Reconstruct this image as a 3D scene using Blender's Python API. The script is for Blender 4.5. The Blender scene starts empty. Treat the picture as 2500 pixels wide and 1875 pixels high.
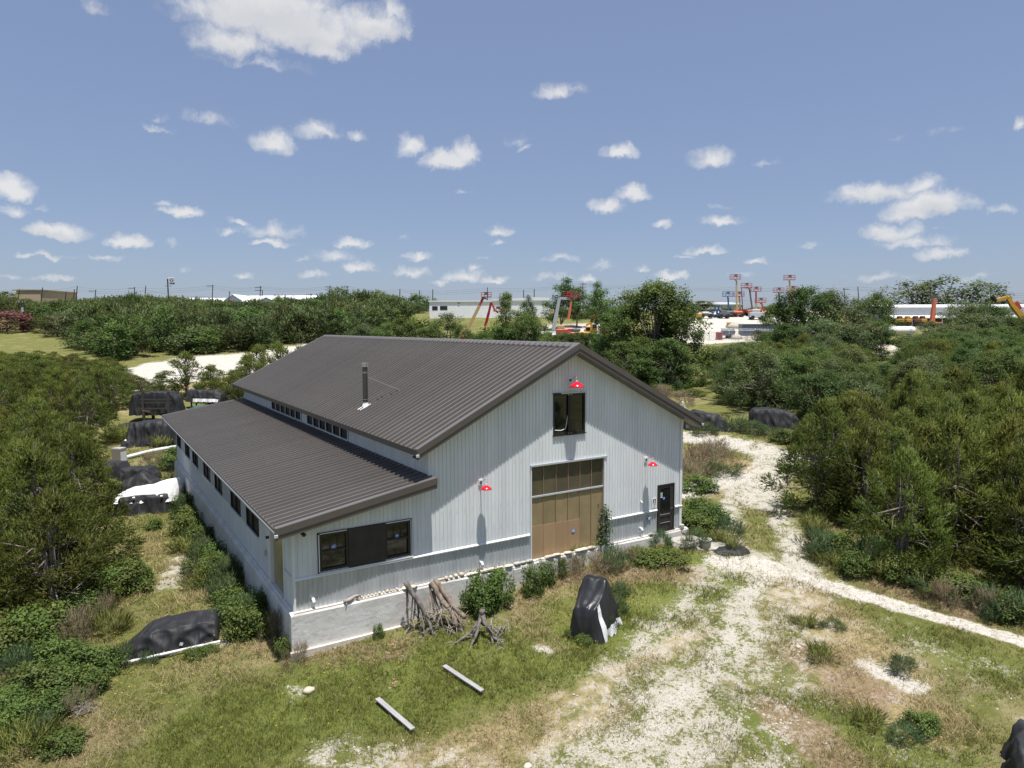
import bpy, math, random
import numpy as np
from mathutils import Vector, Matrix, noise as mnoise

# ------------------------------------------------------------------ camera, light, exposure
SC = bpy.context.scene
COL = SC.collection
FPX, PITCH, ROLL, YAW = 1693.72, 0.0839, 0.003, 0.5614      # focal length in photo pixels, radians
CAM = np.array([-5.5326, -21.739, 9.0226])
FWD = np.array([math.sin(YAW), math.cos(YAW)])
RGT = np.array([math.cos(YAW), -math.sin(YAW)])

cam_d = bpy.data.cameras.new('camera'); cam = bpy.data.objects.new('camera', cam_d); COL.objects.link(cam)
cam_d.sensor_width = 36.0; cam_d.lens = FPX / 2500 * 36.0; cam_d.clip_end = 4000; cam_d.clip_start = 0.1
_r = Vector((RGT[0], RGT[1], 0))
_f = Vector((FWD[0] * math.cos(PITCH), FWD[1] * math.cos(PITCH), -math.sin(PITCH)))
_u = _r.cross(_f)
_r2 = _r * math.cos(ROLL) - _u * math.sin(ROLL); _u2 = _r * math.sin(ROLL) + _u * math.cos(ROLL)
cam.matrix_world = Matrix(((_r2.x, _u2.x, -_f.x, CAM[0]), (_r2.y, _u2.y, -_f.y, CAM[1]), (_r2.z, _u2.z, -_f.z, CAM[2]), (0, 0, 0, 1)))
SC.camera = cam

SC.view_settings.view_transform = 'Standard'; SC.view_settings.look = 'None'
SC.view_settings.exposure = 0.52; SC.view_settings.gamma = 1.0; SC.view_settings.use_curve_mapping = False

SUNV = Vector((-0.08, -1.0, 4.3)).normalized()               # towards the sun
sun_d = bpy.data.lights.new('sun', 'SUN'); sun_d.energy = 4.6; sun_d.angle = math.radians(0.53); sun_d.color = (1.0, 0.955, 0.89)
sun = bpy.data.objects.new('sun', sun_d); COL.objects.link(sun)
sun.rotation_euler = (-SUNV).to_track_quat('-Z', 'Y').to_euler(); sun.location = (0, -40, 120)

def azel(px, py):
    """direction of a cloud: azimuth (from +Y to +X) and elevation, from its place in the photograph"""
    d = ray(px, py); d = d / np.linalg.norm(d)
    return math.atan2(d[0], d[1]), math.asin(d[2])
def ray(px, py):
    x = (px * 1.13020 - 1250) / FPX; y = -(py * 1.13020 - 937.5) / FPX
    c, s = math.cos(-ROLL), math.sin(-ROLL); x, y = x * c - y * s, x * s + y * c
    c, s = math.cos(PITCH), math.sin(PITCH); fw = c + y * s; up = -s + y * c
    return np.array([x * RGT[0] + fw * FWD[0], x * RGT[1] + fw * FWD[1], up])

CLOUDS = [ # x, y, half width, half height, weight
 (560,25,190,105,1.0),(660,75,150,70,1.0),(800,60,90,50,.95),(850,35,38,36,.75),(500,95,95,50,.8),(700,110,70,36,.8),(560,140,120,16,.35),
 (1210,200,55,26,.62),(590,312,48,36,.78),(690,287,62,26,.55),(770,298,24,16,.5),(885,320,36,30,.72),(970,350,60,30,.95),(1005,335,36,32,.9),
 (1340,330,44,21,.85),(1540,348,58,24,.72),(455,260,56,20,.42),(340,256,24,12,.36),(335,280,44,12,.34),(1115,305,36,18,.28),(1130,322,20,8,.3),
 (1310,450,40,20,.85),(1365,425,42,26,.95),(1900,420,130,26,.78),(1990,408,60,24,.75),(2010,448,100,36,1.0),(1960,465,70,22,.85),(1925,505,75,24,.85),(2025,550,72,16,.75),(1980,525,110,18,.5),
 (1560,482,54,17,.72),(1430,490,24,13,.68),(1525,542,48,14,.72),(28,410,50,32,.95),(28,455,44,20,.55),(90,445,20,12,.4),(125,505,68,22,.98),(280,526,54,20,.98),
 (395,460,48,15,.86),(365,442,28,10,.5),(520,481,32,8,.5),(485,502,30,11,.5),(590,505,70,22,.62),(590,530,48,10,.75),(760,528,42,14,.72),(725,555,50,18,.55),(770,580,42,16,.6),(676,590,36,10,.5),
 (1080,499,34,13,.66),(1082,526,18,9,.5),(900,558,36,11,.62),(890,590,46,16,.58),(1000,598,50,17,.72),(1020,578,18,12,.6),(1070,606,36,10,.66),(945,610,26,10,.55),
 (1450,599,40,15,.74),(1390,580,20,9,.5),(1210,560,46,11,.42),(1270,602,26,11,.62),(1630,566,30,9,.55),(1300,577,30,12,.36),
 (100,553,80,9,.45),(55,551,38,8,.5),(222,560,42,10,.52),(105,602,56,11,.52),(1555,446,30,11,.3),(1660,350,32,10,.26),(2206,270,18,17,.66),(2165,455,40,16,.5),(1750,532,28,9,.4),
 (205,18,40,22,.32),(525,594,24,10,.6),(1600,598,40,9,.3),(400,578,12,14,.36),(1040,555,26,8,.3),(875,512,18,10,.34),(375,530,16,13,.36),(1480,555,30,6,.35),(1000,414,26,7,.3),
 (1900,600,90,12,.35),(2100,600,60,10,.3),(650,560,24,7,.35),(1200,600,60,10,.4),(30,600,40,8,.3),
]

def make_world():
    w = bpy.data.worlds.new('World'); SC.world = w; w.use_nodes = True
    nt = w.node_tree; N = nt.nodes; L = nt.links; N.clear()
    def nd(t, **k):
        n = N.new(t)
        for a, b in k.items(): setattr(n, a, b)
        return n
    def ma(op, a, b=None, c=None, clamp=False):
        n = nd('ShaderNodeMath', operation=op, use_clamp=clamp)
        for i, v in enumerate((a, b, c)):
            if v is None: continue
            if isinstance(v, (int, float)): n.inputs[i].default_value = v
            else: L.new(v, n.inputs[i])
        return n.outputs[0]
    def vm(op, a, b=None):
        n = nd('ShaderNodeVectorMath', operation=op)
        for i, v in enumerate((a, b)):
            if v is None: continue
            if isinstance(v, (tuple, list)): n.inputs[i].default_value = v
            else: L.new(v, n.inputs[i])
        return n
    sky = nd('ShaderNodeTexSky', sky_type='NISHITA'); sky.sun_disc = False
    sky.sun_elevation = math.asin(SUNV.z); sky.sun_rotation = math.atan2(SUNV.x, SUNV.y)
    sky.altitude = 200; sky.air_density = 1.0; sky.dust_density = 1.0; sky.ozone_density = 1.6
    tc = nd('ShaderNodeTexCoord'); D = tc.outputs['Generated']
    sp = nd('ShaderNodeSeparateXYZ'); L.new(D, sp.inputs[0])
    az = ma('ARCTAN2', sp.outputs[0], sp.outputs[1]); el = ma('ARCSINE', sp.outputs[2])
    cb = nd('ShaderNodeCombineXYZ'); L.new(az, cb.inputs[0]); L.new(el, cb.inputs[1])
    # ragged edges: warp the cloud coordinates
    wn = nd('ShaderNodeTexNoise', noise_dimensions='2D'); L.new(cb.outputs[0], wn.inputs['Vector'])
    wn.inputs['Scale'].default_value = 30; wn.inputs['Detail'].default_value = 6; wn.inputs['Roughness'].default_value = .62
    wv = vm('SUBTRACT', wn.outputs['Color'], (.5, .5, .5)); ws = vm('SCALE', wv.outputs[0]); ws.inputs['Scale'].default_value = .026
    P = vm('ADD', cb.outputs[0], ws.outputs[0]).outputs[0]
    acc = None; low = None
    for (x, y, a, b, wgt) in CLOUDS:
        A, E = azel(x, y); A1, _ = azel(x + a, y); _, E1 = azel(x, y - b)
        ra, re = max(abs(A1 - A), .002) * 1.25, max(abs(E1 - E), .002) * 1.36
        s1 = vm('SUBTRACT', P, (A, E, 0)); s2 = vm('MULTIPLY', s1.outputs[0], (1 / ra, 1 / re, 0))
        s3 = vm('MINIMUM', s2.outputs[0], vm('MULTIPLY', s2.outputs[0], (1, 1.75, 1)).outputs[0])
        d = vm('LENGTH', s3.outputs[0]).outputs['Value']
        f = ma('MULTIPLY', ma('SUBTRACT', 1.0, d), wgt)
        acc = f if acc is None else ma('MAXIMUM', acc, f)
        if a > 60 and wgt > .6:                                # greyer flat base of the larger clouds
            sy = nd('ShaderNodeSeparateXYZ'); L.new(s2.outputs[0], sy.inputs[0])
            g = ma('MULTIPLY', ma('SUBTRACT', .25, sy.outputs[1]), ma('MAXIMUM', f, 0.0))
            low = g if low is None else ma('MAXIMUM', low, g)
    # the same fair-weather cumulus goes on over the rest of the sky
    zc = ma('MAXIMUM', sp.outputs[2], .03)
    pj = nd('ShaderNodeCombineXYZ'); L.new(ma('DIVIDE', sp.outputs[0], zc), pj.inputs[0]); L.new(ma('DIVIDE', sp.outputs[1], zc), pj.inputs[1])
    gn = nd('ShaderNodeTexNoise', noise_dimensions='2D'); L.new(pj.outputs[0], gn.inputs['Vector'])
    gn.inputs['Scale'].default_value = .62; gn.inputs['Detail'].default_value = 8; gn.inputs['Roughness'].default_value = .56
    gen = ma('MULTIPLY', ma('SUBTRACT', gn.outputs['Fac'], .655), 2.2)
    # outside the view direction of the listed clouds only
    dotf = vm('DOT_PRODUCT', D, (float(FWD[0]), float(FWD[1]), 0.0)).outputs['Value']
    gen = ma('SUBTRACT', gen, ma('MULTIPLY', ma('GREATER_THAN', dotf, .62), .12))
    fbm = nd('ShaderNodeTexNoise', noise_dimensions='2D'); L.new(P, fbm.inputs['Vector'])
    fbm.inputs['Scale'].default_value = 44; fbm.inputs['Detail'].default_value = 9; fbm.inputs['Roughness'].default_value = .6
    fb = ma('MULTIPLY', ma('SUBTRACT', fbm.outputs['Fac'], .5), .74)
    dens = ma('ADD', ma('MAXIMUM', acc, gen), fb)
    # gate the detail noise so that it cannot make clouds by itself
    gate = nd('ShaderNodeMapRange', interpolation_type='SMOOTHSTEP'); L.new(ma('MAXIMUM', acc, gen), gate.inputs[0])
    gate.inputs[1].default_value = -.02; gate.inputs[2].default_value = .20
    mr = nd('ShaderNodeMapRange', interpolation_type='SMOOTHSTEP'); L.new(dens, mr.inputs[0])
    mr.inputs[1].default_value = .0; mr.inputs[2].default_value = .72
    alpha = ma('MULTIPLY', mr.outputs[0], gate.outputs[0], clamp=True)
    # brightness inside a cloud
    sn = nd('ShaderNodeTexNoise', noise_dimensions='2D'); L.new(P, sn.inputs['Vector']); sn.inputs['Scale'].default_value = 16; sn.inputs['Detail'].default_value = 5
    lowc = ma('MULTIPLY', low, 2.4, clamp=True)
    shade = ma('ADD', ma('MULTIPLY', sn.outputs['Fac'], .35), ma('MULTIPLY', lowc, .55), clamp=True)
    cc = nd('ShaderNodeMix', data_type='RGBA'); L.new(shade, cc.inputs['Factor'])
    cc.inputs['A'].default_value = (6.3, 6.3, 6.35, 1); cc.inputs['B'].default_value = (3.9, 4.1, 4.5, 1)
    # summer haze: the blue is a little milky
    hz = nd('ShaderNodeMix', data_type='RGBA'); hz.inputs['Factor'].default_value = .60
    L.new(sky.outputs[0], hz.inputs['A']); hz.inputs['B'].default_value = (1.88, 2.38, 3.86, 1)
    mx = nd('ShaderNodeMix', data_type='RGBA'); L.new(ma('MULTIPLY', alpha, .95), mx.inputs['Factor'])
    L.new(hz.outputs['Result'], mx.inputs['A']); L.new(cc.outputs['Result'], mx.inputs['B'])
    bg = nd('ShaderNodeBackground'); bg.inputs['Strength'].default_value = .092
    L.new(mx.outputs['Result'], bg.inputs['Color'])
    out = nd('ShaderNodeOutputWorld'); L.new(bg.outputs[0], out.inputs[0])
make_world()

R = random.Random(7)
NP = np.random.default_rng(11)

# ------------------------------------------------------------------ helpers
def tag(o, label=None, cat=None, group=None, kind=None):
    if label: o['label'] = label
    if cat: o['category'] = cat
    if group: o['group'] = group
    if kind: o['kind'] = kind
    return o
def thing(name, label, cat, loc=(0, 0, 0), rz=0.0, group=None):
    o = bpy.data.objects.new(name, None); COL.objects.link(o); o.empty_display_size = .3
    o.location = tuple(float(c) for c in loc); o.rotation_euler = (0, 0, rz)
    return tag(o, label, cat, group)
def part(name, mesh, parent=None, loc=(0, 0, 0), rot=(0, 0, 0)):
    o = bpy.data.objects.new(name, mesh); COL.objects.link(o)
    if parent is not None: o.parent = parent
    o.location = loc; o.rotation_euler = rot
    return o
def copy_tree(o, parent=None):
    c = o.copy(); COL.objects.link(c); c.parent = parent
    for ch in list(o.children): copy_tree(ch, c)
    return c

class MB:
    def __init__(s): s.v = []; s.f = []; s.m = []; s.cur = 0
    def face(s, *pts):
        b = len(s.v); s.v += [tuple(p) for p in pts]; s.f.append(tuple(range(b, b + len(pts)))); s.m.append(s.cur)
    def add(s, vs, fs):
        b = len(s.v); s.v += [tuple(p) for p in vs]
        for f in fs: s.f.append(tuple(i + b for i in f)); s.m.append(s.cur)
    def box(s, x0, x1, y0, y1, z0, z1, bev=0.0):
        if bev <= 0:
            vs = [(x0,y0,z0),(x1,y0,z0),(x1,y1,z0),(x0,y1,z0),(x0,y0,z1),(x1,y0,z1),(x1,y1,z1),(x0,y1,z1)]
            s.add(vs, [(0,3,2,1),(4,5,6,7),(0,1,5,4),(1,2,6,5),(2,3,7,6),(3,0,4,7)])
        else:
            b = bev; vs = []; rings = [(z0, b), (z0 + b, 0), (z1 - b, 0), (z1, b)]
            for z, i in rings:
                c = b if i == 0 else b * 1.6
                X0, X1, Y0, Y1 = x0 + i, x1 - i, y0 + i, y1 - i
                vs += [(X0+c*.6,Y0,z),(X1-c*.6,Y0,z),(X1,Y0+c*.6,z),(X1,Y1-c*.6,z),(X1-c*.6,Y1,z),(X0+c*.6,Y1,z),(X0,Y1-c*.6,z),(X0,Y0+c*.6,z)]
            fs = [tuple(reversed(range(8))), tuple(range(24, 32))]
            for k in range(3):
                for j in range(8): fs.append((k*8+j, k*8+(j+1) % 8, k*8+8+(j+1) % 8, k*8+8+j))
            s.add(vs, fs)
        return s
    def bar(s, p0, p1, w, h=None, up=(0, 0, 1)):
        h = h or w; p0 = Vector(p0); p1 = Vector(p1); d = (p1 - p0).normalized(); u = Vector(up)
        if abs(d.dot(u)) > .98: u = Vector((0, 1, 0))
        a = d.cross(u).normalized() * w / 2; b = a.cross(d).normalized() * h / 2
        q = [p0-a-b, p0+a-b, p0+a+b, p0-a+b, p1-a-b, p1+a-b, p1+a+b, p1-a+b]
        s.add(q, [(0,1,2,3),(7,6,5,4),(0,4,5,1),(1,5,6,2),(2,6,7,3),(3,7,4,0)]); return s
    def tube(s, pts, rad, n=8, cap=True, jit=0.0, rnd=None):
        pts = [Vector(p) for p in pts]
        if isinstance(rad, (int, float)): rad = [rad] * len(pts)
        b = len(s.v); prev = None
        for i, p in enumerate(pts):
            d = (pts[min(i+1, len(pts)-1)] - pts[max(i-1, 0)]).normalized()
            if prev is None:
                u = Vector((0, 0, 1)) if abs(d.z) < .9 else Vector((1, 0, 0)); a = d.cross(u).normalized()
            else:
                a = (prev - d * prev.dot(d)).normalized()
            prev = a; c = d.cross(a)
            for j in range(n):
                t = 2*math.pi*j/n; r = rad[i] * (1 + (rnd.uniform(-jit, jit) if rnd else 0))
                s.v.append(tuple(p + (a*math.cos(t) + c*math.sin(t)) * r))
        for i in range(len(pts)-1):
            for j in range(n):
                s.f.append((b+i*n+j, b+i*n+(j+1) % n, b+(i+1)*n+(j+1) % n, b+(i+1)*n+j)); s.m.append(s.cur)
        if cap:
            s.f.append(tuple(b+j for j in reversed(range(n)))); s.m.append(s.cur)
            e = b+(len(pts)-1)*n; s.f.append(tuple(e+j for j in range(n))); s.m.append(s.cur)
        return s
    def lathe(s, prof, n=20, c=(0, 0, 0)):
        b = len(s.v)
        for r, z in prof:
            for j in range(n):
                t = 2*math.pi*j/n; s.v.append((c[0]+r*math.cos(t), c[1]+r*math.sin(t), c[2]+z))
        for i in range(len(prof)-1):
            for j in range(n):
                s.f.append((b+i*n+j, b+i*n+(j+1) % n, b+(i+1)*n+(j+1) % n, b+(i+1)*n+j)); s.m.append(s.cur)
        return s
    def prism(s, poly, y0, y1):
        """extrude an x,z outline along y"""
        n = len(poly); vs = [(x, y0, z) for x, z in poly] + [(x, y1, z) for x, z in poly]
        fs = [tuple(range(n)), tuple(reversed(range(n, 2*n)))] + [(i, n+i, n+(i+1) % n, (i+1) % n) for i in range(n)]
        s.add(vs, fs); return s
    def mesh(s, name, mats, smooth=False):
        me = bpy.data.meshes.new(name); me.from_pydata(s.v, [], s.f)
        for m in (mats if isinstance(mats, (list, tuple)) else [mats]): me.materials.append(m)
        if any(s.m): me.polygons.foreach_set('material_index', s.m)
        if smooth: me.polygons.foreach_set('use_smooth', [True]*len(s.f))
        me.update(); return me
    def build(s, name, mats, parent=None, loc=(0, 0, 0), rot=(0, 0, 0), smooth=False):
        return part(name, s.mesh(name, mats, smooth), parent, loc, rot)

# ------------------------------------------------------------------ materials
def mat(name, col, rough=.6, metal=0.0, spec=.4, var=.0, vscale=3.0, col2=None, bump=0.0, bscale=20.0, stretch=(1, 1, 1), detail=6, objvar=0.0, coat=0.0, lo=.35, hi=.65):
    m = bpy.data.materials.new(name); m.use_nodes = True; nt = m.node_tree; N = nt.nodes; L = nt.links
    b = N['Principled BSDF']; b.inputs['Roughness'].default_value = rough; b.inputs['Metallic'].default_value = metal
    b.inputs['Specular IOR Level'].default_value = spec; b.inputs['Coat Weight'].default_value = coat
    c1 = tuple(col) + (1,)
    b.inputs['Base Color'].default_value = c1
    geo = N.new('ShaderNodeTexCoord'); mp = N.new('ShaderNodeMapping'); mp.inputs['Scale'].default_value = stretch
    L.new(geo.outputs['Object'], mp.inputs['Vector'])
    src = None
    if col2 is not None or var > 0:
        nz = N.new('ShaderNodeTexNoise'); nz.inputs['Scale'].default_value = vscale; nz.inputs['Detail'].default_value = detail; nz.inputs['Roughness'].default_value = .62
        L.new(mp.outputs[0], nz.inputs['Vector'])
        mr = N.new('ShaderNodeMapRange'); mr.inputs[1].default_value = lo; mr.inputs[2].default_value = hi; L.new(nz.outputs['Fac'], mr.inputs[0])
        mx = N.new('ShaderNodeMix'); mx.data_type = 'RGBA'; L.new(mr.outputs[0], mx.inputs['Factor'])
        if col2 is None:
            mx.inputs['A'].default_value = tuple(min(1, c*(1+var)) for c in col) + (1,); mx.inputs['B'].default_value = tuple(c*(1-var) for c in col) + (1,)
        else:
            mx.inputs['A'].default_value = c1; mx.inputs['B'].default_value = tuple(col2) + (1,)
        src = mx.outputs['Result']
    if objvar > 0:
        oi = N.new('ShaderNodeObjectInfo'); hs = N.new('ShaderNodeHueSaturation')
        mr2 = N.new('ShaderNodeMapRange'); mr2.inputs[3].default_value = 1-objvar; mr2.inputs[4].default_value = 1+objvar
        L.new(oi.outputs['Random'], mr2.inputs[0]); L.new(mr2.outputs[0], hs.inputs['Value'])
        if src is None: hs.inputs['Color'].default_value = c1
        else: L.new(src, hs.inputs['Color'])
        src = hs.outputs[0]
    if src is not None: L.new(src, b.inputs['Base Color'])
    if bump > 0:
        n2 = N.new('ShaderNodeTexNoise'); n2.inputs['Scale'].default_value = bscale; n2.inputs['Detail'].default_value = 5
        L.new(mp.outputs[0], n2.inputs['Vector'])
        bp = N.new('ShaderNodeBump'); bp.inputs['Strength'].default_value = bump; bp.inputs['Distance'].default_value = .03
        L.new(n2.outputs['Fac'], bp.inputs['Height']); L.new(bp.outputs[0], b.inputs['Normal'])
    return m

def leaf_mat(name, ca, cb, cc, trans=.28, rough=.55, objvar=.16, hue=.02):
    """foliage: tint runs from the dark to the bright leaf colour per leaf, objects differ a little"""
    m = bpy.data.materials.new(name); m.use_nodes = True; nt = m.node_tree; N = nt.nodes; L = nt.links
    b = N['Principled BSDF']; out = N['Material Output']
    at = N.new('ShaderNodeAttribute'); at.attribute_name = 'tint'
    rp = N.new('ShaderNodeValToRGB'); L.new(at.outputs['Fac'], rp.inputs[0])
    e = rp.color_ramp.elements; e[0].color = tuple(ca)+(1,); e[0].position = 0; e[1].color = tuple(cc)+(1,); e[1].position = 1
    k = e.new(.55); k.color = tuple(cb)+(1,)
    oi = N.new('ShaderNodeObjectInfo'); hs = N.new('ShaderNodeHueSaturation')
    m1 = N.new('ShaderNodeMapRange'); m1.inputs[3].default_value = 1-objvar; m1.inputs[4].default_value = 1+objvar; L.new(oi.outputs['Random'], m1.inputs[0])
    ml = N.new('ShaderNodeMath'); ml.operation = 'MULTIPLY'; ml.inputs[1].default_value = 7.31; L.new(oi.outputs['Random'], ml.inputs[0])
    fr = N.new('ShaderNodeMath'); fr.operation = 'FRACT'; L.new(ml.outputs[0], fr.inputs[0])
    m2 = N.new('ShaderNodeMapRange'); m2.inputs[3].default_value = .5-hue; m2.inputs[4].default_value = .5+hue; L.new(fr.outputs[0], m2.inputs[0])
    L.new(m1.outputs[0], hs.inputs['Value']); L.new(m2.outputs[0], hs.inputs['Hue']); L.new(rp.outputs[0], hs.inputs['Color'])
    L.new(hs.outputs[0], b.inputs['Base Color']); b.inputs['Roughness'].default_value = rough; b.inputs['Specular IOR Level'].default_value = .3
    tr = N.new('ShaderNodeBsdfTranslucent'); L.new(hs.outputs[0], tr.inputs['Color'])
    mx = N.new('ShaderNodeMixShader'); mx.inputs[0].default_value = trans
    L.new(b.outputs[0], mx.inputs[1]); L.new(tr.outputs[0], mx.inputs[2]); L.new(mx.outputs[0], out.inputs[0])
    return m

M = {}
M['roof'] = mat('roof_bronze', (.178, .164, .152), rough=.36, spec=.55, metal=.25, var=.07, vscale=.6, stretch=(.3, 1, 1), objvar=.05)
M['trim'] = mat('trim_bronze', (.088, .077, .07), rough=.4, spec=.5, var=.05, vscale=1.5)
M['wall'] = mat('wall_panel_grey', (.65, .675, .69), rough=.42, spec=.4, var=.07, vscale=1.6, stretch=(1.5, 1.5, .18), objvar=.02)
M['wains'] = mat('wainscot_galvanised', (.50, .525, .55), rough=.38, metal=.35, var=.10, vscale=2.0, stretch=(2, 2, .3))
M['whitetrim'] = mat('white_trim', (.72, .73, .73), rough=.4)
M['filler'] = mat('weathered_filler_panel', (.47, .50, .52), col2=(.30, .33, .35), vscale=5, rough=.6, lo=.42, hi=.7)
M['conc'] = mat('foundation_concrete', (.64, .63, .60), col2=(.47, .455, .43), vscale=1.3, rough=.85, bump=.5, bscale=7, lo=.4, hi=.75)
M['concw'] = mat('foundation_ledge', (.66, .62, .55), col2=(.5, .46, .40), vscale=4, rough=.85, bump=.3, bscale=20)
M['glass'] = mat('window_glass', (.012, .013, .013), rough=.03, spec=.65)
M['screen'] = mat('dark_window_screen', (.018, .018, .020), rough=.5, spec=.25)
M['dark'] = mat('dark_bronze_frame', (.022, .020, .020), rough=.4)
M['darkpanel'] = mat('dark_wall_panel', (.034, .029, .029), rough=.55, var=.2, vscale=3)
M['poly'] = mat('bronze_sheet', (.30, .232, .122), col2=(.225, .18, .10), vscale=.9, rough=.2, spec=.6, objvar=.12)
M['polydark'] = mat('bronze_upper_sheet', (.115, .100, .062), col2=(.075, .068, .048), vscale=.8, rough=.16, spec=.6, objvar=.2)
M['shadewall'] = mat('white_shed_wall_in_shade', (.46, .48, .50), rough=.5)  # white wall of the shed, with its shade put into the colour
M['ply'] = mat('plywood', (.37, .25, .135), col2=(.31, .21, .115), vscale=1.1, stretch=(3, 1, .4), rough=.6, objvar=.06)
M['copper'] = mat('panel_strip', (.33, .2, .12), rough=.5)
M['red'] = mat('red_enamel', (.62, .012, .03), rough=.18, spec=.6, coat=.5)
M['white'] = mat('white_paint', (.78, .78, .77), rough=.45, var=.03)
M['steel'] = mat('brushed_steel', (.62, .62, .62), rough=.28, metal=1)
M['flue'] = mat('stove_pipe', (.13, .125, .12), rough=.33, metal=.85)
M['galv'] = mat('galvanised', (.55, .56, .57), rough=.4, metal=.8)
M['tarp'] = mat('black_tarp', (.020, .0205, .023), rough=.6, spec=.32, col2=(.046, .045, .044), vscale=2.2, bump=.8, bscale=7, lo=.48, hi=.72, stretch=(1.5, .4, .4))
M['tarp2'] = mat('shiny_black_cover', (.014, .015, .018), rough=.4, spec=.5, col2=(.022, .023, .026), vscale=1.6, bump=.6, bscale=4, stretch=(1, .5, .5))
M['wtarp'] = mat('white_tarp', (.76, .76, .75), rough=.5, var=.03)
M['band'] = mat('silver_band', (.7, .71, .72), rough=.35)
M['post'] = mat('grey_post', (.055, .052, .048), rough=.8, var=.2)
M['log'] = mat('dead_cedar_wood', (.30, .235, .18), col2=(.12, .095, .08), vscale=9, stretch=(1, 1, .25), rough=.9, bump=.8, bscale=14)
M['loggrey'] = mat('grey_dead_wood', (.21, .185, .165), col2=(.085, .075, .068), vscale=9, stretch=(1, 1, .25), rough=.9, bump=.8, bscale=14)
M['twig'] = mat('grey_twigs', (.30, .27, .24), rough=.9, var=.2)
M['bark'] = mat('bark', (.15, .115, .09), col2=(.24, .21, .185), vscale=6, rough=.95)
M['board'] = mat('weathered_board', (.36, .36, .36), col2=(.26, .26, .25), vscale=3, stretch=(.4, 3, 3), rough=.7)
M['stone'] = mat('pale_stone', (.60, .54, .44), col2=(.44, .37, .28), vscale=3, rough=.85, objvar=.14, bump=.3)
M['lime'] = mat('limestone', (.40, .38, .34), col2=(.22, .21, .19), vscale=2.2, rough=.9, bump=.7, bscale=6, lo=.48, hi=.72)
M['blue'] = mat('sticker_blue', (.02, .07, .30), rough=.4)
M['lblue'] = mat('sticker_light_blue', (.22, .36, .70), rough=.4)
M['green'] = mat('sticker_green', (.16, .36, .16), rough=.5)
M['textgrey'] = mat('print_grey', (.28, .28, .30), rough=.6)
M['navy'] = mat('print_navy', (.02, .025, .10), rough=.5)
M['tyre'] = mat('tyre', (.02, .02, .02), rough=.8)
M['orange'] = mat('machine_orange', (.52, .10, .035), rough=.4)
M['liftred'] = mat('machine_red', (.42, .065, .045), rough=.4)
M['maroon'] = mat('machine_maroon', (.28, .015, .02), rough=.4)
M['tan'] = mat('machine_tan', (.46, .33, .15), rough=.45)
M['liftblue'] = mat('machine_blue', (.03, .11, .30), rough=.4)
M['yellow'] = mat('machine_yellow', (.55, .29, .035), rough=.4)
M['machgrey'] = mat('machine_grey', (.09, .095, .105), rough=.5)
M['lightgrey'] = mat('machine_light_grey', (.42, .44, .46), rough=.5)
M['pink'] = mat('faded_orange', (.62, .17, .09), rough=.5)
M['cont'] = mat('container_grey', (.115, .14, .18), rough=.5, var=.06)
M['bldg'] = mat('white_siding', (.84, .85, .86), rough=.5, var=.03, vscale=.3)
M['bldgroof'] = mat('white_metal_roof', (.80, .80, .80), rough=.4)
M['cream'] = mat('cream_siding', (.56, .53, .46), rough=.6)
M['beige'] = mat('beige_stucco', (.50, .38, .24), rough=.8)
M['housegrey'] = mat('grey_house', (.18, .17, .15), rough=.7)
M['pole'] = mat('utility_pole', (.055, .048, .043), rough=.9)
M['wire'] = mat('wire', (.05, .05, .05), rough=.6)
M['rust'] = mat('rusty_rail', (.17, .075, .045), rough=.8, var=.25)
M['teal'] = mat('teal_cover', (.02, .11, .12), rough=.5)
M['signgreen'] = mat('sign_green', (.02, .075, .075), rough=.4)
M['fridge'] = mat('tan_cabinet', (.27, .245, .20), rough=.5, var=.06)
M['pipe'] = mat('white_pipe', (.74, .74, .73), rough=.35)
M['pebble'] = mat('bucket_grey', (.42, .42, .41), rough=.7, var=.1)
M['debris'] = mat('pale_debris', (.62, .57, .48), col2=(.34, .30, .25), vscale=6, rough=.9)
M['juniper'] = leaf_mat('juniper_foliage', (.060, .085, .016), (.138, .168, .030), (.222, .245, .052), trans=.46, objvar=.22)
M['farjuniper'] = leaf_mat('far_juniper_foliage', (.040, .062, .018), (.085, .115, .034), (.145, .175, .06), trans=.36, objvar=.28, hue=.025)
M['oak'] = leaf_mat('oak_foliage', (.05, .085, .020), (.102, .158, .036), (.175, .235, .062), trans=.42, objvar=.2)
M['olive'] = leaf_mat('mesquite_foliage', (.065, .095, .032), (.122, .16, .054), (.20, .235, .105), trans=.28)
M['bright'] = leaf_mat('bright_foliage', (.06, .11, .015), (.12, .19, .03), (.2, .27, .05), trans=.35)
M['weed'] = leaf_mat('weed_leaves', (.055, .09, .020), (.118, .172, .036), (.20, .25, .068), trans=.35)
M['feather'] = leaf_mat('feathery_leaves', (.05, .085, .03), (.085, .13, .05), (.15, .2, .085), trans=.35)
M['dryweed'] = leaf_mat('dry_weed', (.13, .105, .065), (.23, .185, .115), (.36, .30, .2), trans=.25)
M['crepe'] = leaf_mat('crepe_myrtle', (.08, .06, .03), (.20, .075, .07), (.30, .12, .13), trans=.25)
M['grass'] = leaf_mat('grass_blades', (.085, .108, .022), (.165, .182, .04), (.265, .265, .08), trans=.30, objvar=.0, hue=0)
M['straw'] = leaf_mat('straw_blades', (.20, .155, .08), (.38, .30, .155), (.55, .46, .26), trans=.25, objvar=.0, hue=0)
M['flower'] = mat('yellow_petals', (.75, .50, .02), rough=.6)
M['pinkflower'] = mat('pink_petals', (.75, .25, .42), rough=.6)
M['gravel'] = mat('gravel_pile', (.62, .57, .48), col2=(.42, .37, .29), vscale=1.2, rough=.95, bump=1, bscale=3)
M['pebblew'] = mat('caliche_pebble', (.48, .45, .39), rough=.95)

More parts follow.
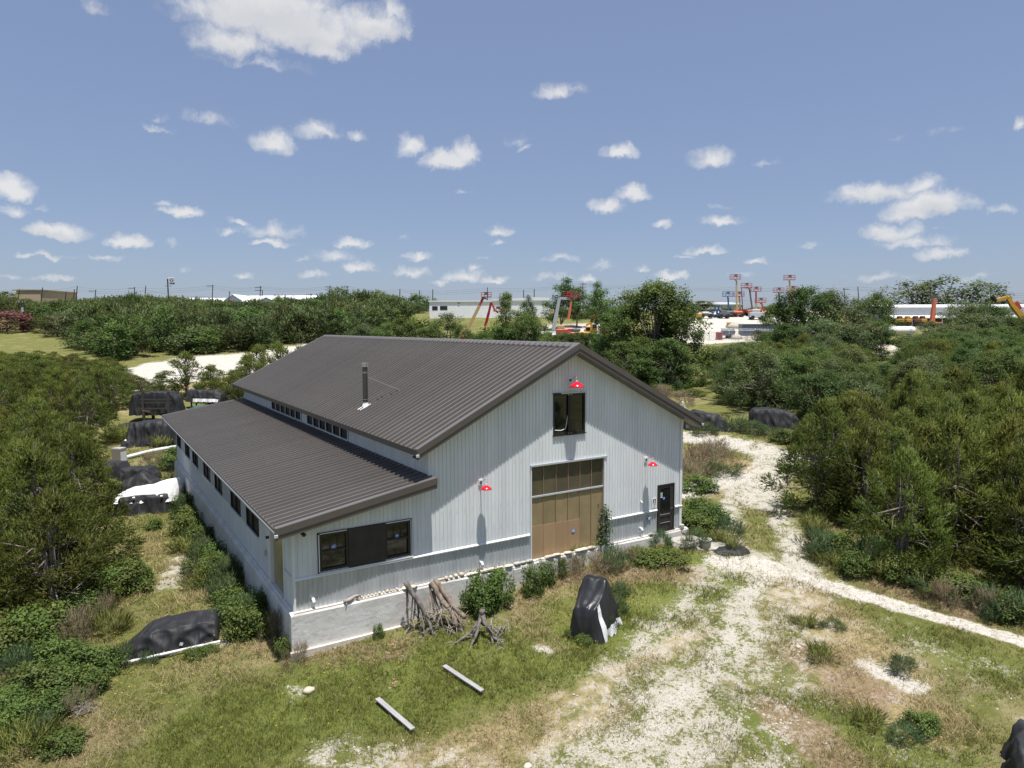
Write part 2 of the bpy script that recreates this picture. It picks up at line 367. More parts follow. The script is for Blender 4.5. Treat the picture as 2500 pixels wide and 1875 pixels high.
# ------------------------------------------------------------------ terrain
PS = np.array([-300, 0, 15, 30, 45, 60, 80, 100, 120, 140, 160, 180, 200, 225, 250, 300, 450, 3000], float)
PZ = np.array([-2.5, -2.2, -1.95, -1.3, -.8, 0.1, .8, 1.6, 3.0, 4.6, 6.2, 8.2, 11.0, 13.0, 14.5, 15.2, 15.4, 14.0], float)
CTRL = np.array([  # x, y, z near the barn
 (0,-.4,-1.42),(2.5,-.4,-1.26),(6,-.4,-1.0),(10,-.4,-.72),(13,-.4,-.48),(17,-.4,-.42),(-3,5,-1.65),(-1,1,-1.5),(-2,15,-1.75),(-1.5,24,-1.85),(-1.5,31,-1.9),(-7,0,-1.75),(-6,10,-1.6),
 (-4,-6,-1.85),(0,-4,-1.7),(4,-9,-1.8),(8,-4,-1.35),(8,-9,-1.6),(14,-5,-.95),(16,-10,-1.2),(21,-11,-1.0),(22,-4,-.65),(20,2,-.4),(19,10,-.2),(20,20,.1),(24,28,.4),(30,20,.3),(30,5,-.3),(28,-6,-.6),
 (8,38,-1.0),(0,45,-1.2),(16,40,-.3),(8,15,-1.2),(12,15,-.9)], float)
def base_h(x, y):
    s = (x-CAM[0])*FWD[0] + (y-CAM[1])*FWD[1]
    t = (x-CAM[0])*RGT[0] + (y-CAM[1])*RGT[1]
    z = np.interp(s + 6*np.sin(t*.021) * np.clip((s-70)/60, 0, 1), PS, PZ)
    return z
_res = CTRL[:, 2] - base_h(CTRL[:, 0], CTRL[:, 1])
def hfun(x, y):
    x = np.asarray(x, float); y = np.asarray(y, float); b = base_h(x, y)
    num = np.zeros_like(b); den = np.full_like(b, 1/28.0**2)
    for (cx, cy, _), r in zip(CTRL, _res):
        w = 1/((x-cx)**2+(y-cy)**2+4.0); w = w*w*60; num += w*r; den += w
    und = .10*np.sin(x*.37+1.3)*np.sin(y*.31+.4) + .05*np.sin(x*.9+y*.7)
    away = np.clip((np.maximum(np.abs(x-8.5)-8.7, np.abs(y-15)-15.2))/3.0, 0, 1)
    return b + num/den + und*away
def gz(x, y): return float(hfun(np.array([x]), np.array([y]))[0])
def at(px, py):
    """ground point seen at a place of the photograph (2212 px wide)"""
    d = ray(px, py); t = np.concatenate([np.linspace(8, 90, 900), np.linspace(90.2, 700, 1500)])
    X = CAM[0]+d[0]*t; Y = CAM[1]+d[1]*t; Z = CAM[2]+d[2]*t; below = Z <= hfun(X, Y)
    i = int(np.argmax(below)) if below.any() else len(t)-1
    return np.array([X[i], Y[i], float(hfun(X[i:i+1], Y[i:i+1])[0])])
def ps(px, s):
    """ground point at depth s metres in front of the lens, in the column px of the photograph"""
    t = (px*1.13020-1250)/FPX*s
    # pitch is small; lateral offset at depth s
    x = CAM[0]+FWD[0]*s+RGT[0]*t; y = CAM[1]+FWD[1]*s+RGT[1]*t
    return np.array([x, y, gz(x, y)])
def P3(px, py, s):
    d = ray(px, py); k = s/(d[0]*FWD[0]+d[1]*FWD[1]); return CAM+d*k

def seg_dist(X, Y, pts):
    best = np.full(X.shape, 1e9)
    for (a, b) in zip(pts[:-1], pts[1:]):
        ax, ay = a[0], a[1]; dx, dy = b[0]-ax, b[1]-ay; L2 = dx*dx+dy*dy+1e-9
        t = np.clip(((X-ax)*dx+(Y-ay)*dy)/L2, 0, 1)
        best = np.minimum(best, np.hypot(X-ax-t*dx, Y-ay-t*dy))
    return best
def in_poly(X, Y, pts):
    ins = np.zeros(X.shape, bool); n = len(pts)
    for i in range(n):
        x1, y1 = pts[i][0], pts[i][1]; x2, y2 = pts[(i+1) % n][0], pts[(i+1) % n][1]
        c = ((y1 > Y) != (y2 > Y)) & (X < (x2-x1)*(Y-y1)/((y2-y1)+1e-12)+x1); ins ^= c
    return ins
def soft_line(X, Y, px, width, val, soft=None):
    pts = [at(*p) for p in px]; soft = soft or width*.5
    d = seg_dist(X, Y, pts); return val*np.clip(1-(d-width/2)/soft, 0, 1)
def soft_poly(X, Y, pts, val, soft):
    ins = in_poly(X, Y, pts); d = seg_dist(X, Y, list(pts)+[pts[0]])
    return val*np.where(ins, 1.0, np.clip(1-d/soft, 0, 1))

def masks(X, Y):
    cal = np.zeros_like(X); dry = np.zeros_like(X); lush = np.zeros_like(X); brown = np.zeros_like(X)
    A = lambda m, v: np.maximum(m, v)
    # caliche drive round the barn
    cal = A(cal, soft_line(X, Y, [(1430,940),(1540,952),(1620,965),(1690,985)], 2.8, .66, 1.8))
    cal = A(cal, soft_line(X, Y, [(1672,985),(1655,1030),(1640,1075),(1655,1130),(1685,1190),(1705,1240)], 1.8, .62, 1.7))
    cal = A(cal, soft_line(X, Y, [(1655,1000),(1610,1045),(1585,1085),(1592,1140),(1596,1190),(1570,1212)], 1.0, .58, 1.2))
    cal = cal*(1-soft_line(X, Y, [(1628,1105),(1636,1160),(1655,1205)], .5, .62, .7))
    cal = A(cal, soft_line(X, Y, [(1450,1070),(1520,1052),(1590,1030)], 1.6, .72, 1.0))
    cal = A(cal, soft_line(X, Y, [(1640,1215),(1740,1252),(1820,1275),(1900,1298),(2060,1344),(2260,1404)], .5, 1.0, .4))
    cal = A(cal, soft_line(X, Y, [(1560,1212),(1620,1225),(1680,1240)], .8, .68, 1.0))
    # worn, speckled yard in front
    cal = A(cal, soft_line(X, Y, [(1640,1240),(1600,1300),(1550,1370),(1490,1430),(1430,1490),(1380,1550),(1340,1610),(1290,1690)], 3.4, .50, 2.4))
    cal = A(cal, soft_line(X, Y, [(1690,1265),(1670,1350),(1620,1450),(1560,1540),(1520,1640)], 3.0, .475, 2.4))
    cal = A(cal, soft_line(X, Y, [(1650,1245),(1600,1310),(1605,1370),(1560,1440)], .8, .57, 1.4))
    cal = A(cal, soft_line(X, Y, [(1460,1500),(1400,1570),(1350,1650)], 1.2, .58, 1.6))
    cal = A(cal, soft_line(X, Y, [(1560,1560),(1500,1610),(1450,1660)], .8, .54, 1.6))
    cal = A(cal, soft_line(X, Y, [(1720,1380),(1800,1500),(1900,1600)], 3.0, .33, 3.0))
    cal = A(cal, soft_line(X, Y, [(1900,1360),(2050,1440),(2200,1520)], 2.0, .33, 2.5))
    cal = A(cal, soft_line(X, Y, [(1740,1330),(1850,1420),(1960,1480)], 1.2, .38, 2.0))
    cal = A(cal, soft_line(X, Y, [(1880,1440),(1930,1465),(1975,1490)], .5, .72, .6))
    cal = A(cal, soft_line(X, Y, [(1000,1655),(880,1645),(720,1630)], 1.0, .46, 1.3))
    cal = A(cal, soft_line(X, Y, [(1850,1350),(1980,1390),(2140,1440)], .8, .40, 1.4))
    cal = A(cal, soft_line(X, Y, [(395,1205),(385,1240),(370,1265)], .8, .55, .9))
    cal = A(cal, soft_line(X, Y, [(480,1275),(505,1290)], .5, .55, .7))
    cal = A(cal, soft_line(X, Y, [(485,1388),(500,1378)], .25, .8, .4))
    cal = A(cal, soft_line(X, Y, [(1160,1400),(1180,1405)], .25, .60, .35))
    cal = A(cal, soft_line(X, Y, [(620,1490),(640,1500)], .25, .52, .4))
    cal = A(cal, soft_line(X, Y, [(1390,1340),(1410,1345)], .25, .52, .5))
    cal = A(cal, soft_line(X, Y, [(1860,1290),(1760,1240)], .6, .4, .9))
    cal = A(cal, soft_line(X, Y, [(230,960),(385,935)], .5, .35, 1.0))
    # far clearing and the equipment yard
    cal = A(cal, soft_poly(X, Y, [at(240,812),at(330,784),at(420,771),at(520,765),at(620,748),at(700,736),at(740,745),at(700,775),at(560,800),at(430,822),at(290,842)], 1.0, 2.0))
    cal = A(cal, soft_poly(X, Y, [ps(1470,143),ps(1490,205),ps(1560,235),ps(1760,225),ps(1760,150)], .97, 3.0))
    cal = A(cal, soft_poly(X, Y, [ps(1150,150),ps(1160,185),ps(1340,190),ps(1340,150)], .8, 4.0))
    cal = A(cal, soft_poly(X, Y, [ps(1900,165),ps(1900,200),ps(2400,200),ps(2400,160)], .42, 4.0))
    # straw-coloured bands
    dry = A(dry, soft_line(X, Y, [(860,1660),(1000,1610),(1120,1565),(1260,1500),(1400,1425),(1500,1375)], .4, .66, 1.0))
    dry = A(dry, soft_line(X, Y, [(1000,1659),(1180,1600),(1300,1540)], .4, .7, .9))
    dry = A(dry, soft_line(X, Y, [(1720,1290),(1790,1330),(1830,1380),(1900,1460)], 1.5, .7, 1.6))
    dry = A(dry, soft_line(X, Y, [(1830,1470),(1900,1500),(1960,1530),(2000,1560)], 1.0, .8, 1.4))
    dry = A(dry, soft_line(X, Y, [(1470,985),(1530,1000),(1570,1005)], 3.5, .75, 2.0))
    dry = A(dry, soft_line(X, Y, [(1400,800),(1450,840),(1480,870)], 4, .5, 4))
    dry = A(dry, soft_line(X, Y, [(170,1340),(60,1440),(30,1560)], 1.4, .5, 1.6))
    dry = A(dry, soft_line(X, Y, [(330,1180),(420,1220),(520,1330),(570,1400)], 2.0, .42, 2.0))
    dry = A(dry, soft_line(X, Y, [(300,880),(480,815),(640,770)], 4, .6, 4))
    brown = A(brown, soft_line(X, Y, [(1230,1245),(1320,1240),(1480,1240)], 1.0, .75, 1.1))
    brown = A(brown, soft_line(X, Y, [(1190,1260),(1120,1330),(1180,1390)], .9, .5, 1.1))
    brown = A(brown, soft_line(X, Y, [(1680,1540),(1760,1590),(1800,1640)], .8, .85, .9))
    brown = A(brown, soft_line(X, Y, [(1740,1420),(1800,1440),(1870,1470),(1860,1500)], 1.2, .7, 1.2))
    brown = A(brown, soft_line(X, Y, [(600,1380),(700,1420),(850,1400)], .9, .6, 1.0))
    brown = A(brown, soft_line(X, Y, [(100,1620),(200,1600),(60,1560)], 1.0, .6, 1.5))
    brown = A(brown, soft_line(X, Y, [(1780,1180),(1900,1240),(2100,1310)], 2.0, .7, 1.5))
    lush = A(lush, soft_line(X, Y, [(1340,1350),(1440,1300),(1540,1230)], 1.6, .9, 1.6))
    lush = A(lush, soft_line(X, Y, [(520,1560),(760,1500),(1000,1440),(1200,1420),(1350,1390)], 2.4, .75, 2.6))
    lush = A(lush, soft_line(X, Y, [(1700,1560),(1850,1560),(2000,1600)], 1.6, .75, 1.6))
    lush = A(lush, soft_line(X, Y, [(1860,1330),(2000,1390),(2180,1450)], 1.4, .6, 1.4))
    lush = A(lush, soft_line(X, Y, [(0,735),(80,735),(150,745)], 25, .45, 12))
    return cal, dry, lush, brown

def axis(c0, c1, fine, far, n):
    core = np.arange(c0, c1+1e-6, fine); g = np.geomspace(fine, far, n); 
    return np.concatenate([c0-np.cumsum(g)[::-1], core, c1+np.cumsum(g)])
def make_ground():
    xs = axis(-14, 32, .26, 34, 62); ys = axis(-17, 34, .28, 34, 66)
    X, Y = np.meshgrid(xs, ys); Z = hfun(X, Y)
    near = (X > -14) & (X < 32) & (Y > -17) & (Y < 34)
    rr = NP.normal(0, .018, X.shape); Z = Z + rr*near
    nx, ny = len(xs), len(ys)
    v = np.stack([X, Y, Z], -1).reshape(-1, 3)
    i = np.arange(ny-1)[:, None]*nx + np.arange(nx-1)[None]
    f = np.stack([i, i+1, i+nx+1, i+nx], -1).reshape(-1, 4)
    me = bpy.data.meshes.new('ground'); me.vertices.add(len(v)); me.vertices.foreach_set('co', v.ravel())
    me.loops.add(f.size); me.loops.foreach_set('vertex_index', f.ravel().astype(np.int32))
    me.polygons.add(len(f)); me.polygons.foreach_set('loop_start', np.arange(0, f.size, 4, dtype=np.int32)); me.polygons.foreach_set('loop_total', np.full(len(f), 4, np.int32))
    me.polygons.foreach_set('use_smooth', np.ones(len(f), bool))
    me.update(calc_edges=True)
    for nm, a in zip(('caliche', 'dry', 'lush', 'brown'), masks(X, Y)):
        at_ = me.attributes.new(nm, 'FLOAT', 'POINT'); at_.data.foreach_set('value', a.ravel().astype(np.float32))
    m = bpy.data.materials.new('ground'); m.use_nodes = True; nt = m.node_tree; N = nt.nodes; L = nt.links; b = N['Principled BSDF']
    b.inputs['Roughness'].default_value = .95; b.inputs['Specular IOR Level'].default_value = .15
    geo = N.new('ShaderNodeNewGeometry'); Pn = geo.outputs['Position']
    def nz(scale, det=6, rough=.6, dist=0.0):
        n = N.new('ShaderNodeTexNoise'); n.inputs['Scale'].default_value = scale; n.inputs['Detail'].default_value = det; n.inputs['Roughness'].default_value = rough; n.inputs['Distortion'].default_value = dist
        L.new(Pn, n.inputs['Vector']); return n.outputs['Fac']
    def mr(v, a, b_, c=0.0, d=1.0, smooth=True):
        n = N.new('ShaderNodeMapRange'); n.interpolation_type = 'SMOOTHSTEP' if smooth else 'LINEAR'
        L.new(v, n.inputs[0])
        for k, q in zip((1, 2, 3, 4), (a, b_, c, d)): n.inputs[k].default_value = q
        return n.outputs[0]
    def ma(op, a, b_):
        n = N.new('ShaderNodeMath'); n.operation = op
        for k, q in enumerate((a, b_)):
            if isinstance(q, (int, float)): n.inputs[k].default_value = q
            else: L.new(q, n.inputs[k])
        return n.outputs[0]
    def mix(f, a, b_):
        n = N.new('ShaderNodeMix'); n.data_type = 'RGBA'
        if isinstance(f, (int, float)): n.inputs['Factor'].default_value = f
        else: L.new(f, n.inputs['Factor'])
        for nm, q in (('A', a), ('B', b_)):
            if isinstance(q, tuple): n.inputs[nm].default_value = q+(1,)
            else: L.new(q, n.inputs[nm])
        return n.outputs['Result']
    def attr(nm):
        n = N.new('ShaderNodeAttribute'); n.attribute_name = nm; return n.outputs['Fac']
    big = nz(.35, 4); mid = nz(1.7, 6, .65); fine = nz(9, 6, .7); vf = nz(38, 4, .7)
    m2 = nz(.8, 7, .7, .6)
    g = mix(mr(mid, .38, .64), (.120, .134, .034), (.195, .182, .062))
    g = mix(mr(fine, .40, .66), g, (.10, .112, .028))
    g = mix(mr(big, .5, .68, 0, .7), g, (.27, .23, .115))
    g = mix(mr(vf, .55, .75, 0, .6), g, (.34, .31, .19))
    g = mix(mr(m2, .52, .66, 0, .6), g, (.205, .17, .10))
    lushf = mr(ma('ADD', attr('lush'), ma('MULTIPLY', ma('SUBTRACT', mid, .5), 1.1)), .35, .75, 0, .75)
    g = mix(lushf, g, (.125, .152, .032))
    dryf = mr(ma('ADD', attr('dry'), ma('MULTIPLY', ma('SUBTRACT', mid, .5), 1.3)), .3, .8, 0, .92)
    g = mix(dryf, g, mix(mr(fine, .35, .65), (.42, .335, .19), (.25, .19, .095)))
    brf = mr(ma('ADD', attr('brown'), ma('MULTIPLY', ma('SUBTRACT', mid, .5), 1.3)), .35, .8, 0, .85)
    g = mix(brf, g, mix(mr(fine, .35, .65), (.20, .125, .075), (.30, .235, .16)))
    cc = mix(mr(mid, .35, .7), (.60, .572, .515), (.46, .43, .375))
    cc = mix(mr(fine, .46, .66, 0, .82), cc, (.205, .175, .115))
    cc = mix(mr(vf, .5, .72, 0, .45), cc, (.66, .63, .56))
    _a, _b = at(1290, 1660), at(1600, 1300); tcm = N.new('ShaderNodeMapping'); L.new(Pn, tcm.inputs['Vector'])
    tcm.vector_type = 'TEXTURE'; tcm.inputs['Rotation'].default_value = (0, 0, math.atan2(_b[1]-_a[1], _b[0]-_a[0])); tcm.inputs['Scale'].default_value = (4.5, .75, 1)
    stn = N.new('ShaderNodeTexNoise'); stn.inputs['Scale'].default_value = 1.0; stn.inputs['Detail'].default_value = 4; L.new(tcm.outputs[0], stn.inputs['Vector'])
    csum = ma('ADD', ma('ADD', attr('caliche'), ma('MULTIPLY', ma('SUBTRACT', stn.outputs['Fac'], .48), .38)), ma('ADD', ma('MULTIPLY', ma('SUBTRACT', mid, .5), .95), ma('ADD', ma('MULTIPLY', ma('SUBTRACT', fine, .5), 1.35), ma('MULTIPLY', ma('SUBTRACT', vf, .5), .5))))
    calf = mr(csum, .42, .64)
    # small bald spots anywhere
    bald = mr(ma('ADD', ma('MULTIPLY', mid, .7), ma('MULTIPLY', fine, .5)), .70, .79, 0, .65)
    calf = ma('MAXIMUM', calf, bald)
    col = mix(calf, g, cc)
    L.new(col, b.inputs['Base Color'])
    bp = N.new('ShaderNodeBump'); bp.inputs['Strength'].default_value = .7; bp.inputs['Distance'].default_value = .08
    L.new(ma('ADD', fine, ma('MULTIPLY', vf, .5)), bp.inputs['Height']); L.new(bp.outputs[0], b.inputs['Normal'])
    me.materials.append(m)
    return tag(part('ground', me), kind='structure')
make_ground()

# ------------------------------------------------------------------ the barn
W_, L_, OY = 16.975, 30.9, .56
XM, XR = 4.671, 10.846
XE, ZE, ZR = 4.03, 4.824, 8.272                                # main eave edge, ridge
SL = (ZR-ZE)/(XR-XE)
XEr = W_+.68
ZEr = ZR-SL*(XEr-XR)
XL, ZL, XT, ZT = -.648, 2.852, 4.737, 3.772                    # lean-to roof
SLL = (ZT-ZL)/(XT-XL)
ZB = 1.034                                                     # top of the wainscot
def ztop_main(x): return ZR-SL*abs(x-XR)-.10
def ztop_lean(x): return ZL+SLL*(x-XL)-.09

def wall_panels(barn, name, u0, u1, zb, zt, to3, openings, mt, depth=.022, pitch=.1524, per=6, base_d=0.0):
    """ribbed sheets, each one its own mesh; to3(u, z, outward) places a point"""
    prof = [(0, 0), (.098, 0), (.108, 1), (.134, 1), (.144, 0)]
    np_ = int(math.ceil((u1-u0)/(pitch*per)-1e-6))
    for k in range(np_):
        a = u0+k*pitch*per; b = min(u1, a+pitch*per)
        if b-a < .01: continue
        bk = []
        for j in range(per+1):
            for o, d in prof:
                u = a+j*pitch+o
                if u <= b+1e-6: bk.append((u, d*depth))
        if bk[-1][0] < b-1e-6: bk.append((b, 0))
        us = [q[0] for q in bk]; ds = [q[1] for q in bk]
        ext = set()
        for (o0, o1, _, _) in openings:
            for o in (o0, o1):
                if a+1e-4 < o < b-1e-4: ext.add(o)
        for z in ('ridge',):
            if 'x' in name and a < XR < b: ext.add(XR)
        allu = sorted(set(us) | ext); alld = list(np.interp(allu, us, ds))
        mbs = {}; ncut = []
        for (ua, da), (ub, db) in zip(zip(allu, alld), zip(allu[1:], alld[1:])):
            if ub-ua < 1e-4: continue
            mid = (ua+ub)/2; lo_a, lo_b = zb(ua), zb(ub); hi_a, hi_b = zt(ua), zt(ub)
            cuts = sorted([(z0, z1) for (o0, o1, z0, z1) in openings if o0-1e-4 <= mid <= o1+1e-4])
            cur_a, cur_b = lo_a, lo_b; ncut.append(len(cuts))
            for pc, (z0, z1) in enumerate(cuts+[(None, None)]):
                ta, tb = (z0, z0) if z0 is not None else (hi_a, hi_b)
                if ta-cur_a > .004 or tb-cur_b > .004:
                    mbs.setdefault(pc, MB()).face(to3(ua, cur_a, base_d+da), to3(ub, cur_b, base_d+db), to3(ub, tb, base_d+db), to3(ua, ta, base_d+da))
                if z0 is not None: cur_a = cur_b = z1
        if min(ncut) == 0 and len(mbs) > 1:
            one = MB()
            for q in mbs.values(): one.add(q.v, q.f)
            mbs = {0: one}
        for q in mbs.values(): q.build('wall_panel', mt, barn)

def window_unit(barn, to3, u0, u1, z0, z1, cols=1, rows=1, fr=.06, lites=0, meet=None, name='window', framem=None, proud=.035, glassm=None):
    """frame, glass and glazing bars as a part with sub-parts"""
    framem = framem or M['dark']
    mb = MB()
    def bx(a, b, c, d, p0, p1):
        q = [to3(a, c, p0), to3(b, c, p0), to3(b, d, p0), to3(a, d, p0), to3(a, c, p1), to3(b, c, p1), to3(b, d, p1), to3(a, d, p1)]
        mb.add(q, [(0,3,2,1),(4,5,6,7),(0,1,5,4),(1,2,6,5),(2,3,7,6),(3,0,4,7)])
    bx(u0, u0+fr, z0, z1, -.1, proud); bx(u1-fr, u1, z0, z1, -.1, proud)
    bx(u0+fr, u1-fr, z0, z0+fr, -.1, proud-.002); bx(u0+fr, u1-fr, z1-fr, z1, -.1, proud-.002)
    for c in range(1, cols):
        u = u0+(u1-u0)*c/cols; bx(u-fr*.45, u+fr*.45, z0+fr, z1-fr, -.08, proud-.006)
    if meet: bx(u0+fr, u1-fr, meet-.03, meet+.03, -.08, proud-.008)
    f = mb.build(name, framem, barn)
    for c in range(cols):
        a = u0+(u1-u0)*c/cols+fr*.4; b = u0+(u1-u0)*(c+1)/cols-fr*.4
        zs = [z0+fr*.4, meet, z1-fr*.4] if meet else [z0+fr*.4, z1-fr*.4]
        for za, zb_ in zip(zs, zs[1:]):
            p = MB(); off = -.03 if (meet and za == zs[0]) else -.015
            p.face(to3(a, za, off), to3(b, za, off), to3(b, zb_, off), to3(a, zb_, off)); p.build('pane', glassm or M['glass'], f)
    if lites:
        g = MB(); mb = g
        for k in range(1, lites):
            u = u0+fr+(u1-u0-2*fr)*k/lites; bx(u-.012, u+.012, (meet or z0)+.03, z1-fr, -.02, .004)
        g.build('glazing_bar', framem, f)
    return f

def disc(mb, to3, u, z, r, d, n=18):
    mb.face(*[to3(u+r*math.cos(2*math.pi*k/n), z+r*math.sin(2*math.pi*k/n), d) for k in range(n)])
def rect(mb, to3, a, b, c, d, p): mb.face(to3(a, c, p), to3(b, c, p), to3(b, d, p), to3(a, d, p))

def make_barn():
    barn = thing('barn', 'large grey metal-sided barn with a dark brown standing seam roof and a lean-to', 'barn')
    fr3 = lambda u, z, o: (u, -o, z)
    lf3 = lambda u, z, o: (-o, u, z)
    cl3 = lambda u, z, o: (XM-o, u, z)
    # --- front wall sheets
    WIN = (.775, 3.973, 1.127, 2.389); GAR = (8.973, 12.636, 0, 3.649); HI = (9.996, 11.561, 4.774, 6.367); DOOR = (15.569, 16.575, 0, 2.1)
    wall_panels(barn, 'front_x_low', 0, W_, lambda x: 0.0, lambda x: ZB-.03, fr3, [GAR, DOOR], M['wains'], base_d=0.0)
    wall_panels(barn, 'front_x_lean', 0, XM, lambda x: ZB+.0, ztop_lean, fr3, [WIN], M['wall'], base_d=.012)
    wall_panels(barn, 'front_x_main', XM, W_, lambda x: ZB+.0, ztop_main, fr3, [GAR, HI, DOOR], M['wall'], base_d=.012)
    # --- left side of the lean-to
    wins = [(27.3, 29.23), (23.26, 25.24), (19.97, 22.02), (15.86, 17.93), (12.49, 14.47), (8.25, 10.32), (4.97, 7.03)]
    lo = [(a, b, 1.13, 1.93) for a, b in wins]; rec = (1.26, 2.99, .0, 2.3)
    fil = []; srt = sorted(wins)
    for (a, b), (c, d) in zip(srt, srt[1:]): fil.append((b+.05, c-.05, 1.10, 1.95))
    wall_panels(barn, 'left', 0, 29.75, lambda y: 0.0, lambda y: 2.72, lf3, lo+[rec], M['wall'])
    for a, b in wins:
        w = window_unit(barn, lf3, a, b, 1.13, 1.93, cols=2, fr=.05, proud=.05, glassm=M['screen'])
        s = MB(); s.box(-.10, -.0, a-.04, b+.04, 1.085, 1.127); s.build('sill', M['whitetrim'], w)
    for a, b, c, d in fil:
        s = MB(); s.box(-.032, -.022, a, b, c, d); s.build('filler_panel', M['filler'], barn)
    # door recess near the front corner of the lean-to
    s = MB(); s.box(.06, .10, 1.20, 3.05, -.02, 2.36); s.build('sliding_door', M['poly'], barn)
    s = MB(); s.box(-.055, .06, 2.99, 3.30, -.02, 2.5); s.box(-.05, .06, 1.12, 1.258, -.02, 2.5); s.box(-.045, .058, 1.26, 2.988, 2.3, 2.5); s.build('door_jamb', M['whitetrim'], barn)
    s = MB(); s.box(-.085, -.025, -.0, 1.11, ZB-.03, ZB+.02); s.build('side_band_trim', M['whitetrim'], barn)
    s = MB(); s.box(-.11, -.024, 3.6, 3.78, .78, .98, .02); s.build('meter_box', M['galv'], barn)
    s = MB(); s.tube([(-.04, 3.15, 1.6), (-.16, 3.15, 1.6)], .05, 10); s.build('side_lamp', M['dark'], barn)
    # --- clerestory wall above the lean-to roof
    zcl = ztop_lean(XM)+.02
    c1 = [15.9+(22.5-15.9)*k/6 for k in range(7)]; c2 = [8.28+(14.72-8.28)*k/6 for k in range(7)]
    co = [(15.9, 22.5, 3.88, 4.58), (8.28, 14.72, 3.88, 4.58)]
    wall_panels(barn, 'clerestory', 0, L_, lambda y: zcl, lambda y: 4.98, cl3, co, M['wall'])
    for cs in (c1, c2):
        for a, b in zip(cs, cs[1:]):
            w = window_unit(barn, cl3, a+.03, b-.03, 3.94, 4.56, fr=.035, framem=M['dark'], proud=.03, glassm=M['screen'])
        s = MB(); s.box(XM-.09, XM-.0, cs[0]-.05, cs[-1]+.05, 3.885, 3.935)
        for y in cs: s.box(XM-.06, XM-.03, y-.028, y+.028, 3.937, 4.575)
        s.build('window_surround', M['whitetrim'], barn)
    s = MB(); s.prism([(XM-.03, 3.70), (XM-.16, 3.695), (XM-.16, 3.725), (XM-.03, 3.86)], .02, L_-.02); s.build('clerestory_flashing', M['trim'], barn)
    # --- hidden right and rear walls
    wall_panels(barn, 'right', 0, L_, lambda y: 0.0, lambda y: 4.95, lambda u, z, o: (W_+o, u, z), [], M['wall'], per=40)
    wall_panels(barn, 'rear_x_main', XM, W_, lambda x: 0.0, ztop_main, lambda u, z, o: (u, L_+o, z), [], M['wall'], per=30)
    wall_panels(barn, 'rear_x_lean', 0, XM, lambda x: 0.0, ztop_lean, lambda u, z, o: (u, 29.75+o, z), [], M['wall'], per=40)
    # inner shell keeps the inside dark
    s = MB(); s.box(.16, W_-.06, .16, L_-.06, -1.2, 2.60); s.box(XM+.06, W_-.06, .17, L_-.07, 2.60, 4.80); s.build('inner_shell', M['darkpanel'], barn)
    # --- trims
    s = MB(); s.box(-.06, .0, -.075, -.035, 0, 2.86); s.box(-.075, -.035, -.035, .10, 0, 2.83); s.build('corner_trim', M['whitetrim'], barn)
    s = MB(); s.box(W_-.09, W_+.045, -.062, -.03, 0, ztop_main(W_)); s.box(W_+.03, W_+.06, -.03, .1, 0, ztop_main(W_)); s.build('corner_trim', M['whitetrim'], barn)
    for a, b in ((-.075, GAR[0]-.07), (GAR[1]+.07, DOOR[0]-.03), (DOOR[1]+.03, W_+.06)):
        s = MB(); s.prism([(0, 0), (1, 0), (1, 1), (0, 1)], 0, 1); s = MB()
        s.add([(a,-.088,ZB-.035),(b,-.088,ZB-.035),(b,-.03,ZB-.035),(a,-.03,ZB-.035),(a,-.088,ZB-.012),(b,-.088,ZB-.012),(b,-.03,ZB+.035),(a,-.03,ZB+.035)],
              [(0,3,2,1),(4,5,6,7),(0,1,5,4),(1,2,6,5),(2,3,7,6),(3,0,4,7)])
        s.build('band_trim', M['whitetrim'], barn)
    # screw heads in rows across the sunlit sheets
    s = MB()
    for z in (1.62, 2.46, 4.0):
        x = .3
        while x < W_:
            if z < ztop_main(max(x, XM))-.3 and not (GAR[0] < x < GAR[1] and z < 3.7) and not (DOOR[0] < x < DOOR[1] and z < 2.15) and not (HI[0] < x < HI[1]) and not (x < 4.1 and z < 3) and not (x < XM and z > 2.6):
                s.box(x-.009, x+.009, -.045, -.033, z-.009, z+.009)
            x += .3048
    s.build('screw_row', M['galv'], barn)['kind'] = 'stuff'
    # --- foundation
    s = MB()
    s.prism([(-.0, -.02), (-.0, -3.2), (-.2, -3.2), (-.2, -.075), (-.165, -.03)], .0, 1)
    s = MB()
    def bank(pts): s.add(pts[0], pts[1])
    # front stem wall, an outline in y,z pushed along x
    pr = [(.12, -.004), (.12, -3.2), (-.205, -3.2), (-.205, -.085), (-.17, -.035), (-.06, -.004)]
    xs = [-.205]+[i*.55 for i in range(0, 31)]+[17.32]; n = len(pr); vs = []; fs = []
    for i, x in enumerate(xs):
        for j, (y, z) in enumerate(pr):
            w = R.uniform(-.014, .014) if j in (3, 4) else 0
            vs.append((x, y+w, z+(w*.6 if j in (3, 4) else 0)))
    for i in range(len(xs)-1):
        for j in range(n): fs.append((i*n+j, i*n+(j+1) % n, (i+1)*n+(j+1) % n, (i+1)*n+j))
    fs += [tuple(range(n)), tuple(reversed([(len(xs)-1)*n+j for j in range(n)]))]
    s.add(vs, fs); s.build('foundation_wall', M['conc'], barn)
    s = MB()
    pr = [(.12, -.006), (.12, -3.2), (-.19, -3.2), (-.19, -.16), (-.16, -.10), (-.09, -.085), (-.07, -.006)]
    ys = [.13]+[i*.6 for i in range(1, 49)]+[29.9]; n = len(pr); vs = []; fs = []
    for i, y in enumerate(ys):
        for j, (x, z) in enumerate(pr):
            w = R.uniform(-.012, .012) if j in (3, 4) else 0; vs.append((x+w, y, z+w))
    for i in range(len(ys)-1):
        for j in range(n): fs.append((i*n+j, (i+1)*n+j, (i+1)*n+(j+1) % n, i*n+(j+1) % n))
    fs += [tuple(reversed(range(n))), tuple([(len(ys)-1)*n+j for j in range(n)])]
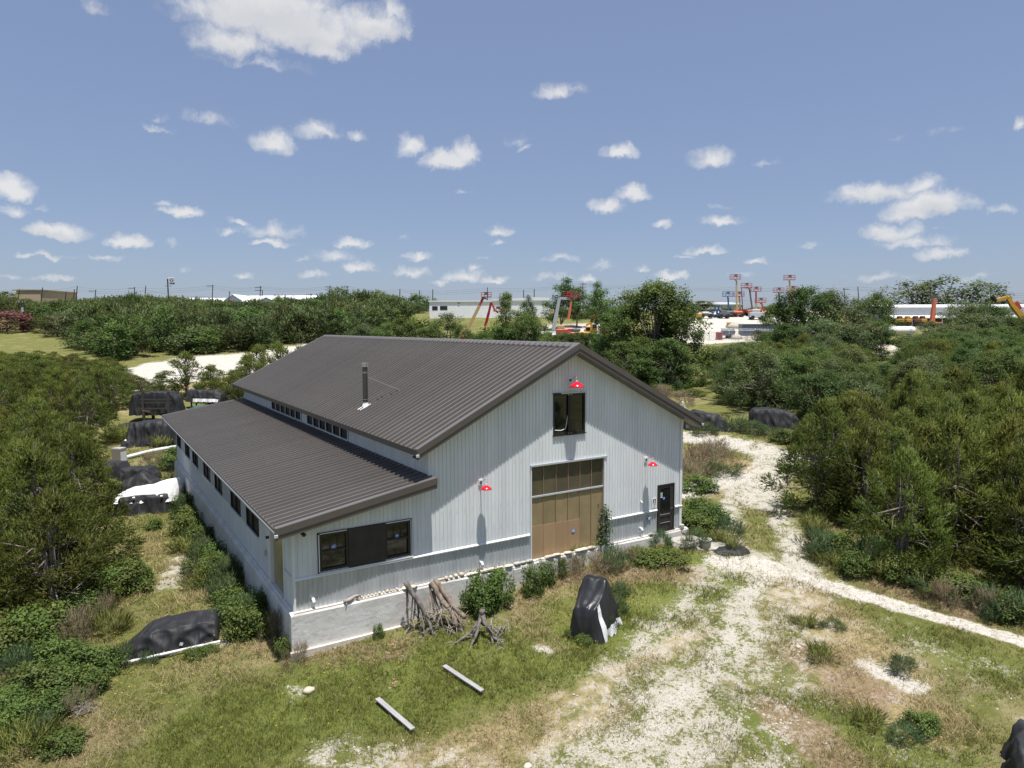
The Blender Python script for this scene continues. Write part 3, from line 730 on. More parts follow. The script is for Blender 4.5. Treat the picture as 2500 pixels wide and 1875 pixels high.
    s.add(vs, fs); s.build('foundation_wall', M['conc'], barn)
    s = MB(); s.box(.13, W_+.2, L_-.1, L_+.2, -3.2, -.01); s.box(W_+.02, W_+.2, .13, L_-.11, -3.2, -.01); s.build('foundation_wall', M['conc'], barn)
    s = MB(); s.box(-.1, 17.2, -.165, -.07, -.0275, .012, .008); s.build('ledge', M['concw'], barn)
    s = MB(); s.box(8.05, 8.75, -.25, -.206, -3, -.14); s.build('pier', M['conc'], barn)
    s = MB(); s.box(-.27, 5.4, -.33, -.207, -3.0, -1.20); s.build('footing', M['concw'], barn)
    # --- roofs: one sheet per seam
    PW = .4064; n = int(round((L_+2*OY)/PW)); PW = (L_+2*OY)/n
    def sheet(x0, z0, x1, z1, nm):
        mb = MB(); d = Vector((x1-x0, 0, z1-z0)).normalized(); up = Vector((-d.z, 0, d.x))
        if up.z < 0: up = -up
        pr = [(0, 0), (PW-.075, 0), (PW-.072, .105), (PW-.035, .105), (PW-.008, 0), (PW, 0)]
        a = [Vector((x0, y, z0))+up*h for y, h in pr]; b = [Vector((x1, y, z1))+up*h for y, h in pr]
        for i in range(len(pr)-1): mb.face(a[i], a[i+1], b[i+1], b[i])
        mb.face(*[a[i] for i in (1, 2, 3, 4)])
        return mb.mesh(nm, M['roof'])
    m1 = sheet(XE, ZE, XR-.05, ZR-.05*SL, 'main_roof_sheet'); m2 = sheet(XL, ZL, XT, ZT, 'lean_to_roof_sheet'); m3 = sheet(XEr, ZEr, XR+.05, ZR-.05*SL, 'far_roof_sheet')
    nl = int(round((29.9+2*OY)/PW))
    for k in range(n):
        part('roof_panel', m1, barn, (0, -OY+k*PW, 0)); part('roof_panel', m3, barn, (0, -OY+k*PW, 0))
        part('roof_panel', m2, barn, (0, -OY+k*PW, 0))
    # decks under the sheets
    y0, y1 = -OY+.04, L_+OY-.04
    s = MB(); s.prism([(XE+.03, ZE-.01+.0), (XR, ZR-.02), (XEr-.03, ZEr-.01), (XEr-.03, ZEr-.10), (XR, ZR-.12), (XE+.03, ZE-.10)], y0, y1); s.build('roof_deck', M['trim'], barn)
    s = MB(); s.prism([(XL+.03, ZL-.01), (XM+.02, ZL+SLL*(XM-XL)-.012), (XM+.02, ZL+SLL*(XM-XL)-.10), (XL+.03, ZL-.10)], y0, y1); s.build('roof_deck', M['trim'], barn)
    # ridge cap
    s = MB(); h = .075
    s.prism([(XR-.24, ZR-.24*SL+h-.04), (XR-.235, ZR-.235*SL+h), (XR, ZR+h+.02), (XR+.235, ZR-.235*SL+h), (XR+.24, ZR-.24*SL+h-.04), (XR, ZR+h-.02)], -OY-.05, L_+OY+.05); s.build('ridge_cap', M['roof'], barn)
    # rake trims: a stepped face board with a flange lying on the sheets
    def rake(x0, z0, x1, z1, y, nm, sgn=-1):
        d = Vector((x1-x0, 0, z1-z0)); 
        for (ya, yb, ha, hb, mm) in ((0, .20, .062, .080, M['roof']), (-.055, 0, -.14, .078, M['trim']), (-.03, .012, -.30, -.142, M['trim'])):
            s = MB(); A, B = (y+sgn*-ya, y+sgn*-yb)
            vs = [(x0, A, z0+ha), (x1, A, z1+ha), (x1, A, z1+hb), (x0, A, z0+hb), (x0, B, z0+ha), (x1, B, z1+ha), (x1, B, z1+hb), (x0, B, z0+hb)]
            s.add(vs, [(0,1,2,3),(7,6,5,4),(0,4,5,1),(1,5,6,2),(2,6,7,3),(3,7,4,0)]); s.build(nm, mm, barn)
    for yy, sg in ((-OY, -1), (L_+OY, 1)):
        rake(XE-.02, ZE-.02*SL, XR, ZR, yy, 'rake_trim', sg); rake(XR, ZR, XEr+.02, ZEr-.02*SL, yy, 'rake_trim', sg)
        rake(XL-.02, ZL-.02*SLL, XT, ZT, yy, 'rake_trim', sg)
    # soffits, eave fascias and gutters
    s = MB()
    for a, b in (((XE+.03, ZE), (XR, ZR)), ((XR, ZR), (XEr-.03, ZEr))):
        s.face((a[0], -OY+.02, a[1]-.29), (b[0], -OY+.02, b[1]-.29), (b[0], -.01, b[1]-.29), (a[0], -.01, a[1]-.29))
    s.build('soffit', M['trim'], barn)
    s = MB(); s.box(XE-.035, XE+.0, -OY-.05, L_+OY+.05, ZE-.17, ZE+.035); s.build('eave_fascia', M['trim'], barn)
    s = MB(); s.box(XEr+.0, XEr+.035, -OY-.05, L_+OY+.05, ZEr-.17, ZEr+.035); s.build('eave_fascia', M['trim'], barn)
    s = MB(); s.box(XL-.03, XL-.0, -OY-.05, L_+OY, ZL-.13, ZL+.02); s.build('eave_fascia', M['trim'], barn)
    s = MB(); s.box(XL-.075, XL-.032, -OY+.05, L_+OY, ZL-.115, ZL-.06); s.build('drip_edge', M['galv'], barn)
    s = MB(); s.box(XE+.03, XM, -.0, L_, ZE-.19, ZE-.165); s.box(XL, 0.02, 0, 29.8, ZL-.165, ZL-.14); s.build('eave_soffit', M['trim'], barn)
    for x, z in ((XE, ZE), (XL, ZL), (XEr, ZEr)):
        s = MB(); s.box(x-.09, x+.03, -OY-.10, -OY-.056, z-.20, z-.10, .01); s.build('trim_end_cap', M['lightgrey'], barn)
    s = MB(); s.tube([(.2, -.3, 2.62), (.2, -.3, 2.58), (.23, -.42, 2.54)], .06, 10); s.build('flood_lamp', M['dark'], barn)
    # --- front windows with the dark panel between them
    lw = window_unit(barn, fr3, .80, 1.745, 1.14, 2.37, fr=.075, lites=3, meet=1.79, proud=.05)
    rw = window_unit(barn, fr3, 3.03, 3.94, 1.14, 2.37, fr=.075, lites=3, meet=1.79, proud=.05)
    for w, st, x in ((lw, .085, 1.27), (rw, .07, 3.47)):
        s = MB(); disc(s, fr3, x, 1.88, st, .010); o = s.build('sticker', M['lblue'], w)
        s = MB(); disc(s, fr3, x, 1.88, st*.78, .0125); 
        s.cur = 1
        for k in (-1, 0, 1): rect(s, fr3, x+k*st*.34-st*.09, x+k*st*.34+st*.09, 1.88-st*.38, 1.88+st*.30, .015)
        rect(s, fr3, x-st*.42, x+st*.42, 1.88+st*.22, 1.88+st*.40, .0155)
        s.build('sticker_mark', [M['blue'], M['white']], w)
    s = MB(); s.box(1.75, 3.02, -.075, -.03, 1.10, 2.40, .006); pnl = s.build('shutter_panel', M['darkpanel'], barn)
    s = MB(); s.box(.73, .795, -.062, -.02, 1.10, 2.42); s.box(3.945, 4.0, -.062, -.02, 1.10, 2.42); s.box(.73, 4.0, -.062, -.021, 2.372, 2.42) ; s.build('window_trim', M['dark'], barn)
    s = MB(); s.box(.76, .79, -.068, -.063, 1.13, 2.37); s.box(3.955, 3.975, -.068, -.063, 1.13, 2.37); s.box(.80, 1.7, -.075, -.063, 2.375, 2.40); s.box(3.06, 3.95, -.075, -.063, 2.375, 2.40); s.box(.70, 4.03, -.10, -.035, 1.065, 1.098); s.build('window_sill', M['whitetrim'], barn)
    # --- upper window
    hw = window_unit(barn, fr3, HI[0], HI[1], HI[2], HI[3], cols=2, fr=.075, proud=.045)
    s = MB(); s.box(10.71, 10.85, -.055, -.012, 4.86, 6.29); s.build('mullion', M['dark'], hw)
    s = MB(); s.box(HI[0]-.03, HI[1]+.03, -.085, -.03, HI[2]-.045, HI[2]-.005); s.box(HI[0]-.03, HI[0]+.35, -.07, -.03, HI[3]+.002, HI[3]+.05); s.build('window_trim', M['dark'], barn)
    s = MB(); s.box(HI[0]+.35, HI[1]+.03, -.085, -.03, HI[3]+.004, HI[3]+.04); s.build('window_head', M['steel'], barn)
    for x in (10.72, 10.84):
        for z in (HI[3]-.06, HI[2]+.02): s = MB(); s.box(x-.02, x+.02, -.075, -.05, z, z+.03); s.build('window_bracket', M['steel'], barn)
    s = MB(); s.tube([(10.73, .02, 5.5), (10.68, .02, 5.2), (10.62, .02, 4.98), (10.4, .02, 4.93), (10.1, .02, 4.96)], .018, 6); s.build('window_rope', M['whitetrim'], barn)
    # --- big door opening filled with bronze sheets
    nx = 6; x0, x1 = GAR[0]+.02, GAR[1]-.10
    for k in range(nx):
        a = x0+(x1-x0)*k/nx+.012; b = x0+(x1-x0)*(k+1)/nx-.012
        for za, zb_ in ((2.49, 3.62), (.0, 2.42)):
            s = MB(); bow = R.uniform(-.012, .012); m_ = (a+b)/2
            for (ua, ub, ya, yb) in ((a, m_, .0, bow), (m_, b, bow, 0)):
                s.face((ua, .045+ya, za), (ub, .045+yb, za), (ub, .045+yb*.6, zb_), (ua, .045+ya*.6, zb_))
            s.build('door_sheet', M['polydark'] if za > 2 else M['poly'], barn)
        if k < 4:
            s = MB(); s.box(a-.004, b+.004, .018, .034, .0, 1.30-.012*k); s.build('door_board', M['ply'], barn)
    s = MB()
    for k in range(nx+1):
        x = x0+(x1-x0)*k/nx; s.box(x-.011, x+.011, .012, .04, 0, 3.62)
    s.build('door_strip', M['copper'], barn)['kind'] = 'stuff'
    s = MB(); s.box(x0, x1, -.01, .04, 2.425, 2.485); s.build('door_rail', M['lightgrey'], barn)
    s = MB(); s.box(GAR[0]-.03, GAR[0]+.012, -.06, .1, 0, 3.652); s.build('door_jamb', M['wall'], barn)
    s = MB(); s.box(GAR[1]-.085, GAR[1]+.03, -.055, .1, 0, 3.652); s.build('door_jamb', M['wall'], barn)
    s = MB(); s.box(GAR[0]-.05, GAR[1]+.06, -.095, -.02, 3.655, 3.72); s.box(GAR[0]+.015, GAR[1]-.09, -.019, .1, 3.62, 3.70); s.build('door_head', M['lightgrey'], barn)
    s = MB(); disc(s, fr3, 11.02, .82, .085, .0); disc(s, fr3, 11.02, .82, .066, .004); s.cur = 1
    for k in (-1, 0, 1): rect(s, fr3, 11.02+k*.03-.008, 11.02+k*.03+.008, .79, .845, .007)
    s.build('sticker', [M['lblue'], M['white']], barn)
    # --- entry door
    d0, d1 = DOOR[0], DOOR[1]
    s = MB(); s.box(d0, d0+.06, -.05, .08, 0, 2.1); s.box(d1-.06, d1, -.05, .08, 0, 2.1); s.box(d0+.06, d1-.06, -.048, .08, 2.04, 2.1); s.box(d0-.01, d1+.01, -.12, .08, -.02, .04); s.build('door_frame', M['dark'], barn)
    s = MB(); s.box(d0+.062, d0+.17, -.03, .02, .045, 2.035); s.box(d1-.25, d1-.062, -.03, .02, .045, 2.035)
    s.box(d0+.17, d1-.25, -.028, .02, 1.93, 2.033); s.box(d0+.17, d1-.25, -.028, .02, .66, .76); s.box(d0+.17, d1-.25, -.028, .02, .36, .40); s.box(d0+.17, d1-.25, -.028, .02, .045, .12)
    s.box(d0+.17, d1-.25, -.004, .01, .12, .66)
    door = s.build('entry_door', M['darkpanel'], barn)
    s = MB(); s.face((d0+.16, -.01, .74), (d1-.24, -.01, .74), (d1-.24, -.01, 1.95), (d0+.16, -.01, 1.95)); s.build('pane', M['glass'], door)
    s = MB(); s.box(d0+.17, d1-.24, -.036, -.031, .755, .772); s.box(d0+.17, d1-.24, -.036, -.031, .385, .40); s.build('door_moulding', M['lightgrey'], door)
    s = MB(); s.tube([(d1-.15, -.03, 1.0), (d1-.15, -.09, 1.0), (d1-.25, -.09, 1.0)], .014, 8); s.build('handle', M['steel'], door)
    s = MB(); rect(s, fr3, d0+.20, d0+.31, 1.52, 1.74, .014); s.cur = 1; rect(s, fr3, d0+.22, d0+.29, 1.555, 1.72, .017); s.cur = 0; rect(s, fr3, d0+.20, d0+.31, 1.515, 1.545, .018); s.build('sticker', [M['white'], M['green']], door)
    s = MB(); disc(s, fr3, d0+.40, 1.47, .075, .014); s.cur = 1; disc(s, fr3, d0+.40, 1.475, .055, .017); s.build('sticker', [M['blue'], M['lblue']], door)
    # small sign with a blue square and a white figure
    s = MB(); s.box(15.24, 15.50, -.05, -.036, 1.13, 1.56); sign = s.build('wall_sign', M['white'], barn)
    s = MB(); rect(s, fr3, 15.29, 15.45, 1.365, 1.53, .053); s.cur = 1
    disc(s, fr3, 15.37, 1.50, .018, .056); s.face(*[fr3(x, z, .056) for x, z in ((15.352, 1.475), (15.32, 1.40), (15.35, 1.378), (15.39, 1.378), (15.42, 1.40), (15.388, 1.475))]); s.cur = 0
    disc(s, fr3, 15.368, 1.405, .016, .058); s.cur = 2
    for z, a, b in ((1.335, 15.28, 15.47), (1.305, 15.30, 15.46), (1.275, 15.315, 15.445), (1.25, 15.33, 15.42)): rect(s, fr3, a, b, z-.006, z+.006, .053)
    rect(s, fr3, 15.29, 15.46, 1.185, 1.20, .053); s.face(*[fr3(x, z, .053) for x, z in ((15.345, 1.183), (15.40, 1.183), (15.378, 1.135), (15.366, 1.135))])
    s.build('sign_print', [M['navy'], M['white'], M['textgrey']], sign)
    s = MB(); disc(s, fr3, 15.085, .72, .125, .045, 24); s.cur = 1; disc(s, fr3, 15.085, .72, .112, .048, 24); s.cur = 0
    rect(s, fr3, 15.02, 15.15, .735, .775, .051); 
    for k in (-1, 0, 1): rect(s, fr3, 15.085+k*.042-.012, 15.085+k*.042+.012, .665, .735, .052)
    s.build('round_sign', [M['white'], M['blue']], barn)
    # white vent hoods with a pipe
    for x, z in ((.545, .30), (6.75, .34), (14.6, .36), (14.62, 1.52)):
        s = MB(); k = .6 if z > 1 else 1
        s.tube([(x, .0, z), (x, -.10*k, z), (x, -.15*k, z-.05*k), (x, -.15*k, z-.12*k)], .055*k, 10)
        if z < 1: s.box(x-.045, x+.045, -.06, -.026, z-.30, z-.07)
        s.build('vent_hood', M['whitetrim'], barn, smooth=True)
    # --- gooseneck wall lamps
    for (x, z, r, c) in ((10.80, 6.89, .30, .47), (14.855, 3.31, .21, .45), (6.75, 3.34, .21, .45)):
        s = MB(); s.box(x-.09, x+.09, -.05, -.02, z-.12, z+.12, .008); lamp = s.build('wall_lamp', M['white'], barn)
        s = MB(); s.lathe([(0, 0), (.055, 0), (.055, .03), (0, .03)], 14); s.build('mount', M['machgrey'], lamp, loc=(x, -.05, z), rot=(math.pi/2, 0, 0))
        s = MB(); pts = [(x, -.07, z)]
        for k in range(11):
            t = k/10; pts.append((x, -.10-(c-.10)*t, z+.17*math.sin(t*math.pi*.5+.0)*(1.0 if t < .7 else 1-.25*(t-.7)/.3)+(.0)))
        pts += [(x, -c, z+.02)]
        s.tube(pts, .014, 8); s.build('arm', M['steel'], lamp, smooth=True)
        s = MB(); zz = z+.02; k = r/.3
        s.lathe([(.0, 0), (.035, 0), (.035, -.05), (.0, -.05)], 14, (x, -c, zz)); s.build('socket', M['white'], lamp)
        s = MB(); pr = [(.03, -.045), (.06, -.06), (r*.5, -.06-.05*k), (r*.82, -.06-.11*k), (r*.97, -.06-.17*k), (r, -.06-.2*k), (r*.98, -.06-.2*k), (r*.8, -.06-.12*k), (r*.45, -.06-.06*k), (.02, -.06)]
        s.lathe(pr, 28, (x, -c, zz)); s.build('lamp_shade', M['red'], lamp, smooth=True)
        s = MB(); s.lathe([(.0, -.11), (.03, -.10), (.035, -.15), (.0, -.18)], 12, (x, -c, zz)); s.build('bulb', M['white'], lamp, smooth=True)
    # --- stove pipe on the main roof
    cx, cy = 5.245, 7.58; zb0 = ZE+SL*(cx-XE)
    s = MB(); s.lathe([(.115, zb0-.1), (.115, 7.22), (.0, 7.22)], 20, (cx, cy, 0)); pipe = s.build('chimney_pipe', M['flue'], barn, smooth=False)
    s = MB()
    for z in (5.78, 6.95, 6.99): s.lathe([(.115, z), (.122, z+.003), (.122, z+.022), (.115, z+.025)], 20, (cx, cy, 0))
    s.build('pipe_band', M['steel'], pipe)
    s = MB(); s.lathe([(.115, 7.22), (.15, 7.24), (.15, 7.31), (.125, 7.315), (.125, 7.35), (.155, 7.36), (.155, 7.40), (.0, 7.42)], 20, (cx, cy, 0)); s.build('pipe_cap', M['steel'], pipe)
    s = MB(); s.lathe([(.20, zb0-.03), (.165, zb0+.05), (.118, zb0+.17), (.118, zb0+.22)], 20, (cx, cy, 0))
    d = Vector((1, 0, SL)).normalized(); o = Vector((cx, cy, zb0+.07))
    s.add([tuple(o+d*a+Vector((0, b, 0))) for a, b in ((-.36, -.2), (.2, -.2), (.2, .2), (-.36, .2))], [(0, 1, 2, 3)]); s.build('pipe_flashing', M['whitetrim'], pipe, smooth=False)
    s = MB(); s.bar((cx+.1, cy-.05, 6.78), (6.58, 6.78, ZE+SL*(6.58-XE)+.06), .025); s.bar((cx+.1, cy+.05, 6.78), (6.64, 6.98, ZE+SL*(6.64-XE)+.06), .02); s.build('pipe_brace', M['steel'], pipe)
make_barn()

# ------------------------------------------------------------------ vegetation
def tri_mesh(name, V, tint, mats, extra=None, nrm=None):
    """V: n x 3 x 3 triangles with one tint each; extra: an MB appended with material 1"""
    if nrm is not None:                                          # wind every leaf to face out of its clump
        g = unit(np.cross(V[:, 1]-V[:, 0], V[:, 2]-V[:, 0])); fl = (g*nrm).sum(1) < 0; V = V.copy(); V[fl] = V[fl][:, [0, 2, 1]]; g[fl] *= -1
        nrm = unit(nrm+g*.55)
    n = len(V); v = V.reshape(-1, 3); me = bpy.data.meshes.new(name)
    ev, ef = ([], []) if extra is None else (extra.v, extra.f)
    nv = len(v)+len(ev); co = np.concatenate([v, np.array(ev, float).reshape(-1, 3)]) if ev else v
    me.vertices.add(nv); me.vertices.foreach_set('co', co.ravel())
    loops = [np.arange(3*n)]; starts = [np.arange(n)*3]; tots = [np.full(n, 3)]
    if ef:
        l = np.array([i+len(v) for f in ef for i in f]); t = np.array([len(f) for f in ef]); s = np.concatenate([[0], np.cumsum(t)[:-1]])+3*n
        loops.append(l); starts.append(s); tots.append(t)
    loops = np.concatenate(loops).astype(np.int32); starts = np.concatenate(starts).astype(np.int32); tots = np.concatenate(tots).astype(np.int32)
    me.loops.add(len(loops)); me.loops.foreach_set('vertex_index', loops)
    me.polygons.add(len(starts)); me.polygons.foreach_set('loop_start', starts); me.polygons.foreach_set('loop_total', tots)
    if ef:
        mi = np.zeros(len(starts), np.int32); mi[n:] = 1; me.polygons.foreach_set('material_index', mi)
    me.update(calc_edges=True)
    a = me.attributes.new('tint', 'FLOAT', 'FACE'); a.data.foreach_set('value', np.concatenate([tint, np.full(len(ef), .3)]).astype(np.float32))
    for m in (mats if isinstance(mats, (list, tuple)) else [mats]): me.materials.append(m)
    if nrm is not None:
        me.polygons.foreach_set('use_smooth', np.ones(len(starts), bool)); ln = np.zeros((len(loops), 3), np.float32); ln[:3*n] = np.repeat(nrm, 3, 0)
        me.normals_split_custom_set(ln.tolist())                 # zero vectors keep the automatic normal
    return me
def unit(a): return a/np.maximum(np.linalg.norm(a, axis=-1, keepdims=True), 1e-9)

def clump_centres(rng, n, H, Rb, low=.12, top=.98, shape=1.0, lob=5, inner=.55, cone=False):
    """places spread through an uneven crown: radius as a function of height with lobes"""
    ph = rng.uniform(0, 6.28, lob); am = rng.uniform(.08, .22, lob); out = []
    while len(out) < n:
        z = low+(top-low)*rng.uniform(0, 1)**(1.3 if cone else 1.0); th = rng.uniform(0, 6.28)
        q = (z-low)/(top-low); r = (1-abs(2*q-.72)**2.2*.62 if q < .36 else max(0, 1-((q-.36)/.66)**1.7)**(.62*shape))
        if cone: r = max(0, 1-q**(1.35/shape))**.8*(1 if q > .1 else .8)
        r *= 1+sum(am[k]*math.cos((k+1)*th+ph[k]+z*4) for k in range(lob))
        rr = r*math.sqrt(rng.uniform(inner**2, 1)); out.append((rr*Rb*math.cos(th), rr*Rb*math.sin(th), z*H))
    return np.array(out)

def foliage(rng, centres, crad, per, H, kind, leaf, lw, blades=7, up=.35):
    nC = len(centres); C = np.repeat(centres, per, 0); n = len(C)
    rad = np.repeat(crad*rng.uniform(.7, 1.3, nC), per)[:, None]
    u = unit(rng.normal(size=(n, 3)) + np.array([0, 0, .25])); axis_out = unit(C-np.array([0, 0, H*.4]))
    p = C+u*rad*(rng.uniform(.35, 1.0, (n, 1)))*np.array([1, 1, .75])
    ct = np.repeat(rng.uniform(-.16, .16, nC), per)
    if kind == 'spray':
        d = unit(u*.7+axis_out*.6+np.array([0, 0, up])+rng.normal(0, .25, (n, 3)))
        L = leaf*rng.uniform(.7, 1.5, (n, 1))
        P = np.repeat(p, blades, 0); D = np.repeat(d, blades, 0); LL = np.repeat(L, blades, 0); t = rng.uniform(0, 1, (n*blades, 1))
        base = P+D*LL*t; side = unit(rng.normal(size=(n*blades, 3))); bd = unit(D*.75+side*.65*(1.15-t)+np.array([0, 0, .12])); bl = LL*rng.uniform(.38, .7, (n*blades, 1))
        w = unit(np.cross(bd, unit(rng.normal(size=(n*blades, 3)))))*lw*rng.uniform(.7, 1.3, (n*blades, 1))
        V = np.stack([base-w, base+w, base+bd*bl], 1)
        tint = np.clip(.42+np.repeat(ct, blades)+rng.normal(0, .13, n*blades)+.22*(t[:, 0]-.4), 0, 1)
        nn = unit(np.repeat(u*.75+axis_out*.45, blades, 0)+np.array([0, 0, .35])+rng.normal(0, .18, (n*blades, 3)))
        return V, tint, nn
    # leaves: two triangles folded along the midrib
    N = n*blades; P = np.repeat(p, blades, 0)+rng.normal(0, leaf*.9, (N, 3)); o = np.repeat(unit(u*.8+axis_out*.5), blades, 0)
    nrm = unit(o*.55+np.array([0, 0, .75])+rng.normal(0, .5, (N, 3))); d = unit(np.cross(nrm, rng.normal(size=(N, 3)))); d = unit(d+o*.35+np.array([0, 0, -.12])); s = unit(np.cross(nrm, d))
    L = leaf*rng.uniform(.7, 1.35, (N, 1)); w = lw*rng.uniform(.7, 1.3, (N, 1))
    a = P; tip = P+d*L; m1 = P+d*L*.45+s*w+nrm*w*.25; m2 = P+d*L*.45-s*w+nrm*w*.25
    V = np.concatenate([np.stack([a, m1, tip], 1), np.stack([a, tip, m2], 1)])
    tt = np.clip(.45+np.repeat(ct, blades)+rng.normal(0, .15, N), 0, 1)
    nn = unit(np.repeat(u*.75+axis_out*.45, blades, 0)+np.array([0, 0, .35])+rng.normal(0, .2, (N, 3)))
    return V, np.concatenate([tt, tt]), np.concatenate([nn, nn])

def limbs(rng, centres, H, r0, n, stems=1, seg=4, sides=5, up=.35):
    mb = MB(); idx = rng.permutation(len(centres))[:n]
    bases = [(rng.uniform(-.12, .12)*stems, rng.uniform(-.12, .12)*stems, -.15) for _ in range(stems)]
    tops = []
    for b in bases:
        t = np.array([rng.uniform(-.3, .3), rng.uniform(-.3, .3), H*rng.uniform(.45, .62)])
        pts = [np.array(b)*(1-q)+t*q+np.array([rng.normal(0, .06), rng.normal(0, .06), 0])*(q > 0) for q in np.linspace(0, 1, seg+1)]
        mb.tube(pts, [r0*(1-.6*q) for q in np.linspace(0, 1, seg+1)], sides+2); tops.append(pts)
    for i in idx:
        pts0 = tops[int(rng.integers(len(tops)))]; k = int(rng.integers(1, seg+1)); a = pts0[k]; c = centres[i]
        if c[2] < a[2]-.3*H: k = 1; a = pts0[1]
        mid = a*.45+c*.55+np.array([rng.normal(0, .12), rng.normal(0, .12), rng.normal(0, .1)+.05*H*up])
        mb.tube([a, mid, c, c+(c-mid)*.35], [r0*.42, r0*.26, r0*.14, r0*.03], sides)
    return mb

def proto(kind, seed, H, Rb, ncl, per, crad, leaf, lw, blades, m, low=.12, shape=1.0, r0=.12, nl=16, stems=1, one=False, up=.35, inner=.55, top=.98, cone=False):
    rng = np.random.default_rng(seed); C = clump_centres(rng, ncl, H, Rb, low, top, shape, inner=inner, cone=cone)
    V, t, nn = foliage(rng, C, crad, per, H, kind, leaf, lw, blades, up)
    tr = limbs(rng, C, H, r0, nl, stems)
    if one: return (tri_mesh('tree', V, t, [m, M['bark']], tr, nn), H, Rb)
    return (tri_mesh('crown', V, t, m, None, nn), tr.mesh('trunk', M['bark'], True), H, Rb)

PR = {}
PR['juniper'] = [proto('spray', 100+i, 5.0, 2.1, 110, 34, .35, .17, .019, 9, M['juniper'], low=.02, shape=(.75, .6, .9, .7)[i], r0=.10, nl=34, stems=3, up=.22, inner=.6, cone=True) for i in range(4)]
PR['oak'] = [proto('leaf', 200+i, 6.0, 2.6, 120, 30, .52, .15, .045, 4, M['oak'], low=.03, shape=.8, r0=.14, nl=22, stems=2) for i in range(3)]
PR['olive'] = [proto('leaf', 230+i, 6.0, 2.8, 110, 30, .55, .17, .037, 4, M['olive'], low=.04, shape=.9, r0=.13, nl=24, stems=2) for i in range(3)]
PR['tall'] = [proto('leaf', 260+i, 11.0, 4.4, 120, 44, .95, .27, .085, 4, M['oak'], low=.06, shape=.7, r0=.24, nl=30) for i in range(2)]
PR['open'] = [proto('leaf', 280+i, 10.0, 3.0, 38, 44, .75, .28, .085, 4, M['oak'], low=.22, shape=.8, r0=.2, nl=26, inner=.3) for i in range(2)]
PR["shrub"] = [proto('leaf', 300+i, 1.2, .85, 34, 26, .24, .13, .036, 3, M['weed'], low=.10, shape=.6, r0=.018, nl=18, stems=3) for i in range(3)]
PR['feather'] = [proto('spray', 320+i, .9, .7, 30, 22, .2, .22, .008, 8, M['feather'], low=.06, shape=.7, r0=.012, nl=14, stems=3, up=.8) for i in range(2)]
PR['brush'] = [proto('spray', 340+i, .9, .9, 24, 18, .22, .34, .006, 7, M['dryweed'], low=.04, shape=.6, r0=.012, nl=18, stems=4, up=.9) for i in range(2)]
PR['grassclump'] = [proto('spray', 360+i, .7, .45, 12, 22, .12, .42, .009, 7, M['grass'], low=.02, shape=.6, r0=.006, nl=4, stems=2, up=1.6, top=.55) for i in range(2)]
PR['farj'] = [proto('spray', 400+i, 5.0, 2.3, 46, 14, .62, .62, .07, 6, M['farjuniper'], low=.03, shape=.85, r0=.1, nl=8, one=True) for i in range(4)]
PR['faro'] = [proto('leaf', 420+i, 6.0, 2.8, 46, 14, .75, .36, .14, 3, M['oak'], low=.04, shape=.75, r0=.13, nl=10, one=True) for i in range(4)]
PR['farl'] = [proto('leaf', 440+i, 6.0, 3.0, 40, 14, .75, .36, .13, 3, M['olive'], low=.05, shape=.8, r0=.13, nl=12, one=True) for i in range(3)]
RAW = []
for i_ in range(3):
    rg = np.random.default_rng(500+i_); C_ = clump_centres(rg, 36, 5.0, 2.3, .03, .98, .85); V_, t_, n_ = foliage(rg, C_, .66, 12, 5.0, 'spray', .66, .085, 5, .3); RAW.append((V_, t_, 5.0, 2.3, n_))
PR['bright'] = [proto('leaf', 460, 5.0, 2.2, 40, 16, .6, .32, .12, 3, M['bright'], low=.06, shape=.8, r0=.1, nl=10, one=True)]
PR['crepe'] = [proto('leaf', 470, 5.0, 3.0, 44, 16, .6, .3, .12, 3, M['crepe'], low=.10, shape=.9, r0=.1, nl=12, one=True)]
PR['bare'] = [proto('spray', 480, 4.5, 2.0, 34, 12, .5, .6, .02, 6, M['dryweed'], low=.06, shape=.9, r0=.09, nl=24, one=True)]

def plant(kind, x, y, h, w, name, label, cat, group=None, rz=None, i=None, z=None, sink=.05):
    """a tree or shrub of height h and crown width w standing at x, y"""
    lst = PR[kind]; pr = lst[R.randrange(len(lst)) if i is None else i]; H, Rb = pr[-2], pr[-1]
    z = gz(x, y) if z is None else z; rz = R.uniform(0, 6.28) if rz is None else rz
    sc = (w/(2*Rb), w/(2*Rb), h/H)
    if len(pr) == 3:
        o = part(name, pr[0], None, (x, y, z-sink), (0, 0, rz)); o.scale = sc; return tag(o, label, cat, group)
    e = thing(name, label, cat, (x, y, z-sink), rz, group); e.scale = sc
    part('crown', pr[0], e); part('trunk' if h > 2 else 'stem', pr[1], e); return e

def scatter(poly, spacing, seed, keep=None):
    rng = random.Random(seed); xs = [p[0] for p in poly]; ys = [p[1] for p in poly]; pts = []
    y = min(ys)
    row = 0
    while y < max(ys):
        x = min(xs)+(row % 2)*spacing*.5
        while x < max(xs):
            a = x+rng.uniform(-.38, .38)*spacing; b = y+rng.uniform(-.38, .38)*spacing
            if in_poly(np.array([a]), np.array([b]), poly)[0] and (keep is None or keep(a, b)): pts.append((a, b))
            x += spacing
        y += spacing*.87; row += 1
    return pts
def depth(x, y): return (x-CAM[0])*FWD[0]+(y-CAM[1])*FWD[1]
def column(x, y):
    s = depth(x, y); t = (x-CAM[0])*RGT[0]+(y-CAM[1])*RGT[1]; return (t/s*FPX+1250)/1.1302
def top_limit(px, tab): return float(np.interp(px, [a for a, _ in tab], [b for _, b in tab]))
def height_to(x, y, py):
    s = depth(x, y); px = column(x, y); return float(P3(px, py, s)[2])-gz(x, y)

def clear_of_barn(a, b, m=2.2): return not (-m < a < W_+m and -m < b < L_+m)

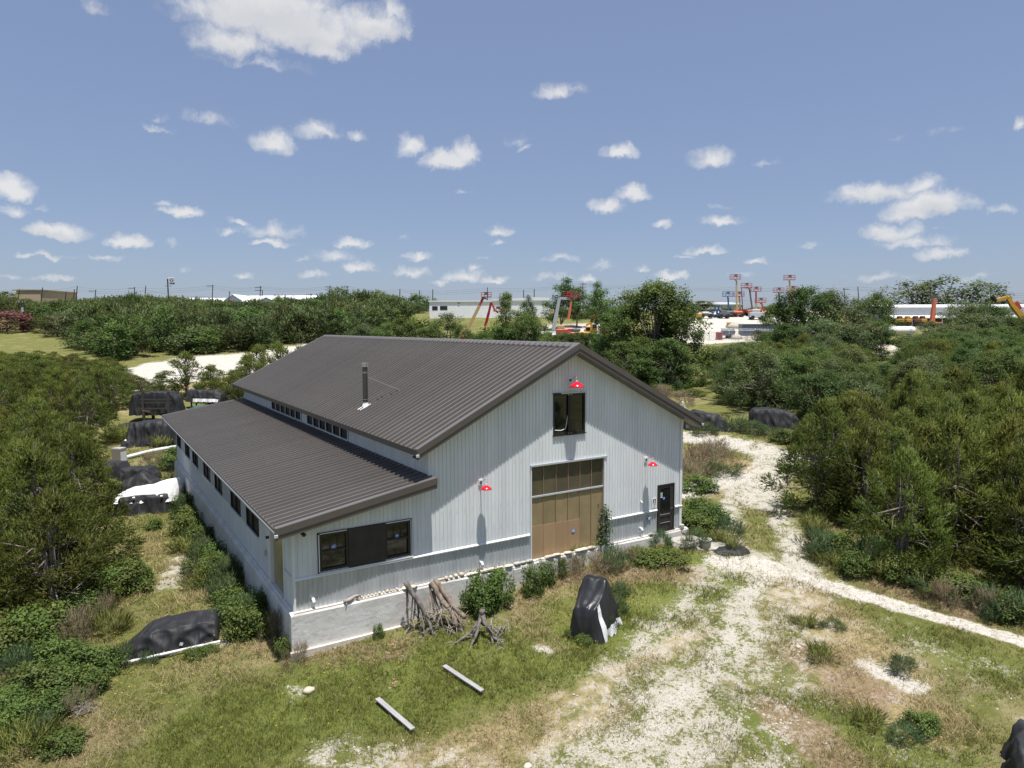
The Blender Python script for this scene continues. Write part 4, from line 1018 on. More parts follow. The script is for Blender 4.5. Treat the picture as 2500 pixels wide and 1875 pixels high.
# near juniper thicket left of the barn
left_top = [(-60, 760), (0, 757), (60, 752), (150, 760), (200, 775), (262, 800), (275, 835), (340, 815), (370, 795), (440, 790), (520, 800), (640, 745)]
def side(p, d): return np.array([p[0]+RGT[0]*d, p[1]+RGT[1]*d, 0.0])
polyA = [side(at(*p), -2.0) for p in ((300, 1262), (270, 1190), (258, 1110), (246, 1030), (238, 985), (250, 930), (288, 875), (380, 842))]+[ps(440, 80), ps(420, 84), ps(330, 90), ps(268, 96), ps(255, 114), ps(170, 126), ps(60, 130), ps(-140, 130), ps(-220, 40), at(-220, 1400), at(0, 1460), at(90, 1385), at(200, 1310)]
for (x, y) in scatter(polyA, 3.3, 3):
    px = column(x, y); s = depth(x, y)
    if s > 70 and R.random() < .6: continue
    h = R.uniform(2.9, 5.8); sc_ = R.uniform(.8, 1.12)
    lim = height_to(x, y, top_limit(px, left_top))
    h = min(h, max(1.6, lim*R.uniform(.70, 1.02)))
    zone = ('near end of the dense thicket left of the barn', 'thicket beside the covered loads left of the barn', 'far end of the thicket at the rear left of the barn')[0 if s < 36 else (1 if s < 62 else 2)]
    plant('juniper', x, y, h, R.uniform(3.4, 4.8)*sc_*(1.4 if s > 70 else 1)*min(1, .6+h/10), 'juniper_tree', 'dark juniper in the '+zone, 'tree', 'junipers in the '+zone)
for k, (px, s, pyt, w, lb) in enumerate([(345, 84, 812, 4.9, 'juniper with a pointed top in front of the white clearing, left of two'), (400, 82, 762, 6.2, 'tall juniper standing in front of the white clearing'), (455, 80, 790, 5.1, 'juniper at the right of the tall one by the clearing'),
        (500, 78, 800, 4.3, 'juniper just left of the far barn roof corner'), (560, 76, 748, 6.2, 'juniper rising behind the far left corner of the main roof'), (600, 75, 742, 5.7, 'juniper behind the roof edge beside the pale track'), (650, 74, 752, 4.6, 'small juniper peeping over the roof edge near the ridge'), (300, 86, 835, 3.8, 'low juniper at the left end of the white clearing'), (535, 82, 770, 5.4, 'juniper between the clearing and the barn roof')]):
    q = ps(px, s); plant('juniper', q[0], q[1], max(2, height_to(q[0], q[1], pyt)), w, 'juniper_tree', lb, 'tree', 'junipers by the white clearing', i=k % 4)

# far wood beyond the clearing and the field
far_top = [(-100, 640), (0, 638), (60, 650), (100, 655), (170, 650), (330, 640), (460, 650), (520, 655), (600, 650), (660, 648), (720, 640), (830, 632), (870, 650), (930, 655), (1000, 650)]
polyB = [ps(-140, 208), ps(40, 203), ps(110, 176), ps(150, 162), ps(185, 132), ps(255, 124), ps(330, 128), ps(480, 134), ps(620, 150), ps(740, 156), ps(840, 172), ps(872, 205), ps(880, 262), ps(500, 268), ps(150, 262), ps(-140, 268)]
ptsB = scatter(polyB, 5.9, 5); ptsB.sort(key=lambda p: depth(*p))
woodV, woodT, woodN = [], [], []
for n_, (x, y) in enumerate(ptsB):
    px = column(x, y); lim = height_to(x, y, top_limit(px, far_top)); h = min(R.uniform(3.6, 8.0), max(2.5, lim*R.uniform(.78, 1.05)))
    q = R.random(); kd = 'farj' if q < .50 else ('faro' if q < .80 else 'farl'); w = R.uniform(5.0, 9.0)
    if n_ > 220 and kd == 'farj':                              # behind the first rows the wood reads as one mass
        V, t, H0, R0, nv = RAW[n_ % len(RAW)]; a = R.uniform(0, 6.28); c, sn = math.cos(a), math.sin(a); k = w/(2*R0)
        Q = V.copy(); Q[..., 0], Q[..., 1] = (V[..., 0]*c-V[..., 1]*sn)*k+x, (V[..., 0]*sn+V[..., 1]*c)*k+y; Q[..., 2] = V[..., 2]*h/H0+gz(x, y)
        N2 = nv.copy(); N2[:, 0], N2[:, 1] = nv[:, 0]*c-nv[:, 1]*sn, nv[:, 0]*sn+nv[:, 1]*c; woodN.append(N2); woodV.append(Q); woodT.append(np.clip(t+R.uniform(-.15, .15), 0, 1)); continue
    zone = ('left half' if px < 420 else 'right half')+' of the far wood beyond the clearing'
    nm, lb, gp = {'farj': ('juniper_tree', 'dark juniper in the %s' % zone, 'junipers in the '+zone), 'faro': ('oak_tree', 'dark green oak in the %s' % zone, 'oaks in the '+zone), 'farl': ('mesquite_tree', 'grey-green mesquite in the %s' % zone, 'mesquites in the '+zone)}[kd]
    plant(kd, x, y, h, w, nm, lb, 'tree', gp)
tag(part('distant_wood', tri_mesh('distant_wood', np.concatenate(woodV), np.concatenate(woodT), M['farjuniper'], None, np.concatenate(woodN))), kind='stuff')
for px, s, pyt, w, kd, nm, lb in [(275, 150, 682, 9, 'bright', 'bright_green_tree', 'yellow-green tree standing out in the far wood'), (180, 148, 745, 6, 'bright', 'bright_green_bush', 'round light green bush at the edge of the grass field'), (455, 146, 718, 6, 'bright', 'bright_green_tree', 'light green sapling at the front edge of the far wood'),
        (18, 180, 672, 15, 'crepe', 'pink_flowering_tree', 'round tree covered in dull pink blossom beside the grass field'), (155, 170, 683, 9, 'bare', 'bare_tree', 'leafless grey-brown tree among the junipers of the far wood'), (290, 138, 762, 8, 'bare', 'bare_shrub', 'leafless brown shrub at the end of the clearing'),
        (85, 195, 705, 12, 'bright', 'bright_green_bush', 'light green bush at the back of the grass field'), (735, 262, 622, 9, 'faro', 'oak_tree', 'oak on the skyline beside the double-armed utility poles'), (760, 262, 628, 8, 'faro', 'oak_tree', 'lower oak on the skyline right of the double-armed poles'), (815, 255, 630, 9, 'faro', 'oak_tree', 'oak on the skyline above the small grey house'),
        (850, 258, 636, 8, 'farl', 'mesquite_tree', 'grey-green tree on the skyline left of the grey house'), (905, 262, 637, 10, 'faro', 'oak_tree', 'dark oak behind the small grey house'), (920, 250, 640, 8, 'faro', 'oak_tree', 'dark oak just left of the white warehouse'), (610, 240, 640, 8, 'faro', 'oak_tree', 'round oak in front of the long white sheds'), (0, 235, 630, 14, 'faro', 'oak_tree', 'oak at the left edge beside the beige store'), (885, 235, 655, 10, 'faro', 'oak_tree', 'dark oak between the grey house and the warehouse')]:
    q = ps(px, s); plant(kd, q[0], q[1], max(2, height_to(q[0], q[1], pyt)), w, nm, lb, 'tree' if 'tree' in nm else 'bush')
# woods behind the main ridge and around the machines, in the middle
for px, s, pyt, w, kd, nm, lb in [
 (790, 120, 703, 8, 'olive', 'mesquite_tree', 'grey-green tree behind the left half of the ridge'), (835, 112, 700, 6, 'shrub', 'green_bush', 'leafy bush above the ridge in the gap by the pale track'), (870, 118, 688, 7, 'oak', 'oak_tree', 'green bushy tree above the ridge left of the round dark bush'),
 (905, 122, 692, 7, 'bright', 'bright_green_bush', 'light green brush above the ridge'), (965, 118, 679, 8, 'oak', 'oak_tree', 'round dark bush in front of the white warehouse'), (930, 112, 702, 6, 'oak', 'oak_tree', 'low dark bush above the ridge middle'), (1000, 122, 702, 4, 'oak', 'oak_tree', 'dark bush at the foot of the tan boom'),
 (1062, 128, 706, 6, 'bright', 'bright_green_bush', 'light green brush between the tan and maroon booms'), (1095, 150, 634, 5, 'open', 'hackberry_tree', 'small open tree right of the maroon lift'), (1138, 150, 641, 4.2, 'open', 'hackberry_tree', 'small open tree in front of the white warehouse end'),
 (1127, 108, 674, 9, 'oak', 'oak_tree', 'wide dark bush hiding the machines right of the maroon lift'), (1090, 110, 708, 6, 'oak', 'oak_tree', 'low dark bush under the maroon boom'), (1160, 112, 700, 6, 'oak', 'oak_tree', 'dark bush at the left end of the hedge'),
 (1212, 175, 603, 9, 'open', 'pecan_tree', 'tall open tree with yellow-green top behind the grey boom'), (1245, 180, 622, 7, 'open', 'pecan_tree', 'open tree behind the red basket'), (1300, 160, 612, 7, 'open', 'pecan_tree', 'lanky open tree above the yellow excavator'),
 (1330, 170, 645, 8, 'farl', 'mesquite_tree', 'grey-green tree behind the yellow excavator'), (1270, 200, 640, 10, 'farl', 'mesquite_tree', 'hazy grey-green tree behind the red mast'),
 (1345, 96, 668, 8, 'tall', 'cottonwood_tree', 'dark lower tree on the left flank of the big tree'), (1415, 92, 613, 10.5, 'tall', 'cottonwood_tree', 'big dark green spreading tree in the middle distance'), (1465, 94, 650, 7, 'tall', 'cottonwood_tree', 'right shoulder of foliage beside the big dark tree'), (1375, 88, 730, 7, 'oak', 'oak_tree', 'bush at the foot of the big dark tree, on its left'), (1440, 86, 735, 8, 'oak', 'oak_tree', 'vine-covered bush at the foot of the big dark tree, on its right'),
 (1517, 205, 650, 9, 'open', 'live_oak_tree', 'small live oak with a bare trunk in front of the cream building'), (1575, 235, 662, 6, 'faro', 'oak_tree', 'small oak behind the boom lifts'), (1640, 235, 665, 8, 'faro', 'oak_tree', 'oak at the right of the boom lifts'),
 (1500, 150, 728, 3, 'brush', 'dry_bush', 'pale feathery bush at the left end of the chain-link fence'), (1625, 145, 733, 2.6, 'brush', 'dry_bush', 'pale feathery bush in front of the grey container'),
 (1690, 128, 655, 9, 'tall', 'cottonwood_tree', 'dark tree at the right end of the grey container'), (1735, 120, 624, 10, 'tall', 'cottonwood_tree', 'tall dark tree right of the boom lifts'), (1795, 122, 632, 11, 'olive', 'mesquite_tree', 'pale grey-green tree right of the tall dark tree'), (1840, 126, 645, 9, 'olive', 'mesquite_tree', 'grey-green tree left of the white shed'), (1890, 128, 634, 8, 'oak', 'oak_tree', 'dark tree at the left end of the white shed'), (1880, 118, 690, 8, 'oak', 'oak_tree', 'dark bush below the propane tank'),
 (1700, 108, 700, 8, 'oak', 'oak_tree', 'dark rounded tree below the container corner'), (1770, 106, 690, 9, 'olive', 'mesquite_tree', 'pale tree in front of the tall dark tree'), (1830, 104, 705, 9, 'olive', 'mesquite_tree', 'pale bushy tree left of the limestone heap'),
 (1960, 245, 612, 18, 'farl', 'elm_tree', 'wide feathery tree behind the white shed, left of three'), (2040, 245, 602, 20, 'farl', 'elm_tree', 'wide feathery tree behind the white shed, middle of three'), (2110, 245, 612, 16, 'farl', 'elm_tree', 'wide feathery tree behind the white shed, right of three'), (2160, 245, 645, 12, 'farl', 'elm_tree', 'grey-green tree by the yellow telehandler arm'),
 (2095, 130, 660, 12, 'olive', 'mesquite_tree', 'large grey-green tree in front of the white shed'), (2072, 140, 650, 9, 'olive', 'mesquite_tree', 'tall grey-green tree before the white shed, right of the orange boom'), (2122, 138, 655, 10, 'oak', 'oak_tree', 'tall leafy tree before the white shed, left of the yellow arm'), (2168, 146, 664, 8, 'olive', 'mesquite_tree', 'grey-green tree close left of the yellow arm'), (2050, 122, 700, 9, 'olive', 'mesquite_tree', 'grey-green tree right of the propane tank'), (2150, 125, 690, 9, 'olive', 'mesquite_tree', 'grey-green tree at the right of the white shed'), (2205, 118, 685, 9, 'oak', 'oak_tree', 'dark tree at the right edge below the telehandler'), (2012, 146, 694, 6, 'olive', 'mesquite_tree', 'grey-green tree hiding the foot of the faded orange boom'), (1960, 136, 724, 5, 'oak', 'oak_tree', 'dark bush under the propane tank'), (1925, 135, 735, 5, 'oak', 'oak_tree', 'dark bush left of the limestone heap')]:
    q = ps(px, s)
    if kd == 'shrub': kd = 'oak'
    plant(kd, q[0], q[1], max(1.2, height_to(q[0], q[1], pyt)), w, nm, lb, 'tree' if 'tree' in nm else 'bush')
# broadleaf thicket between the drive and the equipment yard
right_top = [(1440, 790), (1480, 770), (1500, 752), (1560, 742), (1640, 735), (1700, 720), (1760, 715), (1860, 745), (1880, 775), (1940, 790), (1965, 760), (2000, 720), (2100, 705), (2212, 690), (2400, 690)]
polyD = [ps(1575, 68), ps(1600, 68), ps(1640, 67), ps(1720, 64), ps(1800, 60), ps(2000, 62), ps(2300, 66), ps(2400, 104), ps(2212, 112), ps(2000, 112), ps(1930, 106), ps(1850, 104), ps(1700, 112), ps(1590, 122), ps(1555, 112), ps(1560, 90)]
for (x, y) in scatter(polyD, 3.5, 21):
    px = column(x, y); s = depth(x, y); lim = height_to(x, y, top_limit(px, right_top)+R.uniform(0, 12)); h = min(R.uniform(4.0, 6.2), lim)
    if 1845 < px < 1965 and s > 64: h = min(h, height_to(x, y, 786))
    if h < 1.2: continue
    zn = ('left' if px < 1800 else 'right')+(' front' if s < 84 else ' rear')+' of the leafy thicket below the yard'
    q = R.random(); kd = 'oak' if q < .5 else ('olive' if q < .8 else 'juniper')
    nm, lb, gp = {'oak': ('oak_tree', 'dark leafy tree in the '+zn, 'leafy trees in the '+zn), 'olive': ('mesquite_tree', 'pale grey-green tree in the '+zn, 'grey-green trees in the '+zn), 'juniper': ('juniper_tree', 'juniper in the '+zn, 'junipers in the '+zn)}[kd]
    plant(kd, x, y, h, R.uniform(4.4, 6.2), nm, lb, 'tree', gp)
polyE = [ps(1965, 118), ps(2000, 116), ps(2400, 116), ps(2400, 165), ps(2212, 160), ps(2080, 158), ps(1990, 140)]
for (x, y) in scatter(polyE, 5.2, 61):
    px = column(x, y); h = min(R.uniform(4.5, 7), height_to(x, y, float(np.interp(px, [1960, 2030, 2100, 2212, 2400], [728, 712, 694, 690, 690]))+R.uniform(0, 10)))
    if h > 1.2: plant(R.choice(['oak', 'olive', 'olive']), x, y, h, R.uniform(5, 7), 'mesquite_tree', 'grey-green tree in the belt below the white shed', 'tree', 'trees in the belt below the white shed')
# juniper thicket right of the drive
rj_top = [(1690, 900), (1720, 880), (1760, 850), (1850, 842), (1900, 850), (1960, 790), (2060, 770), (2212, 760), (2500, 750)]
polyC = [side(at(*p), 1.15) for p in ((1735, 1110), (1770, 1180), (1850, 1232), (1990, 1283), (2090, 1314), (2220, 1358))]+[at(2480, 1450), ps(2620, 34), ps(2450, 58), ps(2212, 60), ps(2000, 57), ps(1850, 54), ps(1790, 50), side(at(1735, 1010), 1.5)]
for (x, y) in scatter(polyC, 2.75, 33):
    px = column(x, y); s = depth(x, y); lim = height_to(x, y, top_limit(px, rj_top)); h = min(R.uniform(3.4, 6.4), lim*R.uniform(.72, 1.02)); zone = 'front edge' if s < 36 else ('middle' if s < 47 else 'back')
    plant('juniper', x, y, max(1.8, h), R.uniform(3.3, 4.9), 'juniper_tree', 'green juniper at the %s of the thicket right of the pale drive' % zone, 'tree', 'junipers at the %s of the thicket right of the drive' % zone)
for px, py, pyt, w, lb in [(1775, 1112, 868, 4.6, 'bushy juniper overhanging the bend of the drive'), (1750, 1020, 895, 3.6, 'juniper beside the right-hand covered machine')]:
    q = at(px, py); plant('juniper', q[0], q[1], height_to(q[0], q[1], pyt), w, 'juniper_tree', lb, 'tree')
# hedge of vines on the fence behind the ridge
q0, q1 = ps(1010, 122), ps(1330, 124)
for k in range(26):
    t = k/25; p = q0*(1-t)+q1*t; plant('oak', p[0]+R.uniform(-.4, .4), p[1]+R.uniform(-.4, .4), max(1.0, height_to(p[0], p[1], 719+R.uniform(-3, 4))), 3.6, 'vine_shrub', 'dark vine-covered shrub in the hedge line behind the ridge', 'bush', 'hedge line behind the ridge')
# brush on the meadow behind the barn
polyM = [ps(1200, 70), ps(1330, 68), ps(1440, 70), ps(1500, 72), ps(1500, 90), ps(1440, 84), ps(1340, 84), ps(1330, 112), ps(1180, 115), ps(780, 118), ps(760, 100)]
for (x, y) in scatter(polyM, 3.6, 44):
    px = column(x, y); kd = R.choice(['feather', 'brush', 'shrub', 'shrub', 'feather'])
    nm, lb, gp = {'feather': ('weed_clump', 'feathery green weed on the meadow behind the barn', 'feathery weeds on the meadow'), 'brush': ('dry_weed', 'dry straw-coloured weed on the meadow behind the barn', 'dry weeds on the meadow'), 'shrub': ('green_shrub', 'low leafy shrub on the meadow behind the barn', 'shrubs on the meadow')}[kd]
    plant(kd, x, y, R.uniform(.8, 1.6), R.uniform(1.6, 3.2), nm, lb, 'plant', gp)

# plants close to the barn, each placed where it grows
near = [ # px, py (foot), height, width, kind, label
 (1042, 1322, 1.2, 1.25, 'shrub', 'large leafy bush growing against the front foundation'), (1085, 1305, 1.15, 1.05, 'shrub', 'right half of the leafy bush pair at the front foundation'), (1155, 1283, 1.1, .85, 'shrub', 'leafy bush between the pier and the big door'),
 (1183, 1268, 1.0, .6, 'shrub', 'smaller leafy bush just left of the big door ledge'), (1214, 1250, .8, .38, 'shrub', 'narrow leafy bush below the big door'), (818, 1378, .45, .35, 'shrub', 'tiny bush at the foot of the front foundation'),
 (1265, 1245, .55, 1.5, 'brush', 'dry brown brush below the right side of the big door'), (1300, 1235, .5, 1.4, 'brush', 'dry brush tangled with green at the big door'), (1322, 1232, .8, 1.1, 'feather', 'bright feathery weed right of the big door'), (1245, 1222, .8, .9, 'shrub', 'grey-green twiggy bush under the door ledge'),
 (1360, 1215, .4, 1.3, 'brush', 'dry brush heap at the front wall right of the door'), (1400, 1210, .5, 1.4, 'shrub', 'bright green weeds below the entry door'), (1440, 1216, .55, 1.5, 'shrub', 'bright green weeds in front of the limestone step'), (1425, 1190, .7, .8, 'feather', 'weeds beside the limestone step'),
 (1325, 1330, .55, .8, 'feather', 'grey-green weed right of the upright black cover'), (1310, 1365, .5, .6, 'feather', 'weed at the foot of the upright black cover'), (1262, 1392, .35, .5, 'shrub', 'small weed in front of the upright black cover'), (1230, 1378, .3, .35, 'shrub', 'small weed at the left foot of the upright black cover'),
 (1335, 1295, .5, .8, 'feather', 'low grey weed behind the upright black cover'),
 (1488, 1140, .9, 1.4, 'shrub', 'green shrub right of the barn corner near the step'), (1515, 1150, .8, 1.3, 'shrub', 'pale leafy shrub behind the bucket'), (1535, 1120, .7, 1.6, 'shrub', 'low shrub by the drive right of the barn'), (1500, 1110, .9, 1.6, 'shrub', 'shrub along the right wall of the barn'), (1570, 1150, .6, 1.3, 'feather', 'weeds at the edge of the drive'), (1575, 1180, .5, 1.0, 'grassclump', 'grass clump right of the bucket'), (1498, 1185, .7, 1.0, 'feather', 'weeds beside the bucket'),
 (1490, 1040, .9, 2.2, 'brush', 'dry brush right of the barn beyond the first track'), (1530, 1015, 1.0, 2.6, 'brush', 'tall dry grass between the two tracks'), (1495, 1010, 1.1, 2.4, 'brush', 'tall dry grass at the barn corner between the tracks'), (1560, 1030, .8, 2.0, 'feather', 'green weeds at the right end of the dry patch'), (1510, 1060, .8, 1.8, 'shrub', 'green shrub at the front of the dry patch'), (1545, 990, .9, 2.4, 'brush', 'dry grass at the back of the patch between the tracks'),
 (1520, 940, .8, 1.8, 'feather', 'weeds in front of the left covered machine'), (1590, 930, 1.0, 2.2, 'feather', 'tall light green weeds between the two covered machines'), (1620, 935, .8, 2.0, 'feather', 'weeds in front of the right covered machine, on its left'), (1660, 945, .8, 2.2, 'feather', 'weeds in front of the right covered machine, on its right'), (1700, 955, .9, 2.0, 'shrub', 'shrub at the right end of the covered machine'),
 # weeds along the left wall
 (397, 1085, 1.2, 1.6, 'shrub', 'leafy weed by the left wall at the white tarp'), (402, 1115, 1.2, 1.5, 'shrub', 'leafy weed by the left wall, second from the white tarp'), (412, 1150, 1.1, 1.6, 'shrub', 'leafy weed by the left wall, third from the white tarp'), (430, 1185, 1.0, 1.4, 'shrub', 'leafy weed by the left wall below the meter box'), (447, 1215, .9, 1.2, 'feather', 'feathery weed leaning on the left wall'),
 (452, 1245, .9, 1.4, 'shrub', 'leafy weed by the left wall, half way along'), (470, 1262, .8, 1.3, 'shrub', 'leafy weed by the left wall past the halfway dry brush'), (490, 1295, .8, 1.2, 'feather', 'feathery weed by the left wall'), (505, 1320, .9, 1.4, 'shrub', 'leafy weed by the left wall above the covered trailer'), (525, 1350, .9, 1.4, 'shrub', 'big leafy weed right of the covered trailer'), (545, 1370, .8, 1.1, 'shrub', 'leafy weed right of the covered trailer, nearer the wall'), (500, 1345, .8, 1.2, 'shrub', 'leafy weed touching the covered trailer'),
 (595, 1400, .9, .7, 'brush', 'dry stalks at the front left foundation corner'), (580, 1375, .8, .9, 'shrub', 'dark leafy weed beside the foundation corner'), (612, 1420, .7, .6, 'shrub', 'small leafy weed at the front left foundation corner'), (560, 1340, .9, .9, 'shrub', 'leafy weed along the left foundation'), (640, 1440, .5, .7, 'brush', 'dry tuft in front of the foundation corner'),
 (425, 1240, .6, 1.1, 'feather', 'grey-green weed in the strip left of the barn'), (410, 1195, .6, 1.2, 'grassclump', 'grass clump in the strip left of the barn'), (435, 1270, .5, .9, 'grassclump', 'grass clump in the strip, nearer the covered trailer'), (330, 1145, .6, .8, 'shrub', 'small shrub in front of the black tarp with the white top'), (385, 1045, 1.0, 1.4, 'brush', 'grey dry brush behind the white tarp'), (370, 1010, 1.0, 1.6, 'shrub', 'shrub behind the white tarp near the wall'), (330, 1010, .9, 1.8, 'brush', 'dry shrub between the cabinet and the wall'), (385, 1000, 1.2, 1.4, 'shrub', 'dark shrub at the rear end of the left wall'), (300, 950, .9, 2.4, 'grassclump', 'tall light grass in front of the large black bundle'), (265, 950, 1.0, 2.2, 'grassclump', 'tall light grass left of the large black bundle'), (350, 965, .7, 1.6, 'grassclump', 'grass at the foot of the large black bundle'),
 # left foreground weeds
 (268, 1278, 1.1, 1.7, 'shrub', 'leafy weed at the corner of the left thicket'), (225, 1290, 1.0, 1.6, 'shrub', 'leafy weed below the left thicket'), (290, 1262, .9, 1.2, 'shrub', 'leafy weed at the outermost corner of the thicket'), (180, 1340, 1.0, 1.7, 'shrub', 'leafy weed along the foot of the left thicket'), (130, 1375, 1.1, 1.8, 'shrub', 'tall leafy weed along the foot of the left thicket'), (60, 1400, 1.2, 2.0, 'shrub', 'dense leafy weed at the left edge'), (15, 1430, 1.2, 1.8, 'shrub', 'dense leafy weed cut by the left edge'),
 (180, 1390, .9, 1.3, 'brush', 'pale dry brush left of the covered trailer'), (215, 1355, .8, 1.0, 'brush', 'pale dry brush above the covered trailer end'), (235, 1375, .7, .9, 'grassclump', 'flowering clump beside the covered trailer'), (262, 1440, .6, .8, 'feather', 'feathery weed at the low end of the covered trailer'), (225, 1450, .8, 1.1, 'shrub', 'weed at the low left end of the covered trailer'),
 (165, 1465, .9, 1.5, 'shrub', 'leafy weed in the left foreground bank'), (110, 1450, .9, 1.5, 'shrub', 'leafy weed in the left foreground bank, further left'), (130, 1500, .8, 1.3, 'shrub', 'leafy weed in the left foreground bank, nearer'), (185, 1500, .7, 1.1, 'shrub', 'leafy weed at the right of the foreground bank'), (70, 1500, .8, 1.4, 'shrub', 'broad leafy weed in the left foreground bank'), (40, 1470, .8, 1.3, 'feather', 'feathery weed at the left edge of the bank'), (60, 1560, .7, 1.2, 'shrub', 'leafy weed at the lower left edge'), (90, 1590, .6, 1.0, 'feather', 'pale feathery weed above the lower left corner'), (40, 1630, .6, 1.1, 'grassclump', 'bright grass clump in the lower left corner'), (170, 1540, .5, .9, 'brush', 'heap of pale dry stems in the left foreground'), (115, 1550, .6, 1.1, 'shrub', 'leafy weed left of the stick pile'), (140, 1620, .45, 1.0, 'shrub', 'low leafy weed at the bottom left'), (20, 1590, .6, 1.2, 'shrub', 'leafy weed in the left corner'), (20, 1540, .7, 1.0, 'shrub', 'leafy weed cut by the lower left edge'),
 (320, 1435, .35, .6, 'feather', 'weed in front of the white pole of the covered trailer'), (420, 1420, .35, .6, 'shrub', 'leafy weed in front of the trailer pole near its right end'), (450, 1410, .3, .5, 'shrub', 'small weed at the right end of the trailer pole'),
 # right foreground
 (1735, 1355, .3, .6, 'grassclump', 'green tuft in the worn ground right of the centre'), (1775, 1425, .35, .7, 'grassclump', 'green tuft beside the grey patch'), (1870, 1570, .35, .7, 'grassclump', 'green tuft on the pale patch at the lower right'), (1800, 1360, .3, .7, 'feather', 'grey-green weeds in the worn ground'), (1950, 1450, .35, .9, 'feather', 'weeds at the upper edge of the bare patch'), (1990, 1575, .4, .8, 'shrub', 'leafy weeds in the lower right foreground'), (1950, 1600, .35, .8, 'feather', 'weeds in the lower right foreground'),
 (1850, 1245, .9, 1.2, 'shrub', 'dark shrub at the foot of the right-hand junipers'), (2050, 1310, .7, 1.3, 'brush', 'dry brush along the path at the right'), (2130, 1330, .7, 1.4, 'brush', 'dry brush along the path near the right edge'), (1800, 1225, .5, 1.0, 'grassclump', 'yellow-green grass clump at the drive bend'), (1760, 1140, .5, 1.0, 'grassclump', 'yellow-green grass clump under the overhanging juniper'),
 (2190, 1340, .9, 1.4, 'shrub', 'leafy shrub at the right edge below the junipers'),
]
for px, py, h, w, kd, lb in near:
    q = at(px, py); nm = {'shrub': 'green_shrub', 'feather': 'weed_clump', 'brush': 'dry_weed', 'grassclump': 'grass_clump'}[kd]
    plant(kd, q[0], q[1], h, w, nm, lb, 'plant')
y_ = 2.4
while y_ < 28:
    if not 20.5 < y_ < 24.5: plant(R.choice(['shrub', 'shrub', 'shrub', 'feather', 'feather']), -.62-R.uniform(0, .5), y_, R.uniform(.5, 1.15), R.uniform(.7, 1.25), 'wall_weed', 'weed in the row growing along the left wall of the barn', 'plant', 'weeds in the row along the left wall')
    y_ += R.uniform(.5, 1.1)
for k_ in range(13):
    t_ = k_/12; q = at(1775+(2200-1775)*t_+R.uniform(-12, 12), 1195+(1345-1195)*t_+R.uniform(-8, 6)); kd = R.choice(['shrub', 'shrub', 'feather', 'shrub', 'grassclump', 'feather'])
    plant(kd, q[0], q[1], R.uniform(.5, 1.1), R.uniform(1.0, 1.7), 'edge_weed', 'weed at the shaded foot of the right-hand junipers along the path', 'plant', 'weeds at the foot of the right-hand junipers')
# vine climbing the jamb of the big door
rng = np.random.default_rng(77); n = 55
vz = rng.uniform(0, 1.6, n); vx = 12.58+rng.normal(0, .075, n)*(1.3-vz*.45)-np.clip(.5-vz, 0, 1)*rng.uniform(0, 1.3, n)
C = np.stack([vx, np.full(n, -.12)-rng.uniform(0, .06, n), vz], 1)
V, t, _n = foliage(rng, C, .05, 3, 1.5, 'leaf', .10, .035, 3)
vt = MB(); vt.tube([(12.5, -.12, .0), (12.62, -.1, .5), (12.58, -.1, 1.0), (12.66, -.1, 1.5)], .012, 5)
tag(part('climbing_vine', tri_mesh('climbing_vine', V, t, [M['olive'], M['bark']], vt)), 'vine climbing the right side of the big bronze door', 'vine')

# grass, straw and flowers: far too many to count
def blades(n, seed, kind):
    rng = np.random.default_rng(seed)
    s = np.exp(rng.uniform(math.log(13.2), math.log(62), n)); tl = rng.uniform(-.80, .80, n)
    x = CAM[0]+FWD[0]*s+RGT[0]*tl*s; y = CAM[1]+FWD[1]*s+RGT[1]*tl*s
    ok = ~((x > -.25) & (x < W_+.3) & (y > -.36) & (y < L_+.2)); x, y, s = x[ok], y[ok], s[ok]
    cal, dry, lush, brown = masks(x, y)
    patch = .5+.25*np.sin(x*1.9+1.7*np.sin(y*1.3))+.25*np.sin(y*2.3+1.9*np.sin(x*1.1+.7))
    pr = np.clip(.95-cal*1.5+(patch-.5)*.9, .03, 1)
    if kind == 'grass': pr = pr*np.clip(1-dry*.75-brown*.7, .1, 1)*np.clip(.55+lush*.6, 0, 1)
    else: pr = pr*np.clip(.12+dry*.9+brown*.55-lush*.25, .02, 1)
    ok = rng.uniform(0, 1, len(x)) < pr; return rng, x[ok], y[ok], s[ok], lush[ok], dry[ok], patch[ok]
def make_blades(name, n, seed, kind, m):
    rng, x, y, s, lush, dry, patch = blades(n, seed, kind); z = hfun(x, y); k = 3; N = len(x)
    P = np.repeat(np.stack([x, y, z-.01], 1), k, 0)+rng.normal(0, .035, (N*k, 3))*np.array([1, 1, 0])
    hgt = (.05+.07*patch+.05*lush if kind == 'grass' else .08+.10*patch)*(1+.4*(s > 25)); H = np.repeat(hgt, k)*rng.uniform(.5, 1.5, N*k)
    lean = rng.normal(0, .55 if kind == 'grass' else .9, (N*k, 2)); tip = P+np.stack([lean[:, 0]*H, lean[:, 1]*H, H], 1)
    a = rng.uniform(0, 6.28, N*k); w = np.repeat(np.clip(s*.00042, .006, .02), k)*rng.uniform(.7, 1.3, N*k); wv = np.stack([np.cos(a)*w, np.sin(a)*w, a*0], 1)
    V = np.stack([P-wv, P+wv, tip], 1)
    tint = np.clip(np.repeat(.30+.35*patch+rng.normal(0, .12, N), k)+rng.normal(0, .16, N*k)-np.repeat(lush, k)*.1, 0, 1)
    tag(part(name, tri_mesh(name, V, tint, m)), kind='stuff')
make_blades('grass', 300000, 1, 'grass', M['grass'])
make_blades('dry_grass', 260000, 2, 'straw', M['straw'])
